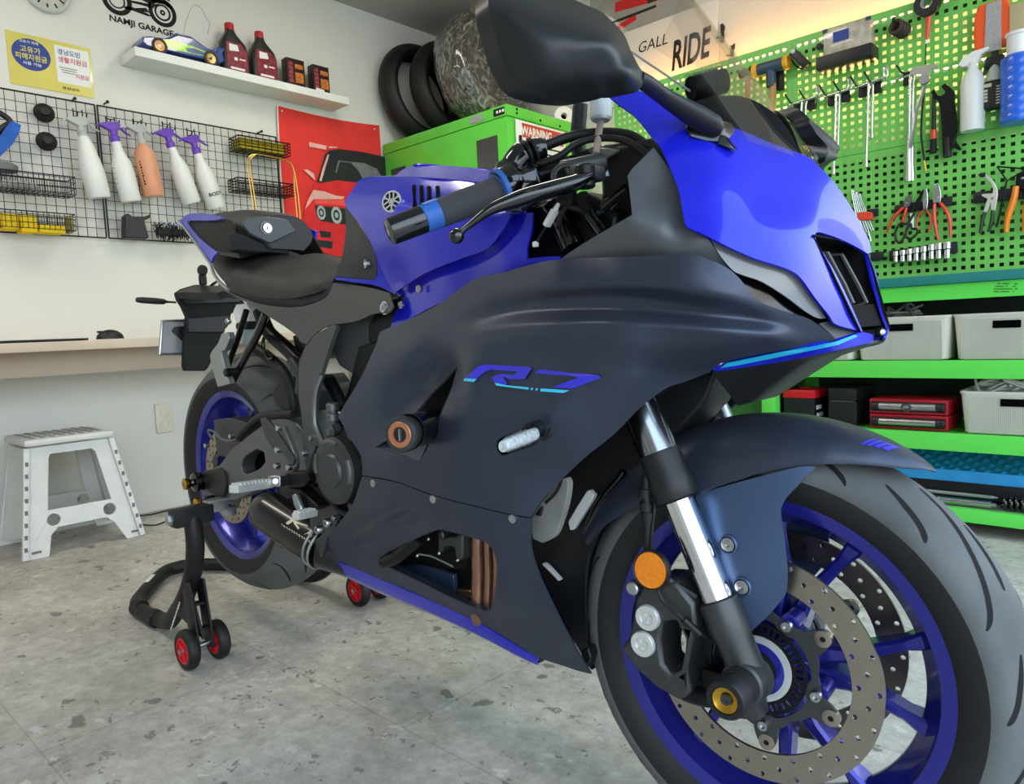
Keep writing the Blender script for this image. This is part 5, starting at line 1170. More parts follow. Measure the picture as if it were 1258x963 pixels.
# muffler
ma, mz = at(*gc([(402, 722)])[0], y=-.165), at(*gc([(705, 915)])[0], y=-.135)
d = (mz - ma).normalized(); Lm = (mz - ma).length
mb = MB().lathe([(.02, .03), (.028, -.004), (.036, -.002), (.042, .01), (.0445, .03), (.0455, Lm * .9), (.0445, Lm), (1e-5, Lm)], ma, d, 40)
muf = mb.build('muffler', mat('muffler_black', '101012', .28, coat=.4, var=.05), bike)
MB().lathe([(1e-5, .028), (.02, .03)], ma, d, 30).build('muffler_core', MATS['dark_void'], muf)
mb = MB()
for t in (.93, 1.0): mb.torus(ma + d * Lm * t, .0455, .003, d, 40, 8)
mb.build('muffler_clamp', MATS['steel'], muf); MB().tube([mz, mz + d * .06 + Vector((0, .02, 0)), mz + d * .12 + Vector((0, .05, .01))], [.044, .04, .03], 20).build('link_pipe', MATS['muffler_black'], muf)
def mcyl(px, py, lift=.0008):
    """point on the muffler's skin seen here"""
    rd = Vector(ray(px, py)).normalized(); o = Vector(CC) - ma; dd = rd - d * rd.dot(d); oo = o - d * o.dot(d); R0 = .0452 + lift
    A = dd.dot(dd); B = dd.dot(oo); C = oo.dot(oo) - R0 * R0; q = max(0, B * B - A * C); t = (-B - math.sqrt(q)) / A
    return Vector(CC) + rd * t
mb = MB(); rc6 = lambda pts: crop(220, 570, 6.255, pts)
for P in ([(870, 395), (900, 400), (895, 440), (990, 470), (985, 482), (880, 450)], [(820, 450), (885, 410), (895, 425), (840, 465), (825, 462)], [(890, 440), (925, 490), (915, 505), (880, 455)], [(955, 545), (1015, 500), (1030, 520), (1020, 560), (985, 535)]):
    v, f = fill2d(rc6(P), (), None); mb.add([mcyl(q.x, q.y) for q in v], [tuple(t) for t in f])
for i in range(13):
    x0 = 785 + i * 19; y0 = 458 + i * 11.4
    P = [(x0, y0), (x0 + 11, y0 + 6), (x0 + 11, y0 + (24 if i % 3 else 20)), (x0 + 7, y0 + 22), (x0 + 7, y0 + 10), (x0, y0 + (16 if i % 2 else 7))]
    v, f = fill2d(rc6(P), (), None); mb.add([mcyl(q.x, q.y) for q in v], [tuple(t) for t in f])
mb.build('muffler_mark', mat('pale_gold_print', 'cfc4ab', .4, var=.1), muf)
# subframe tubes and hoses
for (P, y, r, nme, m) in (([(735, 335), (690, 440), (625, 560), (575, 655)], -.13, .0095, 'pillion_bracket', 'black_gloss'), ([(705, 320), (745, 420), (830, 500), (905, 575)], -.1, .016, 'subframe_tube', 'black_metal'),
        ([(670, 495), (740, 540), (820, 620), (862, 720), (872, 830)], -.1, .013, 'rubber_duct', 'rubber_black'), ([(640, 320), (600, 450), (560, 560), (535, 640)], -.115, .007, 'pillion_brace', 'black_metal'),
        ([(1040, 660), (1080, 730), (1110, 790)], -.12, .014, 'shock_tube', 'black_metal'), ([(860, 560), (905, 640), (900, 720)], -.12, .012, 'frame_joint', 'cast_dark'), ([(735, 430), (720, 480), (745, 550), (770, 545)], -.11, .004, 'wire_loom', 'black_gloss')):
    MB().tube(catmull([at(*q, y=y) for q in fc(P)], 5), r, 12).build(nme, MATS[m], bike)
sideplate('airbox_side', fc([(1030, 395), (1150, 345), (1262, 300), (1258, 480), (1180, 640), (1110, 600), (1075, 560)]), -.12, .1, MATS['panel_grey'], bev=.01)
sideplate('rear_hugger', fc([(760, 720), (800, 660), (860, 640), (890, 700), (880, 820), (820, 800), (780, 770)]), -.08, .14, MATS['black_plastic'], bev=.01)
pp = sideplate('pillion_peg', fc([(520, 430), (548, 425), (555, 460), (535, 510), (515, 520), (545, 640), (555, 675), (500, 690), (465, 560), (470, 520), (500, 480)]), -.16, .016, MATS['alloy'], bev=.003)
c = at(*fc([(535, 620)])[0], y=-.165); MB().cyl(c, c + Vector((0, .03, 0)), .01, None, 14, .002).build('pillion_peg_pin', MATS['black_metal'], pp)
for (P, m) in (([(590, 290), (640, 285), (655, 320), (650, 372), (590, 378), (575, 330)], 'white_plastic'), ([(585, 380), (645, 375), (640, 410), (585, 412)], 'black_plastic'), ([(585, 412), (630, 410), (625, 490), (585, 485)], 'reservoir_plastic')):
    sideplate('rear_reservoir', fc(P), -.09, .04, MATS[m], bev=.004)
c = at(*fc([(552, 372)])[0], y=-.1); MB().ball(c, .008, 12).build('hanger_bolt', MATS['steel'], bike)
# plate hanger, rear lamp camera, rear signal
hx2 = -1.74
def xp(pts, x_): return [(lambda v: (v.y, v.z))(at(q[0], q[1], x=x_)) for q in fc(pts)]
hg2 = MB(); P = xp([(300, 235), (330, 215), (395, 195), (500, 215), (600, 245), (640, 290), (570, 335), (545, 395), (520, 470), (455, 600), (440, 612), (345, 612), (336, 590), (340, 480), (352, 350), (330, 300), (310, 270)], hx2)
hg2.plate(P, .02, lambda u, v, w: Vector((hx2 - w, u, v)))
hang = hg2.build('plate_hanger', MATS['black_rough'], bike, bevel=.004)
mb = MB(); P = xp([(352, 355), (560, 345), (545, 395), (520, 425), (350, 425)], hx2); mb.plate(P, .01, lambda u, v, w: Vector((hx2 + w, u, v)))
P = xp([(318, 250), (620, 262), (600, 280), (340, 290)], hx2); mb.plate(P, .012, lambda u, v, w: Vector((hx2 + w, u, v))); mb.build('hanger_ribs', MATS['black_plastic'], hang, bevel=.003)
mb = MB(); P = xp([(228, 365), (350, 360), (352, 430), (520, 425), (450, 535), (216, 538), (214, 520)], hx2 - .03); mb.plate(P, .003, lambda u, v, w: Vector((hx2 - .03 - w, u, v)))
npl = mb.build('number_plate', MATS['number_plate_back'], hang, bevel=.001)
P = [Vector((hx2 - .028, a, b)) for a, b in xp([(345, 368), (232, 370), (220, 530), (345, 530)], hx2 - .03)]; MB().tube(P, .004, 8).build('plate_rim', MATS['steel'], npl)
P = xp([(290, 400), (345, 395), (345, 440), (330, 470), (300, 440), (278, 420)], hx2 - .028); MB().plate(P, .002, lambda u, v, w: Vector((hx2 - .028 + w, u, v))).build('plate_bracket', MATS['black_plastic'], npl)
ra, rb = at(*fc([(300, 281)])[0], x=hx2), at(*fc([(104, 268)])[0], x=hx2 - .02)
d = (rb - ra); rw_ = [.0035, .004, .0055, .010, .0115, .011, .009, .004]; ts = [0, .2, .26, .3, .5, .85, .97, 1]
MB().tube([ra + d * t for t in ts], rw_, 12, sc=.8).build('rear_signal', MATS['black_plastic'], hang)
mb = MB().tube([at(*q, x=hx2 + .05) for q in fc([(425, 235), (450, 232), (470, 200), (500, 178)])], .0045, 8); mb.build('tail_bracket', MATS['chrome'], hang)
cb = at(*fc([(425, 128)])[0], x=hx2 + .04)
mb = MB().cyl(cb + Vector((-.02, .01, 0)), cb + Vector((.03, -.012, 0)), .014, None, 20, .002); mb.cyl(cb + Vector((0, 0, -.012)), cb + Vector((0, 0, -.04)), .011, None, 14, .002); mb.cyl(cb + Vector((0, 0, -.04)), cb + Vector((0, 0, -.062)), .007, None, 12); mb.box(cb + Vector((0, 0, -.058)), (.05, .03, .008), None, .002)
mb.build('tail_camera', MATS['black_plastic'], hang)
mb = MB(); mb.loft([[at(*q, x=hx2 + .02) for q in fc([(300, 232), (395, 195), (500, 200)])], [at(*q, x=hx2 + .25) for q in fc([(500, 235), (560, 215), (640, 240)])]]); mb.build('hanger_arm', MATS['black_plastic'], hang, solid=.02)
sideplate('subframe_inner', fc([(860, 440), (960, 440), (1060, 392), (1130, 382), (1140, 420), (1075, 470), (1040, 520), (930, 560), (880, 520)]), -.09, .18, MATS['black_metal'])
block('frame_gusset', [(452, 398), (468, 370), (494, 362), (500, 400), (470, 428), (452, 420)], -.125, .125, MATS['black_metal'])
# ================================================================ rear paddock stand
mat('stand_black', '1d1d1e', .5, metal=.3, var=.1, bump=.05, bscale=300)
stand = empty('paddock_stand', (-1.45, 0, 0), 'black tubular rear paddock stand with red-hubbed wheels, under the raised rear tyre', 'stand')
pc = lambda pts: crop(140, 560, 3.5656, pts)
def sp_(x, y, yy): return at(*pc([(x, y)])[0], y=yy)
yN = -.238
P = [sp_(342, 268, yN), sp_(352, 330, yN), sp_(356, 400, yN), sp_(351, 480, yN), sp_(338, 545, yN), sp_(312, 620, yN), Vector((-1.44, yN + .01, .085)), Vector((-1.50, -.222, .045)), Vector((-1.555, -.215, .028)), Vector((-1.64, -.219, .022)), Vector((-1.72, -.217, .022)), Vector((-1.785, -.2, .022)), Vector((-1.84, -.165, .022)), Vector((-1.9, -.12, .024)), Vector((-1.96, -.07, .026)), Vector((-1.995, -.03, .027)), Vector((-2.0, 0, .027))]
half = catmull(P, 6)
full = half + [Vector((v.x, -v.y, v.z)) for v in half[-2::-1]]
MB().tube(full, .0205, 18).build('stand_frame', MATS['stand_black'], stand, smooth=60)
for s in (-1, 1):
    f = (lambda v: Vector(v)) if s < 0 else (lambda v: Vector((v[0], -v[1], v[2])))
    # lift arm with its alloy paddle
    a, b = at(*pc([(270, 275)])[0], y=-.29), at(*pc([(470, 250)])[0], y=-.165)
    mid = sp_(342, 262, yN)
    mb = MB(); e0 = mid + Vector((.0, -.045, 0)); e1 = mid + Vector((-.005, .045, .002))
    mb.box(f((e0 + e1) / 2), (.042, (e1 - e0).length, .04), None, .004)
    arm = mb.build('lift_arm', MATS['stand_black'], stand)
    mb = MB(); e2 = e1 + Vector((-.012, .035, .003)); mb.box(f((e1 + e2) / 2 + Vector((0, 0, .008))), (.034, .05, .03), None, .004); mb.box(f(e2 + Vector((.012, .012, -.014))), (.02, .028, .022), None, .003)
    mb.build('lift_paddle', MATS['alloy'], arm)
    mb = MB(); mb.lathe([(1e-5, .012), (.011, .012), (.013, .008), (.013, 0), (.006, -.02)], f(e0 + Vector((0, -.0, 0))), (0, -1 if s < 0 else 1, 0), 6); mb.build('arm_bolt', MATS['steel'], arm)
    # wheel bracket
    top_, ax_ = sp_(350, 572, yN), Vector((-1.279, yN, .05))
    d = (ax_ - top_); R = basis(d, (0, 1, 0))
    mb = MB()
    for k in (-1, 1):
        o = R @ Vector((0, 0, 0)); mb.box(f((top_ + ax_) / 2 + Vector((0, .017 * k, 0))), (.045, .005, d.length + .03), (Matrix.Rotation(math.atan2(d.x, d.z) , 3, 'Y')), .001)
    for t in (.3, .75): mb.box(f(top_.lerp(ax_, t)), (.02, .034, .006), None)
    br2 = mb.build('wheel_bracket', MATS['stand_black'], stand)
    mb = MB(); mb.add([f(v) for v in (sp_(335, 560, yN - .004), sp_(400, 800, yN - .004), sp_(300, 700, yN - .004), sp_(270, 690, yN - .004))], [(0, 1, 2, 3)]); mb.build('bracket_gusset', MATS['stand_black'], br2, solid=.006)
    mb = MB(); mb.cyl(f(ax_ + Vector((0, -.055, -.003))), f(ax_ + Vector((0, .055, -.003))), .006, None, 12); mb.build('wheel_axle', MATS['steel'], br2)
    for k, yy in ((0, yN - .036), (1, yN + .036)):
        c = f(Vector((-1.279, yy, .047)))
        mb = MB().lathe([(.031, -.0125), (.040, -.0135), (.0445, -.010), (.047, -.004), (.047, .004), (.0445, .010), (.040, .0135), (.031, .0125)], c, (0, 1, 0), 40, closed=True)
        w = mb.build('stand_wheel', MATS['rubber_black'], stand)
        mb = MB().lathe([(.0305, -.0125), (.0315, -.0115), (.0315, .0115), (.0305, .0125), (.0275, .0125), (.0275, .008), (.012, .006), (.012, .013), (.005, .013), (.005, -.013), (.012, -.013), (.012, -.006), (.0275, -.008), (.0275, -.0125)], c, (0, 1, 0), 40, closed=True)
        for q in range(5):
            a_ = q * 2 * math.pi / 5; 
            for sd_ in (-1, 1): mb.box(c + Vector((.02 * math.cos(a_), .008 * sd_, .02 * math.sin(a_))), (.016, .005, .005), Matrix.Rotation(-a_, 3, 'Y'))
        h = mb.build('wheel_hub', MATS['red_plastic'], w)
        MB().cyl(c + Vector((0, -.0145, 0)), c + Vector((0, .0145, 0)), .0055, None, 10, .001).build('hub_bolt', MATS['steel'], h)
# white stickers on the tubes
mb = MB(); a, b = sp_(300, 640, yN - .0215), sp_(328, 590, yN - .0215); 
for k in range(9):
    q = sp_(288, 745, yN).lerp(sp_(330, 622, yN), k / 9) + Vector((0, -.0212, 0)); mb.box(q, (.0035, .0006, .010), Matrix.Rotation(.35, 3, 'Y'))
q0 = Vector((-1.905, -.118, .0445)); mb.box(q0 + Vector((.0, .0, .0005)), (.012, .07, .001), Matrix.Rotation(.92, 3, 'Z'))
mb.build('stand_sticker', MATS['trim_white'], stand)
for (x, y) in ((-1.61, -.219), (-1.73, -.216)): MB().lathe([(.0205, -.014), (.0235, -.012), (.0235, .012), (.0205, .014)], (x, y, .0235), (1, 0, 0), 20).build('tube_stop', MATS['rubber_black'], stand)
# ================================================================ left wall
mat('wire_black', '1a1a1b', .5, metal=.5)
mat('bottle_white', 'e6e8e4', .35, var=.03, trans=.05)
mat('purple_plastic', '6a42b4', .4, var=.05)
mat('orange_liquid', 'eaa681', .35, var=.06, trans=.15)
mat('clear_plastic', 'cfd3d0', .3, trans=.4, var=.04)
mat('yellow_foam', 'e8c416', .85, var=.1, bump=.3, bscale=200)
mat('brush_blue', '1d58b0', .7, var=.15, bump=.8, bscale=160)
mat('tan_foam', '8d8455', .8, var=.1)
mat('paper_white', 'e9e9e6', .7, var=.02)
mat('ink_black', '151515', .8, var=.05)
mat('ink_blue', '34478f', .7); mat('ink_red', 'c2344a', .7); mat('print_grey', '9a9c9b', .7)
WX = XW + .03
def wl(px, py, d=.03):
    v = at(px, py, x=XW + d); return v
# wire grids
def grid(name, y0, y1, z0, z1, label):
    t = MB(); n = max(1, round((y1 - y0) / .0366)); m = round((z1 - z0) / .0405)
    w = .0011
    for i in range(n + 1):
        y = y0 + (y1 - y0) * i / n; e = .0028 if i in (0, n) else w; t.box((.003, y - y0, (z1 - z0) / 2), (e * 2, e * 2, z1 - z0))
    for j in range(m + 1):
        z = (z1 - z0) * j / m; e = .0028 if j in (0, m) else w; t.box((0, (y1 - y0) / 2, z), (e * 2, y1 - y0, e * 2))
    o = t.build(name, MATS['wire_black'], local=True, smooth=0, origin=(WX, y0, z0))
    setp(o, label, 'wire grid', None); return o
grid('wire_grid_panel', -.46, .224, 1.222, 1.777, 'black wire grid panel at the photo edge with the blue brush and two wire baskets')
grid('wire_grid_panel', .234, 1.062, 1.222, 1.777, 'black wire grid panel carrying the purple spray bottles beside the red banner')
for (px, py) in ((91, 123), (131, 127), (320, 163)):
    v = wl(px, py); t = MB(); t.cyl((-.03, 0, .004), (.012, 0, .004), .004, None, 10); t.ball((.012, 0, .004), .007, 10); o = t.build('grid_wall_peg', MATS['black_plastic'], local=True, origin=v)
    setp(o, {91: 'black wall peg above the white bottle with a clear head', 131: 'black wall peg just right of the seam between the two wire grids', 320: 'black wall peg near the end of the wire grid by the red banner'}[px], 'peg')
# hooks with hanging bottles
def hook(y, z, label):
    t = MB()
    for s in (-1, 1): t.tube([(0, s * .017, .03), (.006, s * .017, .03), (.006, s * .017, -.004), (.05, s * .017, -.008), (.058, s * .017, .008)], .0026, 7)
    t.tube([(.003, -.019, .022), (.003, .019, .022)], .0022, 6)
    o = t.build('wire_hook', MATS['wire_black'], local=True, origin=(WX + .004, y, z)); setp(o, label, 'hook', None); return o
def spray_bottle(top, tilt, body, head, label, style, extra=None):
    e = empty('spray_bottle', top + Vector((0, 0, .012)), label, 'bottle', None, (tilt, 0, math.radians(8))); e.scale = (1.18, 1.18, 1.06)
    if style == 'tall':
        pr = [(1e-4, -.295), (.034, -.295), (.038, -.288), (.0385, -.20), (.036, -.165), (.026, -.10), (.0165, -.062), (.0145, -.045), (1e-4, -.045)]
    elif style == 'square':
        pr = [(1e-4, -.275), (.034, -.275), (.037, -.268), (.037, -.12), (.033, -.095), (.018, -.075), (.0145, -.06), (1e-4, -.06)]
    else:
        pr = [(1e-4, -.30), (.031, -.30), (.035, -.292), (.0355, -.185), (.0335, -.15), (.022, -.115), (.0165, -.095), (.016, -.06), (1e-4, -.06)]
    MB().lathe(pr, seg=28).build('bottle_body', body, e, local=True, smooth=60)
    mb = MB()
    mb.lathe([(1e-4, -.066), (.0165, -.066), (.0165, -.045), (.012, -.04), (.012, -.02), (1e-4, -.02)], seg=20)
    mb.loft([[(x + o_, y, z) for (y, z) in ((-.028, -.012), (-.045, .0), (-.04, .006), (-.02, .010), (.02, .012), (.03, .0), (.018, -.022), (-.008, -.024))] for x, o_ in ((-.009, 0), (.009, 0))], closed_u=True, caps=True)
    mb.tube([(0, .018, -.012), (0, .03, -.014), (0, .048, -.034), (0, .062, -.042)], [.006, .0055, .0045, .003], 8)
    mb.cyl((0, -.044, .002), (0, -.058, -.004), .0045, .0035, 8)
    mb.build('trigger_head', head, e, local=True, bevel=.002)
    if extra: extra(e)
    return e
def lab_lines(e):
    mb = MB()
    for k, z in enumerate((-.165, -.185, -.205, -.225)):
        a0, a1 = -1.25 + .05 * (k % 2), .35
        mb.lathe([(.0360, z), (.0360, z - .0022)], seg=10, a0=a0, a1=a1)
    mb.build('bottle_print', MATS['print_grey'], e, local=True)
def lab_text(word):
    def f(e):
        mb = text_mb(word, .021, lambda u, v, w: Vector((.0362 * math.cos(-.95 + u / .036), .0362 * math.sin(-.95 + u / .036), -.248 + v)), bold=.0006)
        mb.build('bottle_print', MATS['ink_black'], e, local=True)
    return f
def lab_side(e):
    mb = text_mb('CLEANER', .02, lambda u, v, w: Vector((.0374 * math.cos(.55 - v / .037), .0374 * math.sin(.55 - v / .037), -.13 - u))) if False else MB()
    for k in range(9): mb.lathe([(.0374, -.135 - k * .011), (.0374, -.142 - k * .011)], seg=3, a0=.35, a1=.35 + .12 + .1 * ((k * 7) % 3) / 3)
    mb.build('bottle_print', MATS['ink_black'], e, local=True)
BX = WX + .06
HK = (('white bottle with the clear head', 0), ('purple-headed bottle nearest the white one', 1), ('orange bottle', 2), ('purple-headed bottle right of the orange one', 3), ('purple-headed bottle nearest the yellow pads', 4))
for (px, py, zz, (lb, k)) in zip((97, 137, 170, 206, 236), (143, 152, 155, 158, 166), (0, 0, 0, 0, 0), HK):
    v = wl(px, py, .05); hook(v.y, v.z, 'black double wire hook holding the ' + lb)
def bt(top, bot, d=.09): a = at(*top, x=XW + d); b = at(*bot, x=XW + d); return a, math.atan2(b.y - a.y, a.z - b.z)
a, t = bt((97, 151), (121, 238)); spray_bottle(a, t, MATS['bottle_white'], MATS['clear_plastic'], 'plain white spray bottle with a clear trigger head, first in the hanging row', 'tall')
a, t = bt((137, 157), (161, 245)); spray_bottle(a, t, MATS['bottle_white'], MATS['purple_plastic'], 'white spray bottle with purple trigger between the plain white bottle and the orange one', 'slim', lab_lines)
a, t = bt((170, 160), (190, 241)); spray_bottle(a, t, MATS['orange_liquid'], MATS['clear_plastic'], 'translucent orange spray bottle with a clear trigger head', 'square', lab_side)
a, t = bt((204, 165), (236, 248)); spray_bottle(a, t, MATS['bottle_white'], MATS['purple_plastic'], 'white spray bottle with purple trigger just right of the orange bottle', 'slim')
a, t = bt((236, 173), (266, 252)); spray_bottle(a, t, MATS['bottle_white'], MATS['purple_plastic'], 'white spray bottle with purple trigger and black lettering, last in the hanging row', 'slim', lab_text('BODY W'))
# round black rubber cups
for (px, py, lb) in ((54, 139, 'upper of the two round black rubber cups on the wire grid'), (57, 174, 'lower of the two round black rubber cups on the wire grid')):
    v = wl(px, py, .035); t = MB().lathe([(1e-4, .0), (.036, .0), (.038, .004), (.030, .012), (.018, .02), (.016, .04), (1e-4, .042)], (0, 0, 0), (1, -.15, 0), 28); o = t.build('rubber_cup', MATS['rubber_black'], local=True, origin=v); setp(o, lb, 'rubber cup')
# blue brush at the edge
v = at(0, 168, x=WX + .04); e = empty('scrub_brush', v, 'blue scrub brush with a black handle hanging on the wire grid', 'brush')
def bq(px, py): q = at(px, py, x=WX + .04) - v; return (q.y, q.z)
P = [bq(*q) for q in ((-14, 196), (-6, 176), (4, 160), (12, 150), (24, 155), (22, 164), (14, 178), (2, 190), (-10, 202))]
MB().plate(P, .045, lambda u, w_, w: Vector((w - .02, u, w_))).build('bristles', MATS['brush_blue'], e, local=True, bevel=.002)
MB().tube(catmull([Vector((0, *bq(*q))) for q in ((-16, 185), (-6, 166), (4, 156), (12, 151), (10, 146), (0, 139), (-14, 132))], 4), .011, 10).build('handle', MATS['black_plastic'], e, local=True)
# wire baskets
def wire_basket(name, tl, br, depth, label, rows=3, cols=14, mesh=MATS['wire_black'], w=.0014):
    a, b = at(*tl, x=WX + .005), at(*br, x=WX + .005); L = b.y - a.y; h = a.z - b.z
    t = MB()
    for k in range(rows + 1):
        z = -h + h * k / rows; e_ = w * (1.7 if k == rows else 1)
        t.tube([(0, 0, z), (depth, 0, z), (depth, L, z), (0, L, z)], e_, 6, closed=True)
    for i in range(cols + 1):
        y = L * i / cols; t.tube([(0, y, 0), (0, y, -h), (depth, y, -h), (depth, y, 0)], w, 5)
    for k in range(1, 4): 
        x = depth * k / 4; t.tube([(x, 0, 0), (x, 0, -h), (x, L, -h), (x, L, 0)], w, 5)
    o = t.build(name, mesh, local=True, origin=(WX + .005, a.y, a.z)); setp(o, label, 'basket'); return o, a, L, h
b1, a1_, L1, h1 = wire_basket('wire_basket', (-22, 212), (84, 244), .10, 'black wire basket holding grey cloths on the left wire grid', 3, 16)
b2, a2_, L2_, h2 = wire_basket('wire_basket', (-24, 260), (84, 287), .10, 'black wire basket filled with yellow sponges on the left wire grid', 3, 16)
t = MB(); c = Vector((WX + .055, a1_.y + .09, a1_.z - .045))
for k in range(5): t.ball((0, -.03 + .022 * k, .004 * (k % 2)), .026, 10, (1.2, 1.1, .55))
o = t.build('grey_cloth', mat('cloth_grey', 'a4a6a4', .9, var=.15, bump=.4, bscale=60), local=True, origin=c, smooth=80); setp(o, 'crumpled grey cloth in the upper wire basket', 'cloth')
v = at(6, 205, x=WX + .05); t = MB().lathe([(1e-4, -.018), (.04, -.018), (.043, -.01), (.043, .004), (.03, .014), (1e-4, .018)], seg=24); o = t.build('polishing_pad', mat('pad_grey', '6f7173', .8), local=True, origin=v); setp(o, 'dark grey round polishing pad lying on the upper wire basket', 'pad')
for k, (y0, y1, z0, z1, lb) in enumerate(((0, 21, 263, 283, 'left'), (22, 44, 265, 287, 'middle'), (45, 78, 277, 288, 'right'))):
    p0, p1 = at(y0, z0, x=WX + .06), at(y1, z1, x=WX + .06)
    o = MB().box((0, 0, 0), (.075, abs(p1.y - p0.y), abs(p0.z - p1.z)), None, .004).build('yellow_sponge', MATS['yellow_foam'], local=True, origin=(WX + .055, (p0.y + p1.y) / 2, (p0.z + p1.z) / 2))
    setp(o, {'left': 'tall yellow sponge at the photo edge end of the lower wire basket', 'middle': 'yellow sponge in the middle of the lower wire basket', 'right': 'flat yellow sponge next to the olive foam disc'}[lb], 'sponge')
v = at(85, 276, x=WX + .055); t = MB().cyl((0, -.009, 0), (0, .009, 0), .036, None, 28, .003); o = t.build('foam_disc', MATS['tan_foam'], local=True, origin=v); o.scale = (1, 1, 1.0); setp(o, 'olive foam disc standing at the end of the yellow sponges', 'foam disc')
b3, a3, L3_, h3 = wire_basket('wire_basket', (281, 171), (345, 196), .095, 'black wire basket with yellow pads at the banner end of the wire grid', 4, 8, w=.002)
b4, a4, L4, h4 = wire_basket('wire_basket', (280, 222), (350, 244), .095, 'empty black wire basket below the one with yellow pads', 4, 8, w=.002)
for k in range(3):
    o = MB().box((0, 0, 0), (.08, L3_ * .86, .016), None, .005).build('yellow_pad', mat('pad_yellow', 'b9a51c', .85, var=.12, bump=.3, bscale=160) if k == 0 else MATS['pad_yellow'], local=True, origin=(WX + .05, a3.y + L3_ * .48, a3.z - h3 + .012 + .018 * k))
    setp(o, ('lowest', 'middle', 'topmost')[k] + ' of the stacked yellow pads in the wire basket', 'pad')
# bent brass wire frame hung from the basket
mb = MB()
gx = WX + .11
def gq(px, py, d=0): return at(px, py, x=gx + d)
for d in (0, .012):
    mb.tube(catmull([gq(312 + d * 300, 262, d), gq(307 + d * 260, 225, d), gq(304 + d * 240, 200, d), gq(309 + d * 300, 190.5, d), gq(320, 190, d), gq(340, 194, d), gq(353, 198, d), gq(360, 206, d), gq(362 + d * 300, 235, d), gq(366 + d * 300, 275, d)], 5), .0034, 8)
o = mb.build('brass_wire_frame', mat('brass', 'd9a95c', .3, metal=.7), None, origin=gq(335, 230)); setp(o, 'bent brass wire frame hooked over the basket beside the banner', 'wire frame')
# black holder and dark brush bundle at the bottom of the grid
v = at(165, 280, x=WX + .03); 
def kq(px, py): q = at(px, py, x=WX + .03) - v; return (q.y, q.z)
P = [kq(*q) for q in ((151, 266), (154, 263), (160, 267), (176, 267), (182, 264), (181, 269), (174, 272), (180, 292), (178, 294), (151, 293))]
o = MB().plate(P, .05, lambda u, w_, w: Vector((w - .02, u, w_))).build('tool_holder', MATS['black_plastic'], local=True, origin=v, bevel=.003); setp(o, 'black open-topped plastic tool holder hooked on the wire grid', 'holder')
v = at(216, 284, x=WX + .04); e = empty('bristle_brush', v, 'black bristle brush with a pale blue edge, half hidden behind the motorcycle tail', 'brush')
mb = MB(); rnd = random.Random(3)
for k in range(170):
    y = rnd.uniform(-.085, .085); z = rnd.uniform(-.02, .01); mb.tube([(rnd.uniform(-.02, .02), y, z), (rnd.uniform(-.03, .04), y + rnd.uniform(-.02, .02), z + rnd.choice((-1, 1)) * rnd.uniform(.015, .035))], .0022, 4)
mb.box((0, 0, -.008), (.035, .17, .03), None, .006)
mb.build('bristles', MATS['black_rough'], e, local=True)
mb = MB()
for k in range(40): mb.ball((rnd.uniform(-.015, .02), rnd.uniform(-.08, .05), .03 + rnd.uniform(-.006, .008)), .0045, 6)
mb.build('brush_tips', mat('tips_pale', 'b9bfd6', .6, var=.3, vscale=80), e, local=True)
# ---------------------------------------------------------------- floating shelf and what stands on it
SX = XW + .16; SZ = 2.012
o = MB().box((.082, .54, -.0185), (.16, 1.075, .037), None, .002).build('floating_shelf', MATS['trim_white'], local=True, origin=(XW, .355, SZ)); setp(o, 'thick white floating shelf high on the wall above the wire grids', 'shelf')
hc2 = lambda pts: crop(120, 0, 3.931, pts)
def sh_y(cx, d): return at(*hc2([(cx, 300)])[0], x=XW + d).y
# toy car
yc0, yc1 = at(168, 56, x=XW + .08).y, at(269, 78, x=XW + .08).y
car = empty('toy_car', (XW + .08, (yc0 + yc1) / 2, SZ), 'blue and lime radio-controlled toy car with gold wheels on the white shelf', 'toy car')
Lc = yc1 - yc0; mat('toy_blue', '1c3f86', .25, coat=.8, var=.35, vscale=30); mat('toy_lime', '9fe22a', .3, coat=.5); mat('toy_glass', '14161a', .1, coat=1)
pf = [(-.5, .16), (-.49, .28), (-.40, .34), (-.22, .37), (-.08, .55), (.10, .56), (.28, .40), (.40, .38), (.42, .50), (.5, .50), (.5, .44), (.47, .38), (.49, .2), (.45, .12), (-.45, .10)]
def cs(u, v, w, wd=.125, k=Lc, hgt=.32): return Vector((-(wd / 2) + w, u * k, v * hgt * k * .62))
mb = MB(); rows = []
for s, sc_ in ((-.065, .86), (-.05, 1), (.05, 1), (.065, .86)):
    rows.append([Vector((s, u * Lc, (.13 + (v - .13) * (sc_ if v > .2 else 1)) * Lc * .56)) for u, v in pf])
mb.loft(rows, closed_u=True, caps=True); cb_ = mb.build('car_body', MATS['toy_blue'], car, local=True, bevel=.004, smooth=50)
for s in (-.066, .066): mb = MB(); mb.add([Vector((s, u * Lc, v * Lc * .56)) for u, v in ((-.2, .16), (-.05, .16), (.3, .18), (.34, .26), (.1, .32), (-.18, .35), (-.28, .3))], [tuple(range(7))]); mb.build('lime_flash', MATS['toy_lime'], cb_, local=True)
mb = MB()
for s in (-.0665, .0665): mb.add([Vector((s, u * Lc, v * Lc * .56)) for u, v in ((.02, .18), (.24, .19), (.27, .25), (.1, .29), (.0, .25))], [tuple(range(5))])
mb.build('blue_star_patch', MATS['toy_blue'], cb_, local=True)
mb = MB()
for s in (-.0605, .0605): mb.add([Vector((s * (.97 if v > .45 else 1.04), u * Lc, v * Lc * .545)) for u, v in ((-.17, .40), (-.07, .53), (.09, .54), (.22, .41))], [(0, 1, 2, 3)])
mb.build('car_windows', MATS['toy_glass'], cb_, local=True)
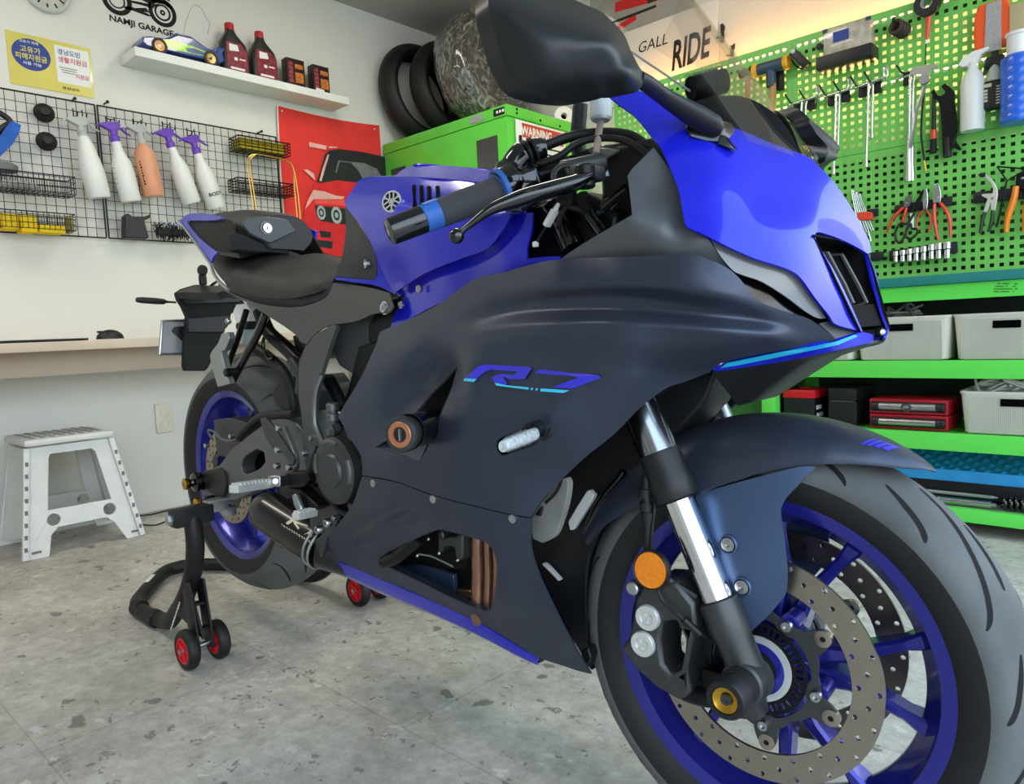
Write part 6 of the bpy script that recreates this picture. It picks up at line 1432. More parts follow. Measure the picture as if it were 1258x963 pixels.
for u in (-.31, .31):
    for s in (-1, 1):
        c = Vector((s * .056, u * Lc, .033)); w = MB().lathe([(.022, -.012), (.033, -.012), (.033, .012), (.022, .012)], c, (1, 0, 0), 24, closed=True).build('car_wheel', MATS['rubber_black'], car, local=True)
        mb = MB().lathe([(1e-4, .008), (.022, .011), (.0225, -.011), (1e-4, -.008)], c, (s, 0, 0), 20); mb.build('wheel_rim', mat('rim_gold', 'b98a55', .35, metal=.6) if 'rim_gold' not in MATS else MATS['rim_gold'], w, local=True)
an = [hc2([q])[0] for q in ((413, 185), (425, 110), (460, 28), (500, 40), (520, 80), (540, 110), (532, 165))]
MB().tube(catmull([at(*q, x=XW + .1) - Vector(car.location) for q in an], 5), .0012, 6).build('aerial_wire', MATS['print_grey'], car, local=True)
# two oil bottles
mat('oil_black', '2b2a2b', .35, var=.08); mat('oil_red', 'b3262f', .4, var=.08); mat('oil_label', '7d2430', .45, var=.45, vscale=60)
def oil_bottle(cx, y_top, lab):
    yb = at(*hc2([(cx, 330)])[0], x=XW + .08).y
    e = empty('oil_bottle', (XW + .08, yb, SZ), lab, 'bottle')
    rows = []
    for z, wy, wx, oy in ((0, .064, .03, 0), (.006, .068, .034, 0), (.118, .068, .034, 0), (.150, .060, .032, -.003), (.190, .028, .022, -.010), (.208, .019, .019, -.011), (.215, .019, .019, -.011)):
        rows.append([Vector((wx * math.copysign(abs(math.cos(a)) ** .55, math.cos(a)), oy + wy * math.copysign(abs(math.sin(a)) ** .55, math.sin(a)), z)) for a in [2 * math.pi * i / 28 for i in range(28)]])
    b = MB().loft(rows, closed_u=True, caps=True).build('bottle_body', MATS['oil_black'], e, local=True, smooth=50)
    MB().lathe([(1e-4, .21), (.0215, .21), (.0215, .238), (.019, .242), (1e-4, .242)], (0, -.011, 0), (0, 0, 1), 24).build('bottle_cap', MATS['oil_red'], e, local=True)
    mb = MB(); mb.add([(.0345, -.05, .012), (.0345, .054, .012), (.0345, .054, .115), (.0345, .024, .145), (.0345, -.05, .145)], [(0, 1, 2, 3, 4)]); mb.build('bottle_label', MATS['oil_label'], b, local=True)
    MB().add([(.0352, -.036, .104), (.0352, .012, .110), (.0352, .006, .137), (.0352, -.036, .137)], [(0, 1, 2, 3)]).build('label_picture', MATS['paper_white'], b, local=True)
    for c_, d_ in (((.0352, -.006, .072), (.0004, .016, .014)), ((.0352, .026, .074), (.0004, .03, .006)), ((.0352, .0, .028), (.0004, .07, .010))): MB().box(c_, d_).build('label_print', MATS['paper_white'], b, local=True)
    return e
oil_bottle(660, 135, 'black oil bottle with red cap beside the toy car on the shelf'); oil_bottle(800, 175, 'black oil bottle with red cap beside the small boxes on the shelf')
# two small boxes
mat('box_dark', '2a1416', .45, var=.3, vscale=30); mat('box_print', '9c3a42', .5, var=.5, vscale=90); mat('box_orange', 'c4702c', .5, var=.4, vscale=70)
for (cx, cw, lb) in ((945, 115, 'dark red printed carton next to the oil bottles on the shelf'), (1065, 100, 'dark red printed carton at the end of the shelf with a white tag')):
    yb = at(*hc2([(cx, 350)])[0], x=XW + .08).y; wd = .1 if cw > 110 else .096; hh = .15
    o = MB().box((0, 0, hh / 2), (.05, wd, hh), None, .0015).build('oil_filter_box', MATS['box_dark'], local=True, origin=(XW + .08, yb, SZ)); setp(o, lb, 'box')
    mb = MB()
    for k in range(5): mb.box((.0255, -.028, .04 + k * .021), (.0006, .022, .016))
    mb.build('box_lettering', MATS['box_print'], o, local=True)
    mb = MB(); mb.box((.0255, .018, .115), (.0006, .045, .022)); mb.box((.0255, .018, .06), (.0006, .045, .05)); mb.build('box_picture', MATS['box_orange'], o, local=True)
    if cw < 110: MB().add([(.0262, -.045, 0.0), (.0262, .02, 0.0), (.0262, .012, .03), (.0262, -.035, .034)], [(0, 1, 2, 3)]).build('white_tag', MATS['paper_white'], o, local=True)
# ---------------------------------------------------------------- clock, wall lettering, notices
v = at(57, -13, x=XW + .02); e = empty('wall_clock', (XW, v.y, v.z), 'round pale wall clock cut by the top of the photo, over the yellow notice', 'clock')
rr_ = v.z - at(56, 14, x=XW + .02).z
MB().lathe([(1e-4, .012), (rr_ * .84, .012), (rr_ * .84, .03), (rr_ * .92, .036), (rr_, .028), (rr_, 0)], (0, 0, 0), (1, 0, 0), 48).build('clock_case', mat('clock_grey', 'cfd1ca', .45), e, local=True)
MB().lathe([(1e-4, .0135), (rr_ * .83, .0135)], (0, 0, 0), (1, 0, 0), 40).build('clock_face', mat('clock_face', 'bfc0b4', .5), e, local=True)
mb = MB()
for k in range(12): a = k * math.pi / 6; mb.box((.0145, rr_ * .7 * math.sin(a), rr_ * .7 * math.cos(a)), (.001, .006, .018), Matrix.Rotation(-a, 3, 'X'))
mb.box((.016, .012, .02), (.001, .006, .06), Matrix.Rotation(-.5, 3, 'X')); mb.box((.017, -.02, .02), (.001, .004, .08), Matrix.Rotation(.7, 3, 'X')); mb.build('clock_hands', MATS['ink_black'], e, local=True)
# motorcycle emblem with GARAGE lettering, painted on the wall
a, b = at(133, 13, x=XW), at(212, 30, x=XW)
cz = (a.z + b.z) / 2
e = empty('wall_lettering', (XW, a.y, a.z), 'black painted motorcycle emblem with the workshop name on the white wall', 'wall sign')
Lw = b.y - a.y
text_mb('NAMJI GARAGE', .046, lambda u, v, w: Vector((.0015, u * Lw / .318 , v * .78 - .040)), bold=.0014).build('painted_name', MATS['ink_black'], e, local=True)
def eq(px, py): q = at(*hc2([(px, py)])[0], x=XW) - Vector((XW, a.y, a.z)); return (q.y, q.z)
mb = MB()
def ringp(cx, cy, r0, r1):
    c = eq(cx, cy); o_ = [(c[0] + r0 * math.cos(t), c[1] + r0 * math.sin(t)) for t in [2 * math.pi * i / 28 for i in range(28)]]; i_ = [(c[0] + r1 * math.cos(t), c[1] + r1 * math.sin(t)) for t in [2 * math.pi * i / 28 for i in range(28)]]
    mb.plate(o_, .001, lambda u, v, w: Vector((.0008 + w, u, v)), [i_])
ringp(313, 62, .062, .044); ringp(313, 62, .036, .028); ringp(313, 62, .012, .004); ringp(92, 2, .062, .042); ringp(92, 2, .034, .028)
for P in ([(130, 30), (170, 36), (240, 66), (262, 80), (240, 78), (170, 52), (125, 40)], [(150, 0), (250, 20), (262, 40), (200, 22), (160, 12)], [(255, -10), (330, 10), (362, 40), (350, 44), (320, 22), (262, 10)], [(200, -20), (260, -8), (255, 30), (240, 14), (196, -8)], [(262, 44), (270, 22), (300, 16), (280, 30)], [(176, 40), (232, 38), (250, 62), (214, 56)],
          [(270, -40), (340, -20), (350, 8), (300, -12)], [(140, -30), (210, -34), (200, -24), (150, -14)]):
    mb.plate([eq(*q) for q in P], .001, lambda u, v, w: Vector((.0008 + w, u, v)))
mb.build('painted_motorcycle', MATS['ink_black'], e, local=True)
# laminated yellow notice
pcor = [at(*q, x=XW + .004) for q in ((7, 36), (111, 58), (118, 120.5), (13, 102))]
o0 = pcor[3]; Ly = pcor[1].y - pcor[0].y; Hz = pcor[0].z - pcor[3].z
e = empty('notice', (XW, o0.y, o0.z), 'laminated yellow notice with a blue oval and Korean lettering on the wall', 'notice')
MB().box((.002, Ly / 2, Hz / 2), (.003, Ly, Hz)).build('notice_sheet', mat('sheet_yellow', 'd9cc6a', .18, coat=.8, var=.08, vscale=6), e, local=True, smooth=0)
nx = lambda u, v, d=.0042: Vector((d, u * Ly, v * Hz))
mb = MB(); mb.add([nx(.02 + .25 + .225 * math.cos(t), .62 + .30 * math.sin(t)) for t in [2 * math.pi * i / 40 for i in range(40)]], [tuple(range(40))]); mb.build('notice_oval', MATS['ink_blue'], e, local=True)
mb = MB(); mb.add([nx(*q) for q in ((.55, .92), (.97, .92), (.97, .2), (.56, .2))], [(0, 1, 2, 3)]); mb.build('notice_card', MATS['paper_white'], e, local=True)
def ntext(s, u, v, sz, m, d=.0052, wd=None):
    mb = text_mb(s, 1.0, lambda a_, b_, w: Vector((a_, b_, 0)), bold=.012); X = max(q[0] for q in mb.v) if mb.v else 1
    mb.v = [tuple(nx(u + q[0] / X * wd, v + q[1] * sz, d)) for q in mb.v]; mb.build('notice_lettering', MATS[m], e, local=True)
mat('ink_yellow', 'e6dc3c', .6)
ntext('고유가', .14, .66, .13, 'ink_yellow', wd=.24); ntext('피해지원금', .08, .52, .13, 'ink_yellow', wd=.37); ntext('고유가 피해', .14, .83, .06, 'paper_white', wd=.22); ntext('사용 가능', .16, .42, .07, 'paper_white', wd=.22)
ntext('경남도민', .58, .76, .12, 'ink_blue', wd=.28); ntext('생활지원금', .58, .61, .12, 'ink_red', wd=.36); ntext('지원금', .78, .34, .10, 'ink_red', wd=.17); ntext('경상남도', .6, .08, .06, 'ink_black', wd=.22)
mb = MB()
for k in range(3): mb.box(nx(.70, .50 - k * .045, .005), (.0006, Ly * (.22 - .03 * k), .004))
mb.build('notice_small_print', MATS['print_grey'], e, local=True)
# ---------------------------------------------------------------- red banner with a car
bc2 = lambda pts: crop(330, 120, 4.815, pts)
e = empty('banner', (XW, 1.41, 1.55), 'red cloth banner printed with the front of a red car, pinned to the wall', 'banner')
BO_ = Vector((XW, 1.41, 1.55))
bl = [(at(*q, x=XW + .012) - BO_) for q in ((341.5, 130), (404, 143), (466, 154))]
zb_ = 1.10 - 1.55
rows = []
for k in range(13):
    t = k / 12; rows.append([Vector((.012 + .006 * math.sin(6 * u + 3 * t) * (.3 + t), bl[0].y + (bl[2].y - bl[0].y) * u - (.012 * math.sin(math.pi * t) if u == 0 else 0), (bl[0].z + (bl[2].z - bl[0].z) * u - .012 * math.sin(math.pi * u)) * (1 - t) + zb_ * t)) for u in [j / 16 for j in range(17)]])
cl = MB().loft(rows).build('banner_cloth', mat('banner_red', 'e2332b', .75, var=.06, sheen=.2), e, local=True, solid=.001, smooth=80)
MB().tube([r[0] + Vector((.001, -.004, 0)) for r in rows], .004, 6).build('banner_edge', mat('edge_white', 'eadfdc', .8), cl, local=True)
def bq2(px, py, d=.0215): q = at(*bc2([(px, py)])[0], x=XW + d) - BO_; return q
def bpoly(name, polys, m, d=.0215):
    mb = MB()
    for P in polys:
        L = [bq2(x, y, d) for x, y in P]; mb.plate([(q.y, q.z) for q in L], .0008, lambda u, v, w: Vector((d + w, u, v)))
    return mb.build(name, m, cl, local=True)
mat('print_red', 'd8232a', .6, var=.1); mat('print_bright', 'f0514a', .6, var=.1); mat('print_dark', '1f2023', .5, var=.2, vscale=50); mat('print_pink', 'e7b0a8', .65, var=.15); mat('print_mid', '6e7073', .6, var=.2, vscale=50)
bpoly('printed_bar', [[(240, 262), (342, 285), (340, 308), (240, 290)], [(356, 288), (410, 290), (405, 296), (356, 300)]], MATS['print_pink'])
bpoly('printed_body', [[(205, 745), (212, 640), (265, 520), (290, 490), (345, 310), (400, 300), (560, 320), (690, 355), (760, 400), (900, 700), (880, 900), (700, 930), (470, 960), (300, 905), (275, 790)]], MATS['print_red'])
bpoly('printed_windscreen', [[(285, 498), (335, 335), (360, 312), (420, 304), (560, 322), (700, 352), (740, 520), (600, 510), (400, 488), (310, 505)]], MATS['print_dark'], .0228)
bpoly('printed_interior', [[(395, 440), (412, 372), (500, 380), (495, 385), (420, 380), (402, 445)], [(480, 380), (560, 385), (640, 420), (680, 490), (560, 485), (530, 430)]], MATS['print_mid'], .0241)
bpoly('printed_shine', [[(300, 490), (318, 420), (350, 335), (358, 338), (325, 450), (312, 495)], [(205, 425), (230, 425), (268, 450), (275, 490)], [(265, 545), (330, 555), (400, 580), (450, 585), (440, 600), (330, 600), (265, 600), (215, 660), (235, 600)]], MATS['print_pink'], .0241)
bpoly('printed_lamp_panel', [[(272, 635), (440, 655), (600, 670), (600, 760), (450, 750), (310, 730), (285, 700)], [(300, 785), (370, 795), (365, 830), (310, 825)], [(285, 840), (380, 850), (375, 895), (290, 880)]], MATS['print_dark'], .0228)
bpoly('printed_bonnet', [[(270, 605), (330, 600), (600, 615), (600, 640), (440, 640), (280, 625)]], MATS['print_bright'], .0228)
mb = MB()
for cx, cy, r in ((312, 680, .037), (402, 695, .046)):
    c = bq2(cx, cy, .0245)
    mb.plate([(c.y + r * .72 * math.cos(t), c.z + r * math.sin(t)) for t in [2 * math.pi * i / 24 for i in range(24)]], .001, lambda u, v, w: Vector((.0236 + w, u, v)), [[(c.y + r * .45 * math.cos(t), c.z + r * .62 * math.sin(t)) for t in [2 * math.pi * i / 24 for i in range(24)]]])
    mb.plate([(c.y + r * .25 * math.cos(t), c.z + r * .34 * math.sin(t)) for t in [2 * math.pi * i / 16 for i in range(16)]], .001, lambda u, v, w: Vector((.0236 + w, u, v)))
mb.build('printed_headlamp', mat('print_light', 'a9aeb3', .5, var=.2, vscale=80), cl, local=True)
for (x, y) in ((78, 80), (625, 188)):
    c = bq2(x, y, .022); MB().ball(c, .006, 10).build('banner_pin', MATS['chrome'], e, local=True)
# ---------------------------------------------------------------- counter, tablet, mouse, socket, cable
mat('counter_wood', 'cdb9a3', .5, var=.06, vscale=5); mat('counter_apron', 'b3a28e', .6, var=.05, vscale=5)
ct = empty('counter', (XW + .01, .2, 0), 'long pale wood counter fixed along the white wall', 'counter')
MB().box((XW + .2245, .35, .766), (.44, 2.3, .034), None, .002).build('counter_top', MATS['counter_wood'], ct)
MB().box((XW + .30, .35, .703), (.03, 2.3, .092)).build('counter_apron', MATS['counter_apron'], ct, smooth=0)
for y in (-.72, 1.44): MB().box((XW + .2, y, .375), (.34, .04, .75)).build('counter_leg', MATS['counter_wood'], ct, smooth=0)
e = empty('tablet', (XW + .35, -.10, .783), 'thin black tablet lying flat at the edge of the wood counter', 'tablet')
y1 = at(106, 414, x=XW + .4).y
MB().box((0, y1 - .3 + .10, .005), (.15, .6, .008), None, .003).build('tablet_body', MATS['black_metal'], e, local=True); MB().box((0, y1 - .3 + .10, .0093), (.135, .57, .0008)).build('tablet_screen', MATS['black_gloss'], e, local=True)
ym = at(135, 411, x=XW + .38).y
e = empty('computer_mouse', (XW + .38, ym, .786), 'black computer mouse on the wood counter between tablet and motorcycle plate', 'mouse')
mb = MB().ball((0, 0, .0), .05, 24, (.62, 1, .72)); mb.v = [(q[0], q[1], max(q[2], 0)) for q in mb.v]; mb.build('mouse_shell', MATS['black_plastic'], e, local=True, smooth=80); MB().box((.0, -.035, .028), (.01, .02, .008), None, .003).build('scroll_wheel', MATS['rubber_black'], e, local=True)
p0, p1 = at(190, 497, x=XW + .01), at(213.5, 530, x=XW + .01)
e = empty('wall_socket', (XW, (p0.y + p1.y) / 2, (p0.z + p1.z) / 2), 'cream double wall socket on the white wall under the counter', 'socket')
MB().box((.006, 0, 0), (.012, abs(p1.y - p0.y), abs(p0.z - p1.z)), None, .003).build('socket_plate', mat('socket_cream', 'd9d5c2', .45), e, local=True)
for z in (.026, -.026):
    r = MB().lathe([(.02, .0), (.0195, .0145), (.018, .0145), (.0175, .006), (1e-4, .006)], (0, 0, z), (1, 0, 0), 24).build('socket_outlet', MATS['socket_cream'], e, local=True)
    mb = MB(); [mb.cyl((.0055, s * .007, z), (.0068, s * .007, z), .0025, None, 8) for s in (-1, 1)]; mb.build('socket_pins', MATS['ink_black'], r, local=True)
mb = MB(); 
for P in ([(160, 634), (185, 632), (210, 626), (240, 622), (280, 618)], [(170, 644), (190, 645), (205, 640), (225, 634), (260, 630)]):
    mb.tube(catmull([at(x, y, z=.004) for x, y in P], 5), .003, 6)
o = mb.build('floor_cable', MATS['rubber_black'], None, origin=at(200, 634, z=0)); setp(o, 'thin black cable lying along the foot of the white wall by the stool', 'cable')
# ---------------------------------------------------------------- folding step stool
sc_ = lambda pts: crop(0, 500, 4.815, pts)
mat('stool_white', 'd9d9d5', .5, var=.06, vscale=12, bump=.05, bscale=120)
f1 = at(28, 691, z=0); f2 = at(177, 657.5, z=0); xf_ = (f1.x + f2.x) / 2; ySL, ySR = f1.y, f2.y
stool = empty('step_stool', (xf_ - .17, (ySL + ySR) / 2, 0), 'white plastic folding step stool standing by the wall under the counter', 'stool')
HS = at(60, 537, x=xf_ - .06).z
ym_ = (ySL + ySR) / 2; wb = (ySR - ySL) / 2
ytl, ytr = at(29, 540, x=xf_ - .05).y, at(135, 526, x=xf_ - .05).y; wt = (ytr - ytl) / 2; yt = (ytl + ytr) / 2
def sx(v): return xf_ - .055 * (v / HS)         # the front leans in towards the top
def stool_side(xfun, name, th):
    pts = [(ym_ - wb, 0), (ym_ - wb + .085, .0), (ym_ - wb + .10, .075), (ym_ - wb + .125, .098), (ym_ + wb - .125, .098), (ym_ + wb - .10, .075), (ym_ + wb - .062, 0), (ym_ + wb, 0), (yt + wt * .96, HS - .03), (yt - wt * .96, HS - .03)]
    wn = [(ym_ - wb * .52, .165), (ym_ + wb * .52, .165), (ym_ + wb * .36, HS - .075), (ym_ + wb * .3, HS - .062), (ym_ - wb * .36, HS - .062), (ym_ - wb * .4, HS - .075)]
    hs = [[(c + .022 * math.cos(t), .128 + .022 * math.sin(t)) for t in [2 * math.pi * i / 20 for i in range(20)]] for c in (ym_ - wb * .45, ym_ + wb * .47)]
    return MB().plate(pts, th, lambda u, v, w: Vector((xfun(v) - w, u, v)), [smooth_outline([(q[0] * 1000, q[1] * 1000) for q in wn], 1) and wn] + hs).build(name, MATS['stool_white'], stool, bevel=.003)
mat('slot_grey', '6f6f6c', .7)
fp = stool_side(sx, 'front_panel', .012)
stool_side(lambda v: xf_ - .34 + .055 * (v / HS) , 'rear_panel', .012)
mb = MB()
for s in (-1, 1):
    pth = [Vector((sx(v) + .004, ym_ + s * (wb - .006) + (yt + s * wt * .95 - ym_ - s * (wb - .006)) * v / HS, v)) for v in (0.004, HS * .5, HS - .03)]
    mb = MB()
    for a, b in zip(pth, pth[1:]): mb.box((a + b) / 2, (.022, .02, (b - a).length), basis(b - a, (1, 0, 0)) @ Matrix.Rotation(math.pi / 2, 3, 'Z'), .004)
    mb.build('panel_rib', MATS['stool_white'], fp)
for s in (-1, 1):
    for k in range(8):
        mb = MB(); v = HS * (.1 + .1 * k); a = Vector((sx(v) + .0155, ym_ + s * (wb - .006) + (yt + s * wt * .95 - ym_ - s * (wb - .006)) * v / HS, v)); mb.box(a, (.002, .010, .016)); mb.build('rib_slot', MATS['slot_grey'], fp)
for c in (ym_ - wb + .045, ym_ + wb - .03): MB().box((xf_ + .0005, c, .025), (.002, .03, .008)).build('foot_slot', MATS['slot_grey'], fp)
# folding side panels
for s in (-1, 1):
    mb = MB(); y0b, y0t = ym_ + s * (wb - .01), yt + s * (wt * .94)
    for k in (0, 1):
        xa = lambda v: (sx(v) - .012 if k == 0 else xf_ - .34 + .055 * v / HS); xm = xf_ - .17
        pts = [(0, .02), (1, .05), (1, HS - .05), (0, HS - .035)]; mb.add([Vector((xa(v) + (xm - xa(v)) * u, (y0b + (y0t - y0b) * v / HS) - s * .03 * u, v)) for u, v in pts], [(0, 1, 2, 3)])
    mb.build('side_panel', MATS['stool_white'], stool, solid=.008)
mb = MB(); hx_ = .135
P = []
mb.box((xf_ - .17, yt, HS - .012), (.29, wt * 2.08, .026), None, .012)
tp_ = mb.build('stool_top', MATS['stool_white'], stool)
mb = MB()
for i in range(8):
    for j in range(4): mb.box((xf_ - .17 - .10 + .066 * j, yt - wt * .78 + wt * .223 * i, HS + .0015), (.045, wt * .11, .003), None, .001)
mb.build('tread_pads', mat('tread_grey', '9b9b98', .8), tp_)
# ================================================================ corner cabinet with tyres on top
mat('green_paint', '5fcb45', .32, coat=.3, var=.03, vscale=4)
mat('green_peg', '72c45c', .42, var=.03, vscale=4)
mat('green_dark', '2d6b2a', .45, var=.05)
CX0, CX1, CY0, CY1, CZ1 = XW + .02, -2.045, 1.75, 2.405, 1.845
cab = empty('metal_cabinet', ((CX0 + CX1) / 2, (CY0 + CY1) / 2, 0), 'tall green metal cabinet in the corner with a warning sign on its side', 'cabinet')
cm = ((CX0 + CX1) / 2, (CY0 + CY1) / 2)
MB().box((cm[0], cm[1], (CZ1 - .055) / 2 + .02), (CX1 - CX0 - .01, CY1 - CY0 - .01, CZ1 - .055 - .04), None, .004).build('cabinet_body', MATS['green_paint'], cab)
MB().box((cm[0], cm[1], CZ1 - .027), (CX1 - CX0, CY1 - CY0, .054), None, .004).build('cabinet_top', MATS['green_paint'], cab)
MB().box((cm[0], cm[1], .02), (CX1 - CX0 - .06, CY1 - CY0 - .06, .04)).build('cabinet_plinth', MATS['black_metal'], cab)
mat('window_dark', '3b3d3b', .15, coat=.6, var=.06)
for (a, b) in (((585, 173), (609.5, 166)), ((480, 209), (497, 203))):
    p0, p1 = at(*a, y=CY0 - .004), at(*b, y=CY0 - .004); zt = (p0.z + p1.z) / 2
    dr = MB().box(((p0.x + p1.x) / 2, CY0 + .003, zt - .2), (p1.x - p0.x, .012, .4)).build('cabinet_window', MATS['window_dark'], cab, smooth=0)
for (a, b, m, nme) in (((577, 145), (592, 138), 'print_grey', 'cabinet_label'), ((606, 137), (619, 131), 'ink_black', 'maker_plate')):
    p0, p1 = at(a[0], a[1], y=CY0 - .003), at(b[0], b[1], y=CY0 - .003); MB().box(((p0.x + p1.x) / 2, CY0 - .0015, CZ1 - .028), (p1.x - p0.x, .003, .034)).build(nme, MATS[m], cab, smooth=0)
p0 = at(608, 134, y=CY0 - .003); mb = MB()
for k in range(3): mb.box((p0.x + .014 + k * .02, CY0 - .0035, CZ1 - .028), (.012, .001, .012))
mb.build('maker_print', MATS['paper_white'], cab)
mb = MB()
for (x, y) in ((635, 134), (635, 139), (664, 148), (688, 155)):
    q = at(x, y, x=CX1 + .001); mb.cyl((CX1 - .002, q.y, q.z), (CX1 + .0015, q.y, q.z), .0065, None, 12)
mb.build('cabinet_hole', MATS['dark_void'], cab)
# warning sign on the side
q0, q1 = at(634, 146, x=CX1 + .012), at(694, 160, x=CX1 + .012); ww = q1.y - q0.y; zt = q0.z
sg = empty('warning_sign', (CX1 + .004, q0.y, zt), 'white sign with a red WARNING header on the side of the green cabinet', 'sign')
MB().box((.004, ww / 2, -.2), (.006, ww, .4), None, .002).build('sign_board', MATS['paper_white'], sg, local=True)
MB().box((.0078, ww * .53, -.045), (.002, ww * .84, .068)).build('sign_header', mat('sign_red', 'c8362c', .5), sg, local=True, smooth=0)
text_mb('WARNING', .062, lambda u, v, w: Vector((.0094, .035 + u * ww * .80 / .268 * .69, -.068 + v)), bold=.002).build('sign_lettering', MATS['paper_white'], sg, local=True)
mb = MB(); [mb.box((.0078, ww * .5, -.11 - k * .03), (.001, ww * (.8 - .1 * (k % 2)), .008)) for k in range(5)]; mb.build('sign_small_print', MATS['ink_black'], sg, local=True)
for (yy, zz) in ((.012, -.02), (.012, -.13)): pass
MB().box((.012, .022, -.10), (.012, .014, .05), None, .003).build('sign_clip', MATS['black_metal'], sg, local=True)
# tyres on the cabinet
def loose_tyre(c, d, ro, hw, rb, hb, label, m='rubber_black'):
    e = empty('loose_tyre', c, label, 'tyre')
    pr = [(q[0], q[1]) for q in tyre_prof(ro, hw, rb, hb, 12, .04)]
    MB().lathe(pr, (0, 0, 0), d, 64, closed=True).build('tyre_carcass', MATS[m], e, local=True, smooth=50)
    return e
RT = .30
loose_tyre((XW + .105, at(478, 100, x=XW + .1).y + .235, CZ1 + .004 + .297), (1, 0, .12), .297, .072, .222, .06, 'black bare tyre leaning against the left wall on top of the cabinet')
loose_tyre((XW + .275, at(478, 100, x=XW + .1).y + .335, CZ1 + .004 + .297), (1, -.08, .16), .297, .072, .222, .06, 'black bare tyre between the wall-side tyre and the film-wrapped one')
# wheel-sized tyre wrapped in clear film
wc_ = Vector((-2.47, 2.05, CZ1 + .325)); wr = empty('wrapped_tyre', wc_, 'large tyre wrapped in crumpled clear film on the green cabinet', 'tyre')
d = Vector((1, .04, .1)).normalized(); 
def film():
    m = bpy.data.materials.new('wrap_film'); m.use_nodes = True; nt = m.node_tree; N = nt.nodes; L = nt.links; b = N['Principled BSDF']
    tc = N.new('ShaderNodeTexCoord'); mp = N.new('ShaderNodeMapping'); mp.inputs['Scale'].default_value = (14, 5, 5); mp.inputs['Rotation'].default_value = (.5, .2, .7); L.new(tc.outputs['Object'], mp.inputs[0])
    no = N.new('ShaderNodeTexNoise'); no.inputs['Scale'].default_value = 2.6; no.inputs['Detail'].default_value = 8; no.inputs['Distortion'].default_value = 2.2; L.new(mp.outputs[0], no.inputs['Vector'])
    rp = N.new('ShaderNodeValToRGB'); e = rp.color_ramp.elements; e[0].position = .46; e[0].color = (*srgb('3d3e39'), 1); e[1].position = .80; e[1].color = (*srgb('b4b3ab'), 1); L.new(no.outputs['Fac'], rp.inputs[0]); L.new(rp.outputs[0], b.inputs['Base Color'])  # the film's streaky highlights are painted into the base colour
    b.inputs['Roughness'].default_value = .22; b.inputs['Coat Weight'].default_value = 1.0; b.inputs['Coat Roughness'].default_value = .08
    n2 = N.new('ShaderNodeTexNoise'); n2.inputs['Scale'].default_value = 2.6; n2.inputs['Detail'].default_value = 7; n2.inputs['Distortion'].default_value = 2.5; L.new(mp.outputs[0], n2.inputs['Vector'])
    bp = N.new('ShaderNodeBump'); bp.inputs['Strength'].default_value = 1.0; bp.inputs['Distance'].default_value = .03; L.new(n2.outputs['Fac'], bp.inputs['Height']); L.new(bp.outputs[0], b.inputs['Normal'])
    MATS['wrap_film'] = m
film()
pr = [(1e-4, .06), (.13, .05), (.175, .075), (.215, .115), (.26, .12), (.30, .09), (.318, .03), (.318, -.03), (.30, -.09), (.26, -.12), (.215, -.115), (.175, -.075), (.13, -.05), (1e-4, -.06)]
mb = MB().lathe(pr, (0, 0, 0), d, 72); rnd = random.Random(5)
from mathutils import noise
mb.v = [tuple(Vector(q) * (1 + .035 * noise.noise(Vector(q) * 11) + .02 * noise.noise(Vector(q) * 27))) for q in mb.v]
mb.build('wrapped_body', MATS['wrap_film'], wr, local=True, smooth=70)
# tape roll on the cabinet
tq_ = at(691, 130, x=CX1 - .1); t = MB().lathe([(.018, -.03), (.052, -.03), (.055, -.026), (.055, .026), (.052, .03), (.018, .03)], (0, 0, 0), (.75, -.6, .1), 36, closed=True); t.mi = 1; t.lathe([(.0185, -.029), (.0185, .029)], (0, 0, 0), (.75, -.6, .1), 28); t.lathe([(1e-4, 0), (.018, 0)], (0, 0, 0), (.75, -.6, .1), 28)
o = t.build('paper_roll', [MATS['paper_white'], MATS['dark_void']], local=True, origin=(tq_.x, tq_.y, CZ1 + .054)); setp(o, 'white paper roll with a dark core standing on the green cabinet', 'roll')
# ================================================================ right wall: tool boards, bench and shelves
YP = 2.28
def pegboard(x0, z0, cols, rows, label, w=.915, h=.527):
    p = .0305; hs = .0140; mx = (w - (cols - 1) * p) / 2; mz = (h - (rows - 1) * p) / 2
    mb = MB(); X = [mx + p * i for i in range(cols)]; Z = [mz + p * j for j in range(rows)]
    def q(a, b, c, d): mb.add([(a, 0, c), (b, 0, c), (b, 0, d), (a, 0, d)], [(0, 1, 2, 3)])
    zb = [0] + sum([[z - hs / 2, z + hs / 2] for z in Z], []) + [h]
    for k in range(0, len(zb), 2): q(0, w, zb[k], zb[k + 1])
    xb = [0] + sum([[x - hs / 2, x + hs / 2] for x in X], []) + [w]
    for j in range(rows):
        for k in range(0, len(xb), 2): q(xb[k], xb[k + 1], zb[2 * j + 1], zb[2 * j + 2])
    mb.box((.002, .01, h / 2), (.004, .02, h)); mb.box((w - .002, .01, h / 2), (.004, .02, h)); mb.box((w / 2, .01, .002), (w, .02, .004)); mb.box((w / 2, .01, h - .002), (w, .02, .004))
    o = mb.build('tool_board', MATS['green_peg'], local=True, smooth=0, origin=(x0, YP, z0), fix=False)
    md = o.modifiers.new('thickness', 'SOLIDIFY'); md.thickness = .0012; md.offset = 1
    setp(o, label, 'pegboard'); return o
XS = -.863
for (x0, z0, lb) in ((XS, 1.402, 'green perforated tool board holding the clear parts box and caliper, upper row'), (XS, .872, 'green perforated tool board holding the red pliers and sockets, lower row'), (XS - .917, 1.402, 'green perforated tool board holding the blue mallet, upper row'), (XS - .917, .872, 'green perforated tool board mostly hidden behind the nose cowl, lower row')):
    pegboard(x0, z0, 29, 16, lb)
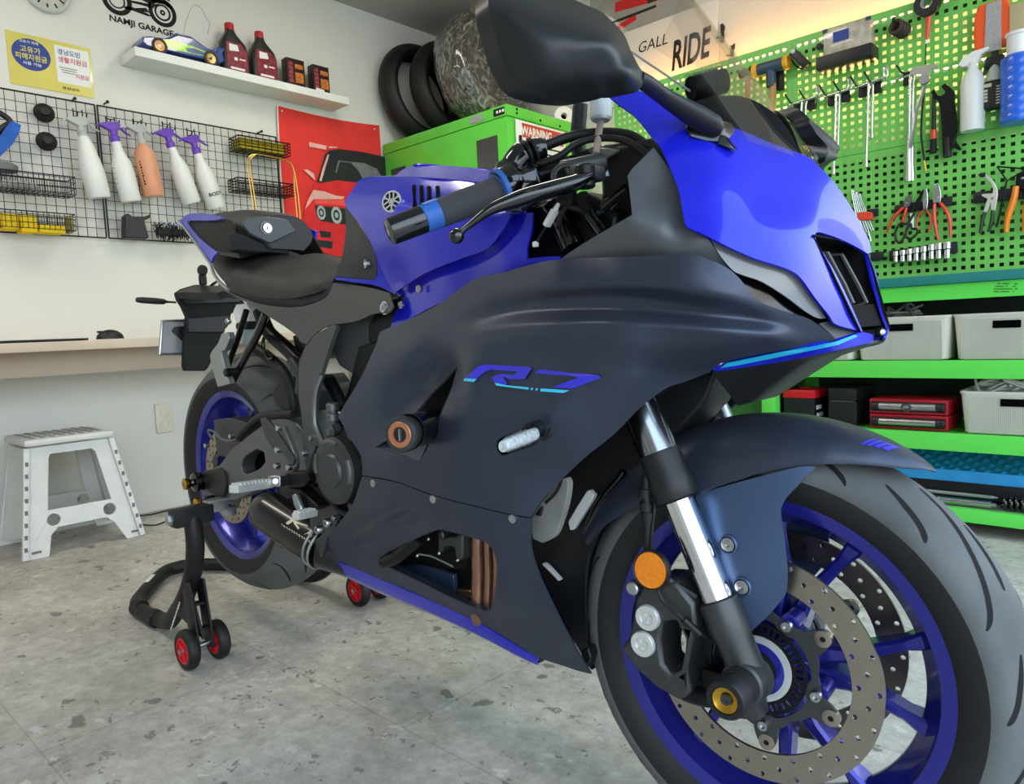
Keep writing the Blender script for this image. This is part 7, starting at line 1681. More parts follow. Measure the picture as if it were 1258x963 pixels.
o = MB().box((0, 0, 0), (1.82, .004, .51)).build('hole_shade_panel', mat('hole_shade_green', '2f5c2a', .6, var=.05), local=True, smooth=0, origin=(XS, YP + .078, 1.127)); setp(o, 'added dark green sheet that puts shade behind the holes of the lower tool boards', 'panel')  # added sheet: darkens the lower holes, where only shade lies
# strips that carry the boards
for z, lb in ((.9, 'lower'), (1.41, 'middle'), (1.88, 'upper')):
    o = MB().box((0, 0, 0), (1.83, .03, .03)).build('mounting_rail', MATS['black_metal'], local=True, smooth=0, origin=(XS, YW - .13, z)); setp(o, lb + ' of the dark rails behind the green tool boards', 'rail')
# warm light strip behind the upper edge of the boards
mat('warm_glow', (1.0, .40, .09), .5, emit=17.0, var=0); mat('warm_glow_low', (1.0, .62, .22), .5, emit=48.0, var=0)
st_ = empty('light_strip', (XS, YW - .095, 1.925), 'warm light strip glowing behind the top edge of the green tool boards', 'light')
MB().box((0, 0, -.012), (1.80, .02, .012)).build('strip_base', MATS['alloy'], st_, local=True, smooth=0); MB().box((0, 0, -.002), (1.80, .016, .008)).build('strip_glow', MATS['warm_glow'], st_, local=True, smooth=0)
st2 = empty('light_strip', (XS, YW - .05, 1.70), 'warm light strip glowing on the wall behind the upper tool boards', 'light')
MB().box((0, .02, 0), (1.80, .01, .02)).build('strip_base', MATS['alloy'], st2, local=True, smooth=0); MB().box((0, .012, 0), (1.80, .006, .014)).build('strip_glow', MATS['warm_glow_low'], st2, local=True, smooth=0)
# wall sign and poster seen through the windscreen
q0 = at(768, 44, y=YW - .01); q1 = at(875, 88, y=YW - .01)
sgn = empty('lettered_board', (-1.62, YW, 2.02), 'white board with loose handwritten RIDE lettering high on the wall above the tool boards', 'sign')
MB().box((-.09, -.008, .08), (.86, .012, .36)).build('board_panel', MATS['trim_white'], sgn, local=True, smooth=0)
rp0, rp1 = at(824, 82, y=YW - .016), at(872, 84, y=YW - .016)
text_mb('RIDE', .155, lambda u, v, w: Vector((rp0.x + 1.62 + u * (rp1.x - rp0.x) / .33, -.0155, v * 1.25 + rp0.z - 2.02 - .02 + u * .05)), shear=.25, bold=.004).build('board_lettering', MATS['ink_black'], sgn, local=True)
lp0 = at(783, 66, y=YW - .016); text_mb('GALL', .075, lambda u, v, w: Vector((lp0.x + 1.62 + u * 1.0, -.0155, v + lp0.z - 2.02)), shear=.2).build('board_lettering', MATS['ink_black'], sgn, local=True)
pq = at(785, 10, y=YW - .01); ps_ = empty('wall_poster', (pq.x, YW, pq.z), 'grey poster with red and black blocks under the ceiling above the lettered board', 'poster')
MB().box((0, -.004, .03), (.62, .004, .30)).build('poster_sheet', mat('poster_grey', 'a9a7a2', .6), ps_, local=True, smooth=0)
mb = MB(); mb.box((-.12, -.0065, -.055), (.2, .001, .03), Matrix.Rotation(-.2, 3, 'Y')); mb.box((-.02, -.0065, .04), (.26, .001, .05), Matrix.Rotation(.1, 3, 'Y')); mb.build('poster_red', MATS['print_red'], ps_, local=True)
mb = MB(); mb.box((-.06, -.0068, -.02), (.32, .001, .014)); mb.box((.12, -.0068, .03), (.14, .001, .05)); mb.box((.02, -.0068, .11), (.3, .001, .03)); mb.build('poster_black', MATS['print_dark'], ps_, local=True)
for (px, py, lb) in ((886, 40, 'upper of two black wall hooks above the tool boards'), (898, 62, 'lower of two black wall hooks above the tool boards')):
    v = at(px, py, y=YW - .02); t = MB(); t.box((0, .012, 0), (.014, .012, .085 if py < 50 else .05), None, .002); t.tube(catmull([Vector((0, .005, -.005)), Vector((.01, -.015, -.012)), Vector((.026, -.028, -.006)), Vector((.03, -.03, .014))], 4), .005, 8); t.tube([(0, .005, -.02), (-.02, -.01, -.02)], .004, 8)
    o = t.build('wall_hook', MATS['black_plastic'], local=True, origin=v); setp(o, lb, 'hook')
# ---------------------------------------------------------------- tools
r1 = lambda pts: crop(900, 0, 6.978, pts); r2 = lambda pts: crop(1078, 0, 6.978, pts); r3 = lambda pts: crop(1078, 130, 6.978, pts); r4 = lambda pts: crop(1020, 200, 6.978, pts)
def P3(f, pts, y): return [at(*q, y=y) for q in f(pts)]
def tool(name, label, cat, px, f, group=None):
    v = P3(f, [px], YP - .02)[0]; e = empty(name, v, label, cat, group); return e
def tpl(mb, f, pts, y, th, n=2, corner=45, holes=()):
    o = [(v.x, v.z) for v in P3(f, pts, y)]
    if n > 1: o = [(q.x / 1000, q.y / 1000) for q in smooth_outline([(a * 1000, b * 1000) for a, b in o], n, corner)]
    hs = [[(v.x, v.z) for v in P3(f, h, y)] for h in holes]
    mb.plate(o, th, lambda u, v, w: Vector((u, y + w, v)), hs); return mb
mat('tool_steel', 'cfd2d2', .22, metal=1.0, var=.05); mat('tool_red', 'e0452c', .35, var=.06, coat=.3); mat('tool_orange', 'f28a1c', .4, var=.05); mat('wood', 'b98556', .55, var=.2, vscale=30); mat('mallet_blue', '33465a', .45, var=.08); mat('mallet_yellow', 'e8a81c', .4); mat('handle_green', '24402c', .5)
# mallet
e = tool('mallet', 'blue mallet with yellow faces and wooden handle hanging on the green board', 'mallet', (350, 640), r1); y_ = YP - .045
a, b = P3(r1, [(215, 605), (445, 540)], y_); mb = MB().cyl(a, b, .026, None, 20, .004); mb.cyl((a + b) / 2 + Vector((0, 0, .02)), (a + b) / 2 + Vector((0, 0, -.085)), .021, .019, 18, .003); mb.build('mallet_head', MATS['mallet_blue'], e)
d = (b - a).normalized(); mb = MB().lathe([(1e-4, -.004), (.024, -.004), (.03, .004), (.03, .016), (.026, .02)], b, d, 24); mb.lathe([(1e-4, -.004), (.024, -.004), (.03, .004), (.03, .016), (.026, .02)], a, -d, 24); mb.build('mallet_face', MATS['mallet_yellow'], e)
hpx = P3(r1, [(345, 720), (338, 1000)], y_); MB().tube([hpx[0], hpx[0].lerp(hpx[1], .5), hpx[0].lerp(hpx[1], 1.3)], [.0135, .0125, .014], 14).build('mallet_handle', MATS['wood'], e)
o = MB().box(P3(r1, [(405, 680)], YP - .012)[0] - P3(r1, [(405, 680)], YP - .012)[0], (.03, .022, .09), None, .004).build('tool_clip', MATS['black_plastic'], local=True, origin=P3(r1, [(410, 680)], YP - .013)[0]); setp(o, 'black clip behind the wooden mallet handle', 'clip')
# dark hammer beside the mallet
a, b = P3(r1, [(60, 640), (205, 605)], YP - .04); e = tool('hammer', 'dark hammer head to the side of the blue mallet, behind the windscreen edge', 'hammer', (150, 620), r1); MB().cyl(a, b, .018, .02, 16, .003).build('hammer_head', MATS['black_metal'], e); MB().tube([(a + b) / 2, (a + b) / 2 + Vector((-.01, 0, -.25))], .012, 12).build('hammer_handle', MATS['wood'], e)
# spring clip
e = tool('spring_clip', 'black spring clip gripping a pale plug near the top seam of the tool boards', 'clip', (570, 500), r1); a, b = P3(r1, [(520, 450), (640, 560)], YP - .03); d = (b - a).normalized(); Rm = basis(d, (0, 1, 0))
MB().box((a + b) / 2, (.032, .03, (b - a).length * 1.1), Rm, .006).build('clip_jaw', MATS['black_plastic'], e); MB().ball(a + Vector((.004, -.012, .0)), .011, 12).build('clip_plug', MATS['pale_metal'], e); MB().tube(catmull(P3(r1, [(495, 490), (540, 560), (600, 590), (655, 560)], YP - .02), 5), .003, 8).build('clip_spring', MATS['black_metal'], e)
# clear box on a black tray
e = tool('tray', 'long black tray on the tool board carrying a clear parts box', 'tray', (990, 520), r1); a, b = P3(r1, [(745, 575), (1220, 430)], YP - .05); a.z = b.z = (a.z + b.z) / 2
MB().box((a + b) / 2 + Vector((0, .005, 0)), ((b - a).length, .09, .05), None, .004).build('tray_body', MATS['black_plastic'], e)
q = P3(r1, [(800, 400), (1200, 290)], YP - .05); zb = (a.z + .026); e = empty('parts_box', Vector(((q[0].x + q[1].x) / 2, YP - .045, zb)), 'clear plastic parts box with a small blue label on the black tray', 'box'); wd = q[1].x - q[0].x
MB().box((0, 0, .05), (wd, .07, .10), None, .006).build('box_shell', mat('cloudy_plastic', 'd2cabb', .2, trans=.35, coat=.5, var=.25, vscale=30), e, local=True); MB().box((-.02, -.036, .06), (.06, .002, .04)).build('box_label', MATS['ink_blue'], e, local=True); mb = MB(); [mb.box((s * wd * .46, -.034, .095), (.02, .01, .014), None, .003) for s in (-1, 1)]; mb.build('box_latch', MATS['mallet_blue'], e, local=True)
o = MB().lathe([(1e-4, .0), (.012, .0), (.014, .006), (.014, .014), (1e-4, .016)], (0, 0, 0), (0, -1, 0), 18).build('plastic_plug', MATS['black_plastic'], local=True, origin=P3(r1, [(752, 405)], YP - .001)[0]); setp(o, 'small round black plug on the green board beside the clear parts box', 'plug')
# coil and tape with screwdriver
c = P3(r2, [(165, 235)], YP - .035)[0]; e = empty('hose_coil', c, 'short dark corrugated hose piece hung on the top of the board', 'hose')
mb = MB(); [mb.torus(Vector((.006 * k, .012 * k - .01, -.004 * k)), .023, .0075, (-.4, -1, .15), 24, 8) for k in range(4)]; mb.build('hose_rings', mat('rubber_brown', '3d332c', .6, var=.15), e, local=True); MB().box((-.008, -.012, .028), (.012, .01, .02), None, .003).build('hose_tab', MATS['black_plastic'], e, local=True)
c = P3(r2, [(432, 25)], YP - .03)[0]; e = empty('tape_roll', c, 'black tape roll hung at the top edge of the green board', 'tape'); MB().lathe([(.021, -.012), (.047, -.012), (.048, -.01), (.048, .01), (.047, .012), (.021, .012)], (0, 0, 0), (-.2, -1, 0), 40, closed=True).build('tape_body', MATS['rubber_black'], e, local=True); MB().lathe([(.0185, -.0125), (.022, -.0125), (.022, .0125), (.0185, .0125)], (0, 0, 0), (-.2, -1, 0), 36, closed=True).build('tape_core', MATS['print_grey'], e, local=True)
e = tool('screwdriver', 'thin red-handled screwdriver hanging below the black tape roll', 'screwdriver', (430, 250), r2); MB().tube(P3(r2, [(438, 145), (432, 240), (422, 340)], YP - .022), [.0095, .0085, .006], 10).build('handle', MATS['tool_red'], e); mb = MB().tube(P3(r2, [(420, 340), (417, 375)], YP - .022), .004, 8); mb.build('ferrule', MATS['paper_white'], e); MB().tube(P3(r2, [(416, 375), (410, 555)], YP - .022), .0022, 8).build('shaft', MATS['black_metal'], e)
# T-handle pairs on double hooks
def t_handle(f, top, bot, bar, yy, label, sock=True):
    a, b = P3(f, [top, bot], yy); e = empty('tee_wrench', a, label, 'wrench')
    MB().tube([a, b], .0048, 10).build('wrench_shaft', MATS['tool_steel'], e)
    l, r = P3(f, bar, yy); mb = MB().tube([l, r], .0045, 10); mb.build('wrench_bar', MATS['tool_steel'], e)
    if sock: MB().cyl(a.lerp(b, .93), b, .0075, None, 12, .001).build('wrench_socket', MATS['tool_steel'], e)
    return e
f4 = lambda pts: pts
names = ('first', 'second', 'third')
TT = (((985, 125), (982.5, 178), (990, 124), (988.5, 170)), ((1027, 115.5), (1024, 214.5), (1031.5, 114.5), (1029, 188)), ((1067, 103), (1064, 205.5), (1072.5, 101), (1071, 170)))
BB = (((970, 129), (1003, 118), (1003, 108)), ((1012, 119), (1042, 109.5), (1042, 97)), ((1050, 108), (1086, 95), (1086, 83)))
for k in range(3):
    t_handle(f4, TT[k][0], TT[k][1], (BB[k][0], BB[k][1]), YP - .05, 'chrome T-handle wrench with the long shaft, %s pair from the mallet' % names[k])
    e = t_handle(f4, TT[k][2], TT[k][3], ((BB[k][0][0] + 8, BB[k][0][1] - 1.5), (BB[k][1][0] + 2, BB[k][1][1] + .5)), YP - .03, 'chrome T-handle wrench with the short shaft, %s pair from the mallet' % names[k])
    for s in (0, 1):
        hx = BB[k][0][0] + (8, 25)[s]; hy = BB[k][0][1] + (-2, -7)[s]; c = at(hx, hy, y=YP - .012)
        t = MB(); t.box((.008, 0, -.022), (.034, .02, .045), None, .004); t.tube([(0, -.008, -.004), (-.004, -.05, -.006), (-.016, -.062, .02), (-.022, -.06, .032)], .0035, 8)
        o = t.build('board_hook', MATS['black_plastic'], local=True, origin=c); setp(o, 'black hook %s of the %s pair of T-handle wrenches' % (('holding the mallet-side end', 'holding the far end')[s], names[k]), 'hook')
    c = [at(BB[k][1][0] + d, BB[k][1][1] + g, y=YP - .04) for d, g in ((-3, 1), (0, -3), (0, -12), (4, -13), (4, -2), (1, 2))]; o = MB().tube(catmull(c, 4), .004, 8).build('steel_hook', MATS['tool_steel'], None, origin=c[0]); setp(o, 'bright bent steel hook at the end of the %s T-handle pair' % names[k], 'hook')
# long socket handles and caliper
for (x0, x1, yy, lb) in ((1118, 1116, YP - .055, 'long chrome socket spanner under the caliper, nearer the T-handles'), (1122, 1119.5, YP - .035, 'long chrome socket spanner directly behind the caliper beam')):
    a, b = at(x0, 92, y=yy), at(x1, 221, y=yy); e = empty('socket_spanner', a, lb, 'spanner')
    MB().tube([a, a.lerp(b, .7)], .0052, 12).build('spanner_shaft', MATS['tool_steel'], e); MB().lathe([(.0052, 0), (.0075, .03), (.0085, .04), (.0095, .105), (.0125, .165), (.012, .17), (1e-4, .168)], a.lerp(b, .58), b - a, 18).build('spanner_socket', MATS['tool_steel'], e)
    if x0 < 1120: MB().tube([a + Vector((-.05, 0, -.005)), a + Vector((.05, 0, .004))], .0045, 10).build('spanner_bar', MATS['tool_steel'], e)
c = at(1113, 90, y=YP - .012); t = MB(); t.box((.006, 0, -.022), (.03, .02, .05), None, .004); t.tube([(0, -.008, -.004), (-.004, -.055, -.006), (-.016, -.066, .02)], .0035, 8); o = t.build('board_hook', MATS['black_plastic'], local=True, origin=c); setp(o, 'black hook carrying the caliper and the long socket spanners', 'hook')
e = tool('dial_caliper', 'steel dial caliper hanging slantwise on the green board', 'caliper', (400, 640), r2); mb = MB()
tpl(mb, r2, [(425, 600), (380, 640), (400, 700), (410, 740)], YP - .075, .004, 1); 
L = P3(r2, [(445, 560), (405, 740), (330, 960)], YP - .07) + P3(r3, [(285, 355)], YP - .07)
mb = MB(); 
for a, b in zip(L, L[1:]): mb.box((a + b) / 2, (.013, .004, (b - a).length * 1.03), basis(b - a, (0, 1, 0)), .0005)
mb.build('caliper_beam', MATS['steel'], e); mb = MB(); tpl(mb, r2, [(275, 610), (300, 580), (400, 560), (450, 548), (525, 560), (520, 578), (450, 600), (440, 640), (370, 640), (345, 640), (280, 640)], YP - .078, .006, 1); mb.build('caliper_jaw', MATS['steel'], e, bevel=.001)
MB().lathe([(1e-4, .006), (.0165, .006), (.018, .004), (.018, -.006)], P3(r2, [(402, 680)], YP - .078)[0], (0, -1, 0), 28).build('caliper_dial', MATS['alloy'], e)
# thin black cord probe
e = tool('probe_cable', 'thin black cable with a brass tip hanging beside the caliper', 'cable', (400, 700), r2); MB().tube(catmull(P3(r2, [(412, 600), (400, 760), (388, 900)], YP - .03) + P3(r3, [(380, 80), (375, 250), (390, 380), (402, 470)], YP - .03), 5), .0038, 8).build('cable_lead', MATS['rubber_black'], e); MB().tube(P3(r3, [(402, 470), (418, 560)], YP - .03), .0032, 8).build('cable_tip', MATS['gold'], e)
# round brush and black cutters
e = tool('detail_brush', 'black brush with a red collar hanging beside the black pipe pliers', 'brush', (480, 850), r2); MB().tube(P3(r2, [(482, 770), (484, 960)], YP - .03) + P3(r3, [(482, 210)], YP - .03), [.004, .0075, .0075], 10).build('handle', MATS['black_plastic'], e); MB().tube(P3(r3, [(482, 208), (481, 285)], YP - .03), .0105, 14).build('collar', MATS['tool_red'], e); MB().tube(P3(r3, [(481, 285), (477, 405)], YP - .03), [.0105, .0125], 14).build('bristles', MATS['black_rough'], e)
e = tool('pipe_pliers', 'black pipe pliers hanging open-jawed beside the white bottle', 'pliers', (590, 850), r2); mb = MB()
f5 = lambda pts: crop(1050, 0, 5.663, pts)
tpl(mb, f5, [(527, 640), (550, 618), (570, 655), (600, 668), (632, 640), (600, 600), (625, 578), (690, 632), (690, 700), (712, 850), (700, 963), (690, 1010), (640, 1080), (612, 1080), (608, 960), (598, 800), (585, 700), (560, 690)], YP - .04, .02, 2)
mb.build('plier_body', MATS['black_metal'], e, bevel=.003); mb = MB(); tpl(mb, r3, [(640, 280), (670, 300), (720, 370), (700, 380), (640, 350), (630, 310)], YP - .035, .012, 2); mb.build('plier_lever', MATS['black_metal'], e, bevel=.002); MB().tube(P3(r3, [(600, 270), (600, 440)], YP - .03), [.0125, .0145], 14).build('plier_grip', MATS['rubber_black'], e)
# bottles at the right end
def board_bottle(label, px_c, py_t, py_b, w, m, kind):
    yy = YP - (.066 if kind == 'jar' else .052); a = at(px_c, py_b, y=yy); b = at(px_c, py_t, y=yy); h = b.z - a.z
    e = empty('spray_bottle' if kind == 'spray' else 'fluid_bottle', a, label, 'bottle')
    return e, h
e, h = board_bottle('white spray bottle with a white trigger standing off the tool board', 1194.5, 86, 161, 24, None, 'spray'); r = .0385
MB().lathe([(1e-4, 0), (r * .95, 0), (r, .005), (r, h * .78), (r * .8, h * .92), (r * .45, h), (r * .4, h * 1.12), (1e-4, h * 1.12)], seg=28).build('bottle_body', MATS['bottle_white'], e, local=True, smooth=60)
mb = MB(); zt = h * 1.12; mb.loft([[(x, o_, z + zt) for x, z in ((-.045, .0), (-.03, .022), (.0, .036), (.05, .04), (.052, .03), (.026, .018), (.02, -.004), (-.03, -.012))] for o_ in (-.012, .012)], closed_u=True, caps=True); mb.build('trigger_head', MATS['white_plastic'], e, local=True, bevel=.003)
mb = MB(); [mb.lathe([(r + .0004, h * (.2 + .1 * k)), (r + .0004, h * (.215 + .1 * k))], seg=4, a0=-2.75, a1=-2.45) for k in range(6)]; mb.build('bottle_print', MATS['ink_black'], e, local=True)
e, h = board_bottle('bright blue ribbed bottle with a white cap at the photo edge of the tool board', 1251, 70, 151, 36, None, 'jar'); r = .055
pr = [(1e-4, 0), (r * .95, 0)]; 
for k in range(7): z = h * k / 7; pr += [(r, z + .004), (r, z + h / 7 - .005), (r * .97, z + h / 7 - .002)]
pr += [(r * .7, h * 1.03), (r * .6, h * 1.05), (1e-4, h * 1.05)]
MB().lathe(pr, seg=32).build('bottle_body', mat('bottle_blue', '2262d8', .3, coat=.5, var=.08), e, local=True); MB().lathe([(1e-4, h * 1.02), (r * .68, h * 1.02), (r * .68, h * 1.3), (r * .76, h * 1.32), (r * .76, h * 1.36), (1e-4, h * 1.37)], seg=28).build('bottle_cap', MATS['white_plastic'], e, local=True)
a = at(1222, 134, y=YP - .04); b = at(1222, 100, y=YP - .04)
e = empty('cleaner_bottle', a, 'black-labelled cleaner bottle with a dark trigger between white and blue bottles', 'bottle'); h = b.z - a.z
MB().box((0, 0, h / 2), (.066, .05, h), None, .008).build('bottle_body', mat('label_black', '1d2320', .4, var=.2, vscale=60), e, local=True); MB().lathe([(.031, h), (.027, h * 1.2), (.016, h * 1.5), (.014, h * 1.6), (1e-4, h * 1.6)], seg=20).build('bottle_shoulder', MATS['clear_plastic'], e, local=True)
mb = MB(); mb.box((0, 0, h * 1.7), (.064, .03, .04), None, .01); mb.box((0, 0, h * 1.95), (.02, .02, .04), None, .006); mb.tube([(-.028, 0, h * 1.65), (-.032, 0, h * 1.3)], .006, 8); mb.build('trigger_head', MATS['black_plastic'], e, local=True)
mb = MB(); mb.box((-.022, -.0255, h * .84), (.032, .001, .012)); [mb.box((-.024, -.0255, h * (.3 + .12 * k)), (.012, .001, .008)) for k in range(4)]; [mb.box((.018, -.0255, h * (.15 + .1 * k)), (.02, .001, .004)) for k in range(7)]; mb.build('bottle_print', mat('print_gold', 'c9c3a8', .5), e, local=True)
a = at(1221, 62, y=YP - .02); b = at(1221, 4, y=YP - .02); h = b.z - a.z; wd = .118
e = empty('cleaning_pad', a, 'orange backed pad with a grey mesh stripe hung high on the board', 'pad')
MB().plate([(-wd * .46, 0), (wd * .46, 0), (wd * .48, h * .5), (wd * .44, h * .85), (wd * .34, h), (-wd * .36, h * .98), (-wd * .47, h * .8), (-wd * .5, h * .4)], .03, lambda u, v, w: Vector((u, -.03 + w, v))).build('pad_shell', mat('pad_orange', 'ee5a22', .5, var=.05), e, local=True, bevel=.006)
MB().plate([(-wd * .2, -.01), (wd * .24, -.01), (wd * .22, h * .97), (-wd * .16, h * .95)], .004, lambda u, v, w: Vector((u, -.034 + w, v))).build('pad_mesh', mat('mesh_grey', 'a3a3a1', .7, var=.2, vscale=200), e, local=True)
o = MB().box((0, 0, 0), (.07, .05, .14), None, .004).build('card_box', mat('card_tan', 'b5aa82', .7, var=.05), local=True, origin=at(1256, 30, y=YP - .03)); setp(o, 'tan cardboard box at the photo edge above the blue bottle', 'box')
# hex key set in its red holder
e = tool('hex_key_set', 'fan of steel hex keys in a red holder beside the nose cowl', 'key set', (290, 450), r4); mb = MB()
for k in range(6):
    x0 = 188 + k * 14; x1 = 228 + k * 20
    mb.tube(catmull(P3(r4, [(x0 + 22, 258 + k * 4), (x0 + 4, 236 + k * 7), (x0 - 2 + k, 262 + k * 6), (x1, 470), (x1 + 44, 600 - k * 4)], YP - .03 - .004 * (k % 2)), 4), .0026, 8)
mb.tube(P3(r4, [(310, 520), (350, 670)], YP - .03), .003, 8); mb.build('hex_keys', MATS['tool_steel'], e)
mb = MB(); tpl(mb, r4, [(232, 425), (330, 418), (358, 432), (358, 480), (335, 492), (236, 488), (228, 460)], YP - .042, .028, 2); mb.build('key_holder', MATS['tool_red'], e, bevel=.003)
o = MB().box((0, 0, 0), (.04, .02, .03), None, .003).build('magnet_bar', MATS['black_plastic'], local=True, origin=P3(r4, [(365, 428)], YP - .011)[0]); setp(o, 'short black bar behind the red hex key holder', 'tool bar')
o = MB().box((0, 0, 0), (.045, .02, .034), None, .003).build('magnet_bar', MATS['black_plastic'], local=True, origin=P3(r4, [(402, 800)], YP - .011)[0]); setp(o, 'short black bar beside the nose cowl edge, left of the socket row', 'tool bar')
def bar(f, l, r, label, h=.034):
    a, b = P3(f, [l, r], YP - .012); o = MB().box((0, 0, 0), ((b - a).length, .018, h), Matrix.Rotation(-math.atan2(b.z - a.z, b.x - a.x), 3, 'Y'), .003).build('magnet_bar', MATS['black_plastic'], local=True, origin=(a + b) / 2); setp(o, label, 'tool bar'); return o
bar(r4, (556, 405), (1045, 325), 'black magnetic bar holding the red-handled pliers and scissors'); bar(r3, (822, 790), (1290, 740), 'black magnetic bar holding the cream pliers and the orange cutters', .04)
def pliers(name, label, f, piv, jaw, hl, hr, mj, mh, yy, th=.011, hw=.0068):
    e = tool(name, label, 'pliers' if 'plier' in name else 'cutters', piv, f)
    mb = MB(); tpl(mb, f, jaw, yy, th, 2); mb.build('jaws', mj, e, bevel=.0015)
    mb = MB(); c = P3(f, [piv], yy - .002)[0]; mb.cyl(c, c + Vector((0, .006, 0)), .005, None, 14, .001); mb.build('pivot', MATS['steel'], e)
    for L in (hl, hr):
        P = catmull(P3(f, L, yy + th / 2), 5); n = len(P); MB().tube(P, [hw * (.75 + .35 * math.sin(math.pi * min(1, i / n + .15))) for i in range(n)], 10, sc=.8).build('handle', mh, e)
pliers('side_cutters', 'small side cutters with orange-red handles, first on the magnetic bar', r4, (655, 345), [(640, 300), (690, 262), (698, 300), (680, 370), (655, 385), (628, 378)], [(632, 380), (570, 440), (520, 510), (485, 600)], [(655, 385), (640, 440), (625, 500), (640, 520)], MATS['cast_grey'], MATS['tool_red'], YP - .035)
pliers('needle_pliers', 'needle-nose pliers with thin red handles, between scissors and larger pliers', r4, (812, 312), [(815, 225), (822, 215), (830, 235), (838, 330), (826, 410), (815, 380), (800, 410), (790, 330)], [(800, 405), (760, 450), (742, 520), (755, 595)], [(825, 405), (858, 460), (862, 530), (840, 595)], MATS['tool_steel'], MATS['tool_red'], YP - .04, hw=.0042)
pliers('combination_pliers', 'larger combination pliers with red handles, last on the magnetic bar', r4, (915, 300), [(886, 190), (893, 172), (905, 200), (918, 172), (940, 215), (950, 290), (940, 345), (912, 340), (900, 350), (878, 340), (878, 270)], [(895, 350), (893, 450), (905, 560), (930, 670)], [(945, 345), (1005, 430), (1030, 530), (1030, 640)], MATS['tool_steel'], MATS['tool_red'], YP - .042, hw=.0078)
e = tool('scissors', 'black scissors hanging among the red-handled pliers', 'scissors', (745, 340), r4); mb = MB(); tpl(mb, r4, [(805, 222), (800, 250), (770, 350), (740, 420), (712, 420), (725, 350), (780, 245)], YP - .048, .004, 1); mb.build('blade', MATS['black_metal'], e); mb = MB(); tpl(mb, r4, [(685, 435), (715, 432), (712, 555), (685, 555)], YP - .05, .006, 1); mb.build('blade_guard', MATS['paper_white'], e)
for P in ([(720, 430), (660, 520), (600, 520), (560, 590), (565, 660), (600, 685), (640, 620), (665, 540)], [(690, 520), (650, 590), (655, 640), (700, 645), (745, 600), (740, 570), (700, 560)]): MB().tube(catmull(P3(r4, P, YP - .048), 4, True), .0048, 8, closed=True).build('finger_loop', MATS['black_plastic'], e)
pliers('pump_pliers', 'slip-joint pliers with cream jaws and dark green grips', r3, (985, 790), [(868, 590), (890, 575), (925, 585), (990, 640), (1028, 720), (1025, 800), (1008, 900), (975, 895), (965, 830), (940, 915), (905, 915), (930, 830), (945, 800), (890, 770), (900, 755), (985, 750), (990, 700), (950, 640), (900, 612)], [(925, 910), (905, 960), (890, 1040), (880, 1095)], [(990, 895), (985, 960), (965, 1040), (945, 1080)], mat('cream_metal', 'd8d6c8', .35, metal=.5), MATS['handle_green'], YP - .045, hw=.0075)
mb = MB(); tpl(mb, r3, [(862, 590), (885, 575), (925, 582), (920, 608), (880, 612)], YP - .05, .014, 2); o = mb.build('jaw_tip', MATS['rubber_black'], [c for c in bpy.data.objects if c.name.startswith('pump_pliers')][0])
pliers('wire_strippers', 'wire strippers with bright orange handles at the photo edge of the board', r3, (1240, 620), [(1190, 580), (1270, 560), (1330, 600), (1320, 720), (1250, 720), (1215, 690), (1180, 680)], [(1190, 690), (1170, 800), (1130, 920), (1110, 1000), (1105, 1085)], [(1290, 700), (1290, 800), (1270, 920), (1260, 1080)], MATS['black_metal'], MATS['tool_orange'], YP - .045, hw=.013)
e = tool('wire_tool', 'thin black wire tool with a triangular head above the cream pliers', 'wire tool', (1100, 600), r3); MB().tube(P3(r3, [(1025, 520), (1110, 640), (1250, 560), (1270, 540), (1028, 520)], YP - .02), .0028, 8).build('wire_head', MATS['black_metal'], e); MB().tube(P3(r3, [(1108, 640), (1080, 800), (1040, 960), (1020, 1040)], YP - .02), .0034, 8).build('wire_shaft', MATS['black_metal'], e)
# socket row
bar(r4, (508, 800), (1090, 720), 'black rail carrying the row of chrome sockets', .042)
sk = None
for k, x in enumerate((562, 622, 680, 738, 802, 868, 930, 1003)):
    y0 = 800 - k * 7.6 - (6 if k > 4 else 0); c = P3(r4, [(x, y0)], YP - .036)[0]
    if sk is None:
        sk = empty('socket', c, '', 'socket', 'sockets on the black rail')
        MB().lathe([(.004, .018), (.0105, .018), (.011, .016), (.011, .002), (.0085, -.001), (.0085, -.022), (.006, -.022), (.006, -.014)], (0, 0, 0), (0, 0, 1), 20).build('socket_body', MATS['tool_steel'], sk, local=True); MB().lathe([(1e-4, .0), (.004, .018)], (0, 0, 0), (0, 0, 1), 8).build('socket_drive', MATS['black_metal'], sk, local=True)
        s_ = sk
    else: s_ = clone(sk, c); s_.scale = (1 + .05 * k / 2, 1 + .05 * k / 2, 1 + .07 * k)
    s_['label'] = ('first', 'second', 'third', 'fourth', 'fifth', 'sixth', 'seventh', 'last and tallest')[k] + ' chrome socket on the black rail, counted from the nose cowl'
# ---------------------------------------------------------------- bench with shelves
mat('bench_green', '5ed952', .4, var=.025, vscale=3)
mat('teal_top', '1d7a72', .5, var=.05)
mat('shelf_grey', '9a9b97', .5, var=.05)
YB = 1.80; BX0, BX1 = at(935, 480, y=YB).x, .75
bn = empty('work_bench', ((BX0 + BX1) / 2, YB, 0), 'bright green steel work bench with open shelves below the tool boards', 'bench')
def bb(x0, x1, y0, y1, z0, z1, name, m, bev=.002, par=None): return MB().box(((x0 + x1) / 2, (y0 + y1) / 2, (z0 + z1) / 2), (x1 - x0, y1 - y0, z1 - z0), None, bev).build(name, m, par or bn)
bb(BX0 - .02, BX1, YB - .015, YP - .005, .835, .866, 'bench_top', MATS['teal_top'])
ap = bb(BX0, BX1, YB, YB + .03, .783, .834, 'bench_apron', MATS['bench_green'])
PW = at(951.5, 480, y=YB).x - BX0
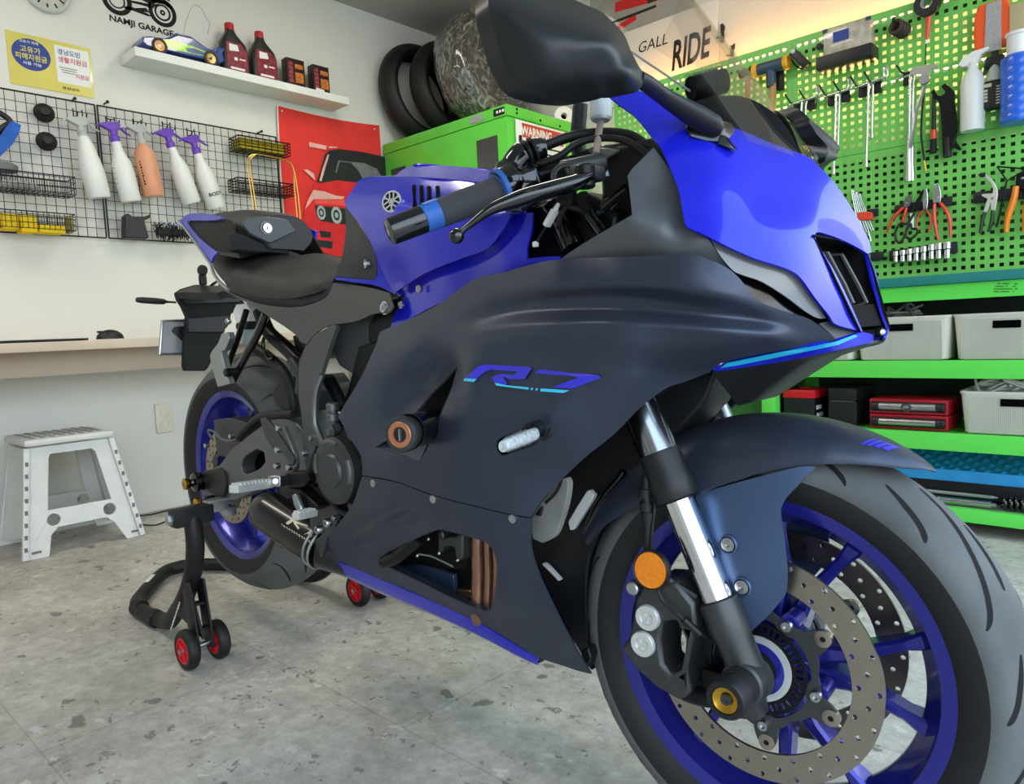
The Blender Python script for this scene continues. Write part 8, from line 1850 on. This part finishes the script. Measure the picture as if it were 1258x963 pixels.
for x0, x1 in ((BX0, BX0 + PW), (BX1 - PW, BX1)):
    for y0 in (YB + .002, YP - .06): bb(x0, x1, y0, y0 + .05, 0, .783, 'bench_leg', MATS['bench_green'])
for z0, z1 in ((.523, .583), (.28, .34), (.045, .09)):
    bb(BX0 + .001, BX1 - .001, YB, YB + .03, z0, z1, 'shelf_rail', MATS['bench_green'], .003)
    bb(BX0 + .01, BX1 - .01, YB + .03, YP - .012, z1 - .02, z1 - .004, 'shelf_board', MATS['shelf_grey'] if z0 < .1 else MATS['bench_green'], .001)
bb(BX0 + .005, BX0 + .012, YB + .05, YP - .06, .09, .78, 'bench_side', MATS['green_dark']); bb(BX0, BX1, YP - .012, YP - .008, .05, .83, 'bench_back', mat('back_dark', '2f3a33', .6, var=.1))
mb = MB(); rnd = random.Random(2)
for i in range(14):
    for j in range(4): 
        if rnd.random() < .75: q = at(1222 + i * 2.1, 348.5 + j * 3.2, y=YB); mb.box((q.x, YB - .0008, q.z), (.0045, .001, .003))
mb.build('bench_print', MATS['green_dark'], ap)
# baskets
mat('basket_grey', 'c6c7b9', .6, var=.03)
def basket(x0, x1, y0, dpt, z0, h, label):
    w = x1 - x0; e = empty('storage_basket', ((x0 + x1) / 2, y0 + dpt / 2, z0), label, 'basket')
    def ring(s, z, r=.02): 
        out = []
        for cx, cy, a0 in ((1, 1, 0), (-1, 1, 90), (-1, -1, 180), (1, -1, 270)):
            for k in range(5): a = math.radians(a0 + 22.5 * k); out.append(Vector((cx * (w / 2 * s - r) + r * math.cos(a), cy * (dpt / 2 * s - r) + r * math.sin(a), z)))
        return out
    # ribbed shell with a grip opening in the front: front face built as a plate
    sh = MB().loft([ring(.93, .004), ring(1, h), ring(1.02, h), ring(1.02, h + .008), ring(.975, h + .008), ring(.96, h), ring(.9, .01)], closed_u=True); sh.add(ring(.9, .01), [tuple(range(20))])
    b = sh.build('basket_shell', MATS['basket_grey'], e, local=True, smooth=40)
    mb = MB(); n = int(w / .0062)
    for i in range(n + 1):
        u = -1 + 2 * i / n; xx0, xx1 = u * (w * .93 / 2 - .02), u * (w / 2 - .02); 
        mb.box(((xx0 + xx1) / 2, -(dpt / 2) * .965 - .0012, h * .48), (.0026, .0024, h * .93), Matrix.Rotation(math.atan2(dpt * .035, h), 3, 'X'))
    mb.build('basket_ribs', MATS['basket_grey'], b, local=True, smooth=0)
    MB().box((0, -dpt / 2 * .985 - .003, h * .80), (.075 if w < .35 else .085, .006, .024), None, .002).build('grip_opening', MATS['dark_void'], b, local=True)
    return e
z1 = .583
x_a, x_b = at(1053, 390, y=YB + .03).x, at(1169, 390, y=YB + .03).x
basket(x_a, x_b, YB + .012, .26, z1, .142, 'grey ribbed storage basket with cables on the upper bench shelf, nearest the nose tip')
basket(x_b + .008, x_b + .008 + (x_b - x_a) * 1.0, YB + .012, .26, z1, .142, 'grey ribbed storage basket on the upper bench shelf, at the photo edge')
basket(BX0 + PW + .012, x_a - .006, YB + .012, .26, z1, .142, 'grey ribbed storage basket on the upper bench shelf, mostly hidden below the chin')
def cables(c, w, label, m, n=5, seed=1):
    rnd = random.Random(seed); mb = MB()
    for k in range(n): mb.tube(catmull([Vector((rnd.uniform(-w, w), rnd.uniform(-.05, .05), rnd.uniform(-.03, .02))) + Vector((0, 0, .03 * (i % 2))) for i in range(6)], 6), .0045, 7)
    o = mb.build('coiled_cable', m, local=True, origin=c, smooth=70); setp(o, label, 'cable')
cables(Vector((x_a + .1, YB + .14, z1 + .148)), .09, 'grey cables bundled on top of the basket nearest the nose tip', mat('cable_grey', '8f918c', .5), 5, 4)
x0 = at(1180, 480, y=YB + .02).x; basket(x0, x0 + .30, YB + .012, .26, .341, .132, 'grey ribbed storage basket full of white cables on the middle bench shelf')
cables(Vector((x0 + .11, YB + .12, .341 + .152)), .10, 'white cables looping out of the basket on the middle shelf', mat('cable_white', 'd4d6d2', .5), 7, 9)
# boxes on the middle shelf
xa, xb = at(962, 500, y=YB + .05).x, at(1000, 500, y=YB + .05).x
e = empty('tool_box', ((xa + xb) / 2, YB + .13, .341), 'small black toolbox with a red lid on the middle shelf beside the bench leg', 'toolbox')
MB().box((0, 0, .048), (xb - xa, .15, .096), None, .004).build('box_body', MATS['black_plastic'], e, local=True); MB().box((0, 0, .112), (xb - xa + .01, .155, .032), None, .006, .94).build('box_lid', MATS['red_plastic'], e, local=True); mb = MB(); mb.box(((xb - xa) / 2 + .001, -.03, .06), (.002, .05, .016)); mb.box(((xb - xa) / 2 + .001, -.02, .03), (.002, .06, .014)); mb.build('box_sticker', MATS['paper_white'], e, local=True)
MB().box((0, 0, .13), (.04, .02, .006), None, .002).build('box_handle', MATS['red_plastic'], e, local=True)
xa, xb = at(1014, 500, y=YB + .05).x, at(1049, 500, y=YB + .05).x
e = empty('hard_case', ((xa + xb) / 2 + .01, YB + .16, .341), 'black two-part hard case between the small toolbox and the red cases', 'case')
MB().box((0, 0, .045), (xb - xa, .22, .09), None, .005).build('case_base', MATS['black_plastic'], e, local=True); MB().box((0, 0, .115), (xb - xa, .22, .046), None, .006).build('case_lid', MATS['black_plastic'], e, local=True); MB().box((0, -.111, .09), (xb - xa - .02, .004, .004)).build('case_seam', MATS['cast_grey'], e, local=True)
xa, xb = at(1067, 500, y=YB + .02).x, at(1164, 500, y=YB + .02).x
mat('case_red', 'a01420', .4, var=.1)
for k, lb in enumerate(('lower of two stacked red cases with silver handle tubes on the middle shelf', 'upper of two stacked red cases with silver handle tubes on the middle shelf')):
    e = empty('red_case', ((xa + xb) / 2, YB + .13, .341 + .054 * k), lb, 'case'); w = xb - xa
    MB().box((0, 0, .026), (w, .2, .051), None, .004).build('case_shell', MATS['case_red'], e, local=True)
    MB().box((0, -.098, .025), (w * .94, .01, .034)).build('handle_recess', MATS['black_rough'], e, local=True)
    h_ = MB().cyl((-w * .36, -.104, .026), (w * .36, -.104, .026), .0125, None, 20).build('silver_handle', MATS['steel'] if k == 0 else MATS['alloy'], e, local=True)
    for s in (-1, 1): MB().cyl((s * w * .36, -.104, .026), (s * w * .47, -.104, .026), .0155, None, 16, .002).build('handle_end', MATS['black_plastic'], e, local=True)
    if k: MB().torus((0, -.116, .026), .013, .004, (0, 1, 0)).build('handle_badge', MATS['cast_dark'], e, local=True)
# lower shelf: bumpy blue pad, tubes, black fitting
p0, p1 = at(1095, 592, y=YB + .03), at(1300, 597, y=YB + .03); zp = .172
e = empty('bumpy_pad', ((p0.x + p1.x) / 2 + .05, YB + .25, zp + .008), 'blue pad with rows of raised bumps on the lowest bench shelf', 'pad'); w = p1.x - p0.x + .2
mb = MB(); nx_, ny_ = 60, 24; rows = []
mat('pad_blue', '2a95d6', .35, coat=.3, var=.08)
V = []
for j in range(ny_ * 2 + 1):
    yy = -.16 + .36 * j / (ny_ * 2); V.append([Vector((-w / 2 + w * i / (nx_ * 2), yy, .02 + .11 * sst(-.16, .2, yy) + .009 * max(0, math.sin(math.pi * i / 4.0) * math.sin(math.pi * j / 4.0)))) for i in range(nx_ * 2 + 1)])
mb.loft(V); b_ = mb.build('pad_surface', MATS['pad_blue'], e, local=True, smooth=80, solid=.004)
MB().box((0, -.155, .0), (w, .01, .04), None, .004).build('pad_edge', MATS['pad_blue'], e, local=True)
MB().box((0, .02, -.042), (w, .34, .07), None, .004).build('pad_crate', MATS['black_plastic'], e, local=True)
c0, c1 = at(1128, 604, y=YB + .02), at(1217, 617, y=YB + .02)
for k, (dz, r, yy, m, lb, dx) in enumerate(((0, .0125, YB - .0 + .045, 'tool_steel', 'thicker chrome tube lying on the lowest shelf in front of the blue pad', 0), (.034, .006, YB + .036, 'alloy', 'thin metal rod resting just under the blue pad on the lowest shelf', .005))):
    L = .30; xx = c1.x + dx; zz = .0905 + r if k == 0 else .131
    e = empty('metal_tube', (xx, yy, zz), lb, 'tube'); MB().cyl((-L, 0, 0), (0, 0, 0), r, None, 20, .001).build('tube_body', MATS[m], e, local=True); MB().cyl((0, 0, 0), (.012, 0, 0), r * .6, None, 14, .001).build('tube_end', MATS['alloy'], e, local=True)
q = at(1238, 612, y=YB + .05); e = empty('fitting', (q.x + .02, YB + .05, .0905), 'black ribbed fitting beside the chrome tube on the lowest shelf', 'fitting'); mb = MB(); [mb.torus((-.03 + .016 * k, 0, .022), .018, .006, (1, .3, 0), 20, 8) for k in range(5)]; mb.build('fitting_rings', MATS['black_gloss'], e, local=True); MB().cyl((.02, 0, .02), (.08, .01, .02), .016, None, 16, .002).build('fitting_body', MATS['black_plastic'], e, local=True)
# low green cabinet between corner cabinet and bench
gx0, gx1 = -1.93, BX0 - .03
gcab = empty('low_cabinet', ((gx0 + gx1) / 2, 2.1, 0), 'low dark green cabinet behind the motorcycle between bench and corner cabinet', 'cabinet')
MB().box(((gx0 + gx1) / 2, 2.1, .43), (gx1 - gx0, .34, .84), None, .004).build('cabinet_body', MATS['green_dark'], gcab); MB().box(((gx0 + gx1) / 2, 2.1, .857), (gx1 - gx0 + .01, .35, .018), None, .003).build('cabinet_top', MATS['green_paint'], gcab)
for k in range(3):
    w = (gx1 - gx0) / 3; dd = MB().box((gx0 + w * (k + .5), 1.926, .43), (w - .02, .012, .78), None, .003).build('cabinet_door', MATS['green_dark'], gcab); MB().box((gx0 + w * (k + .5) + .1, 1.916, .55), (.012, .012, .1), None, .003).build('door_handle', MATS['steel'], dd)
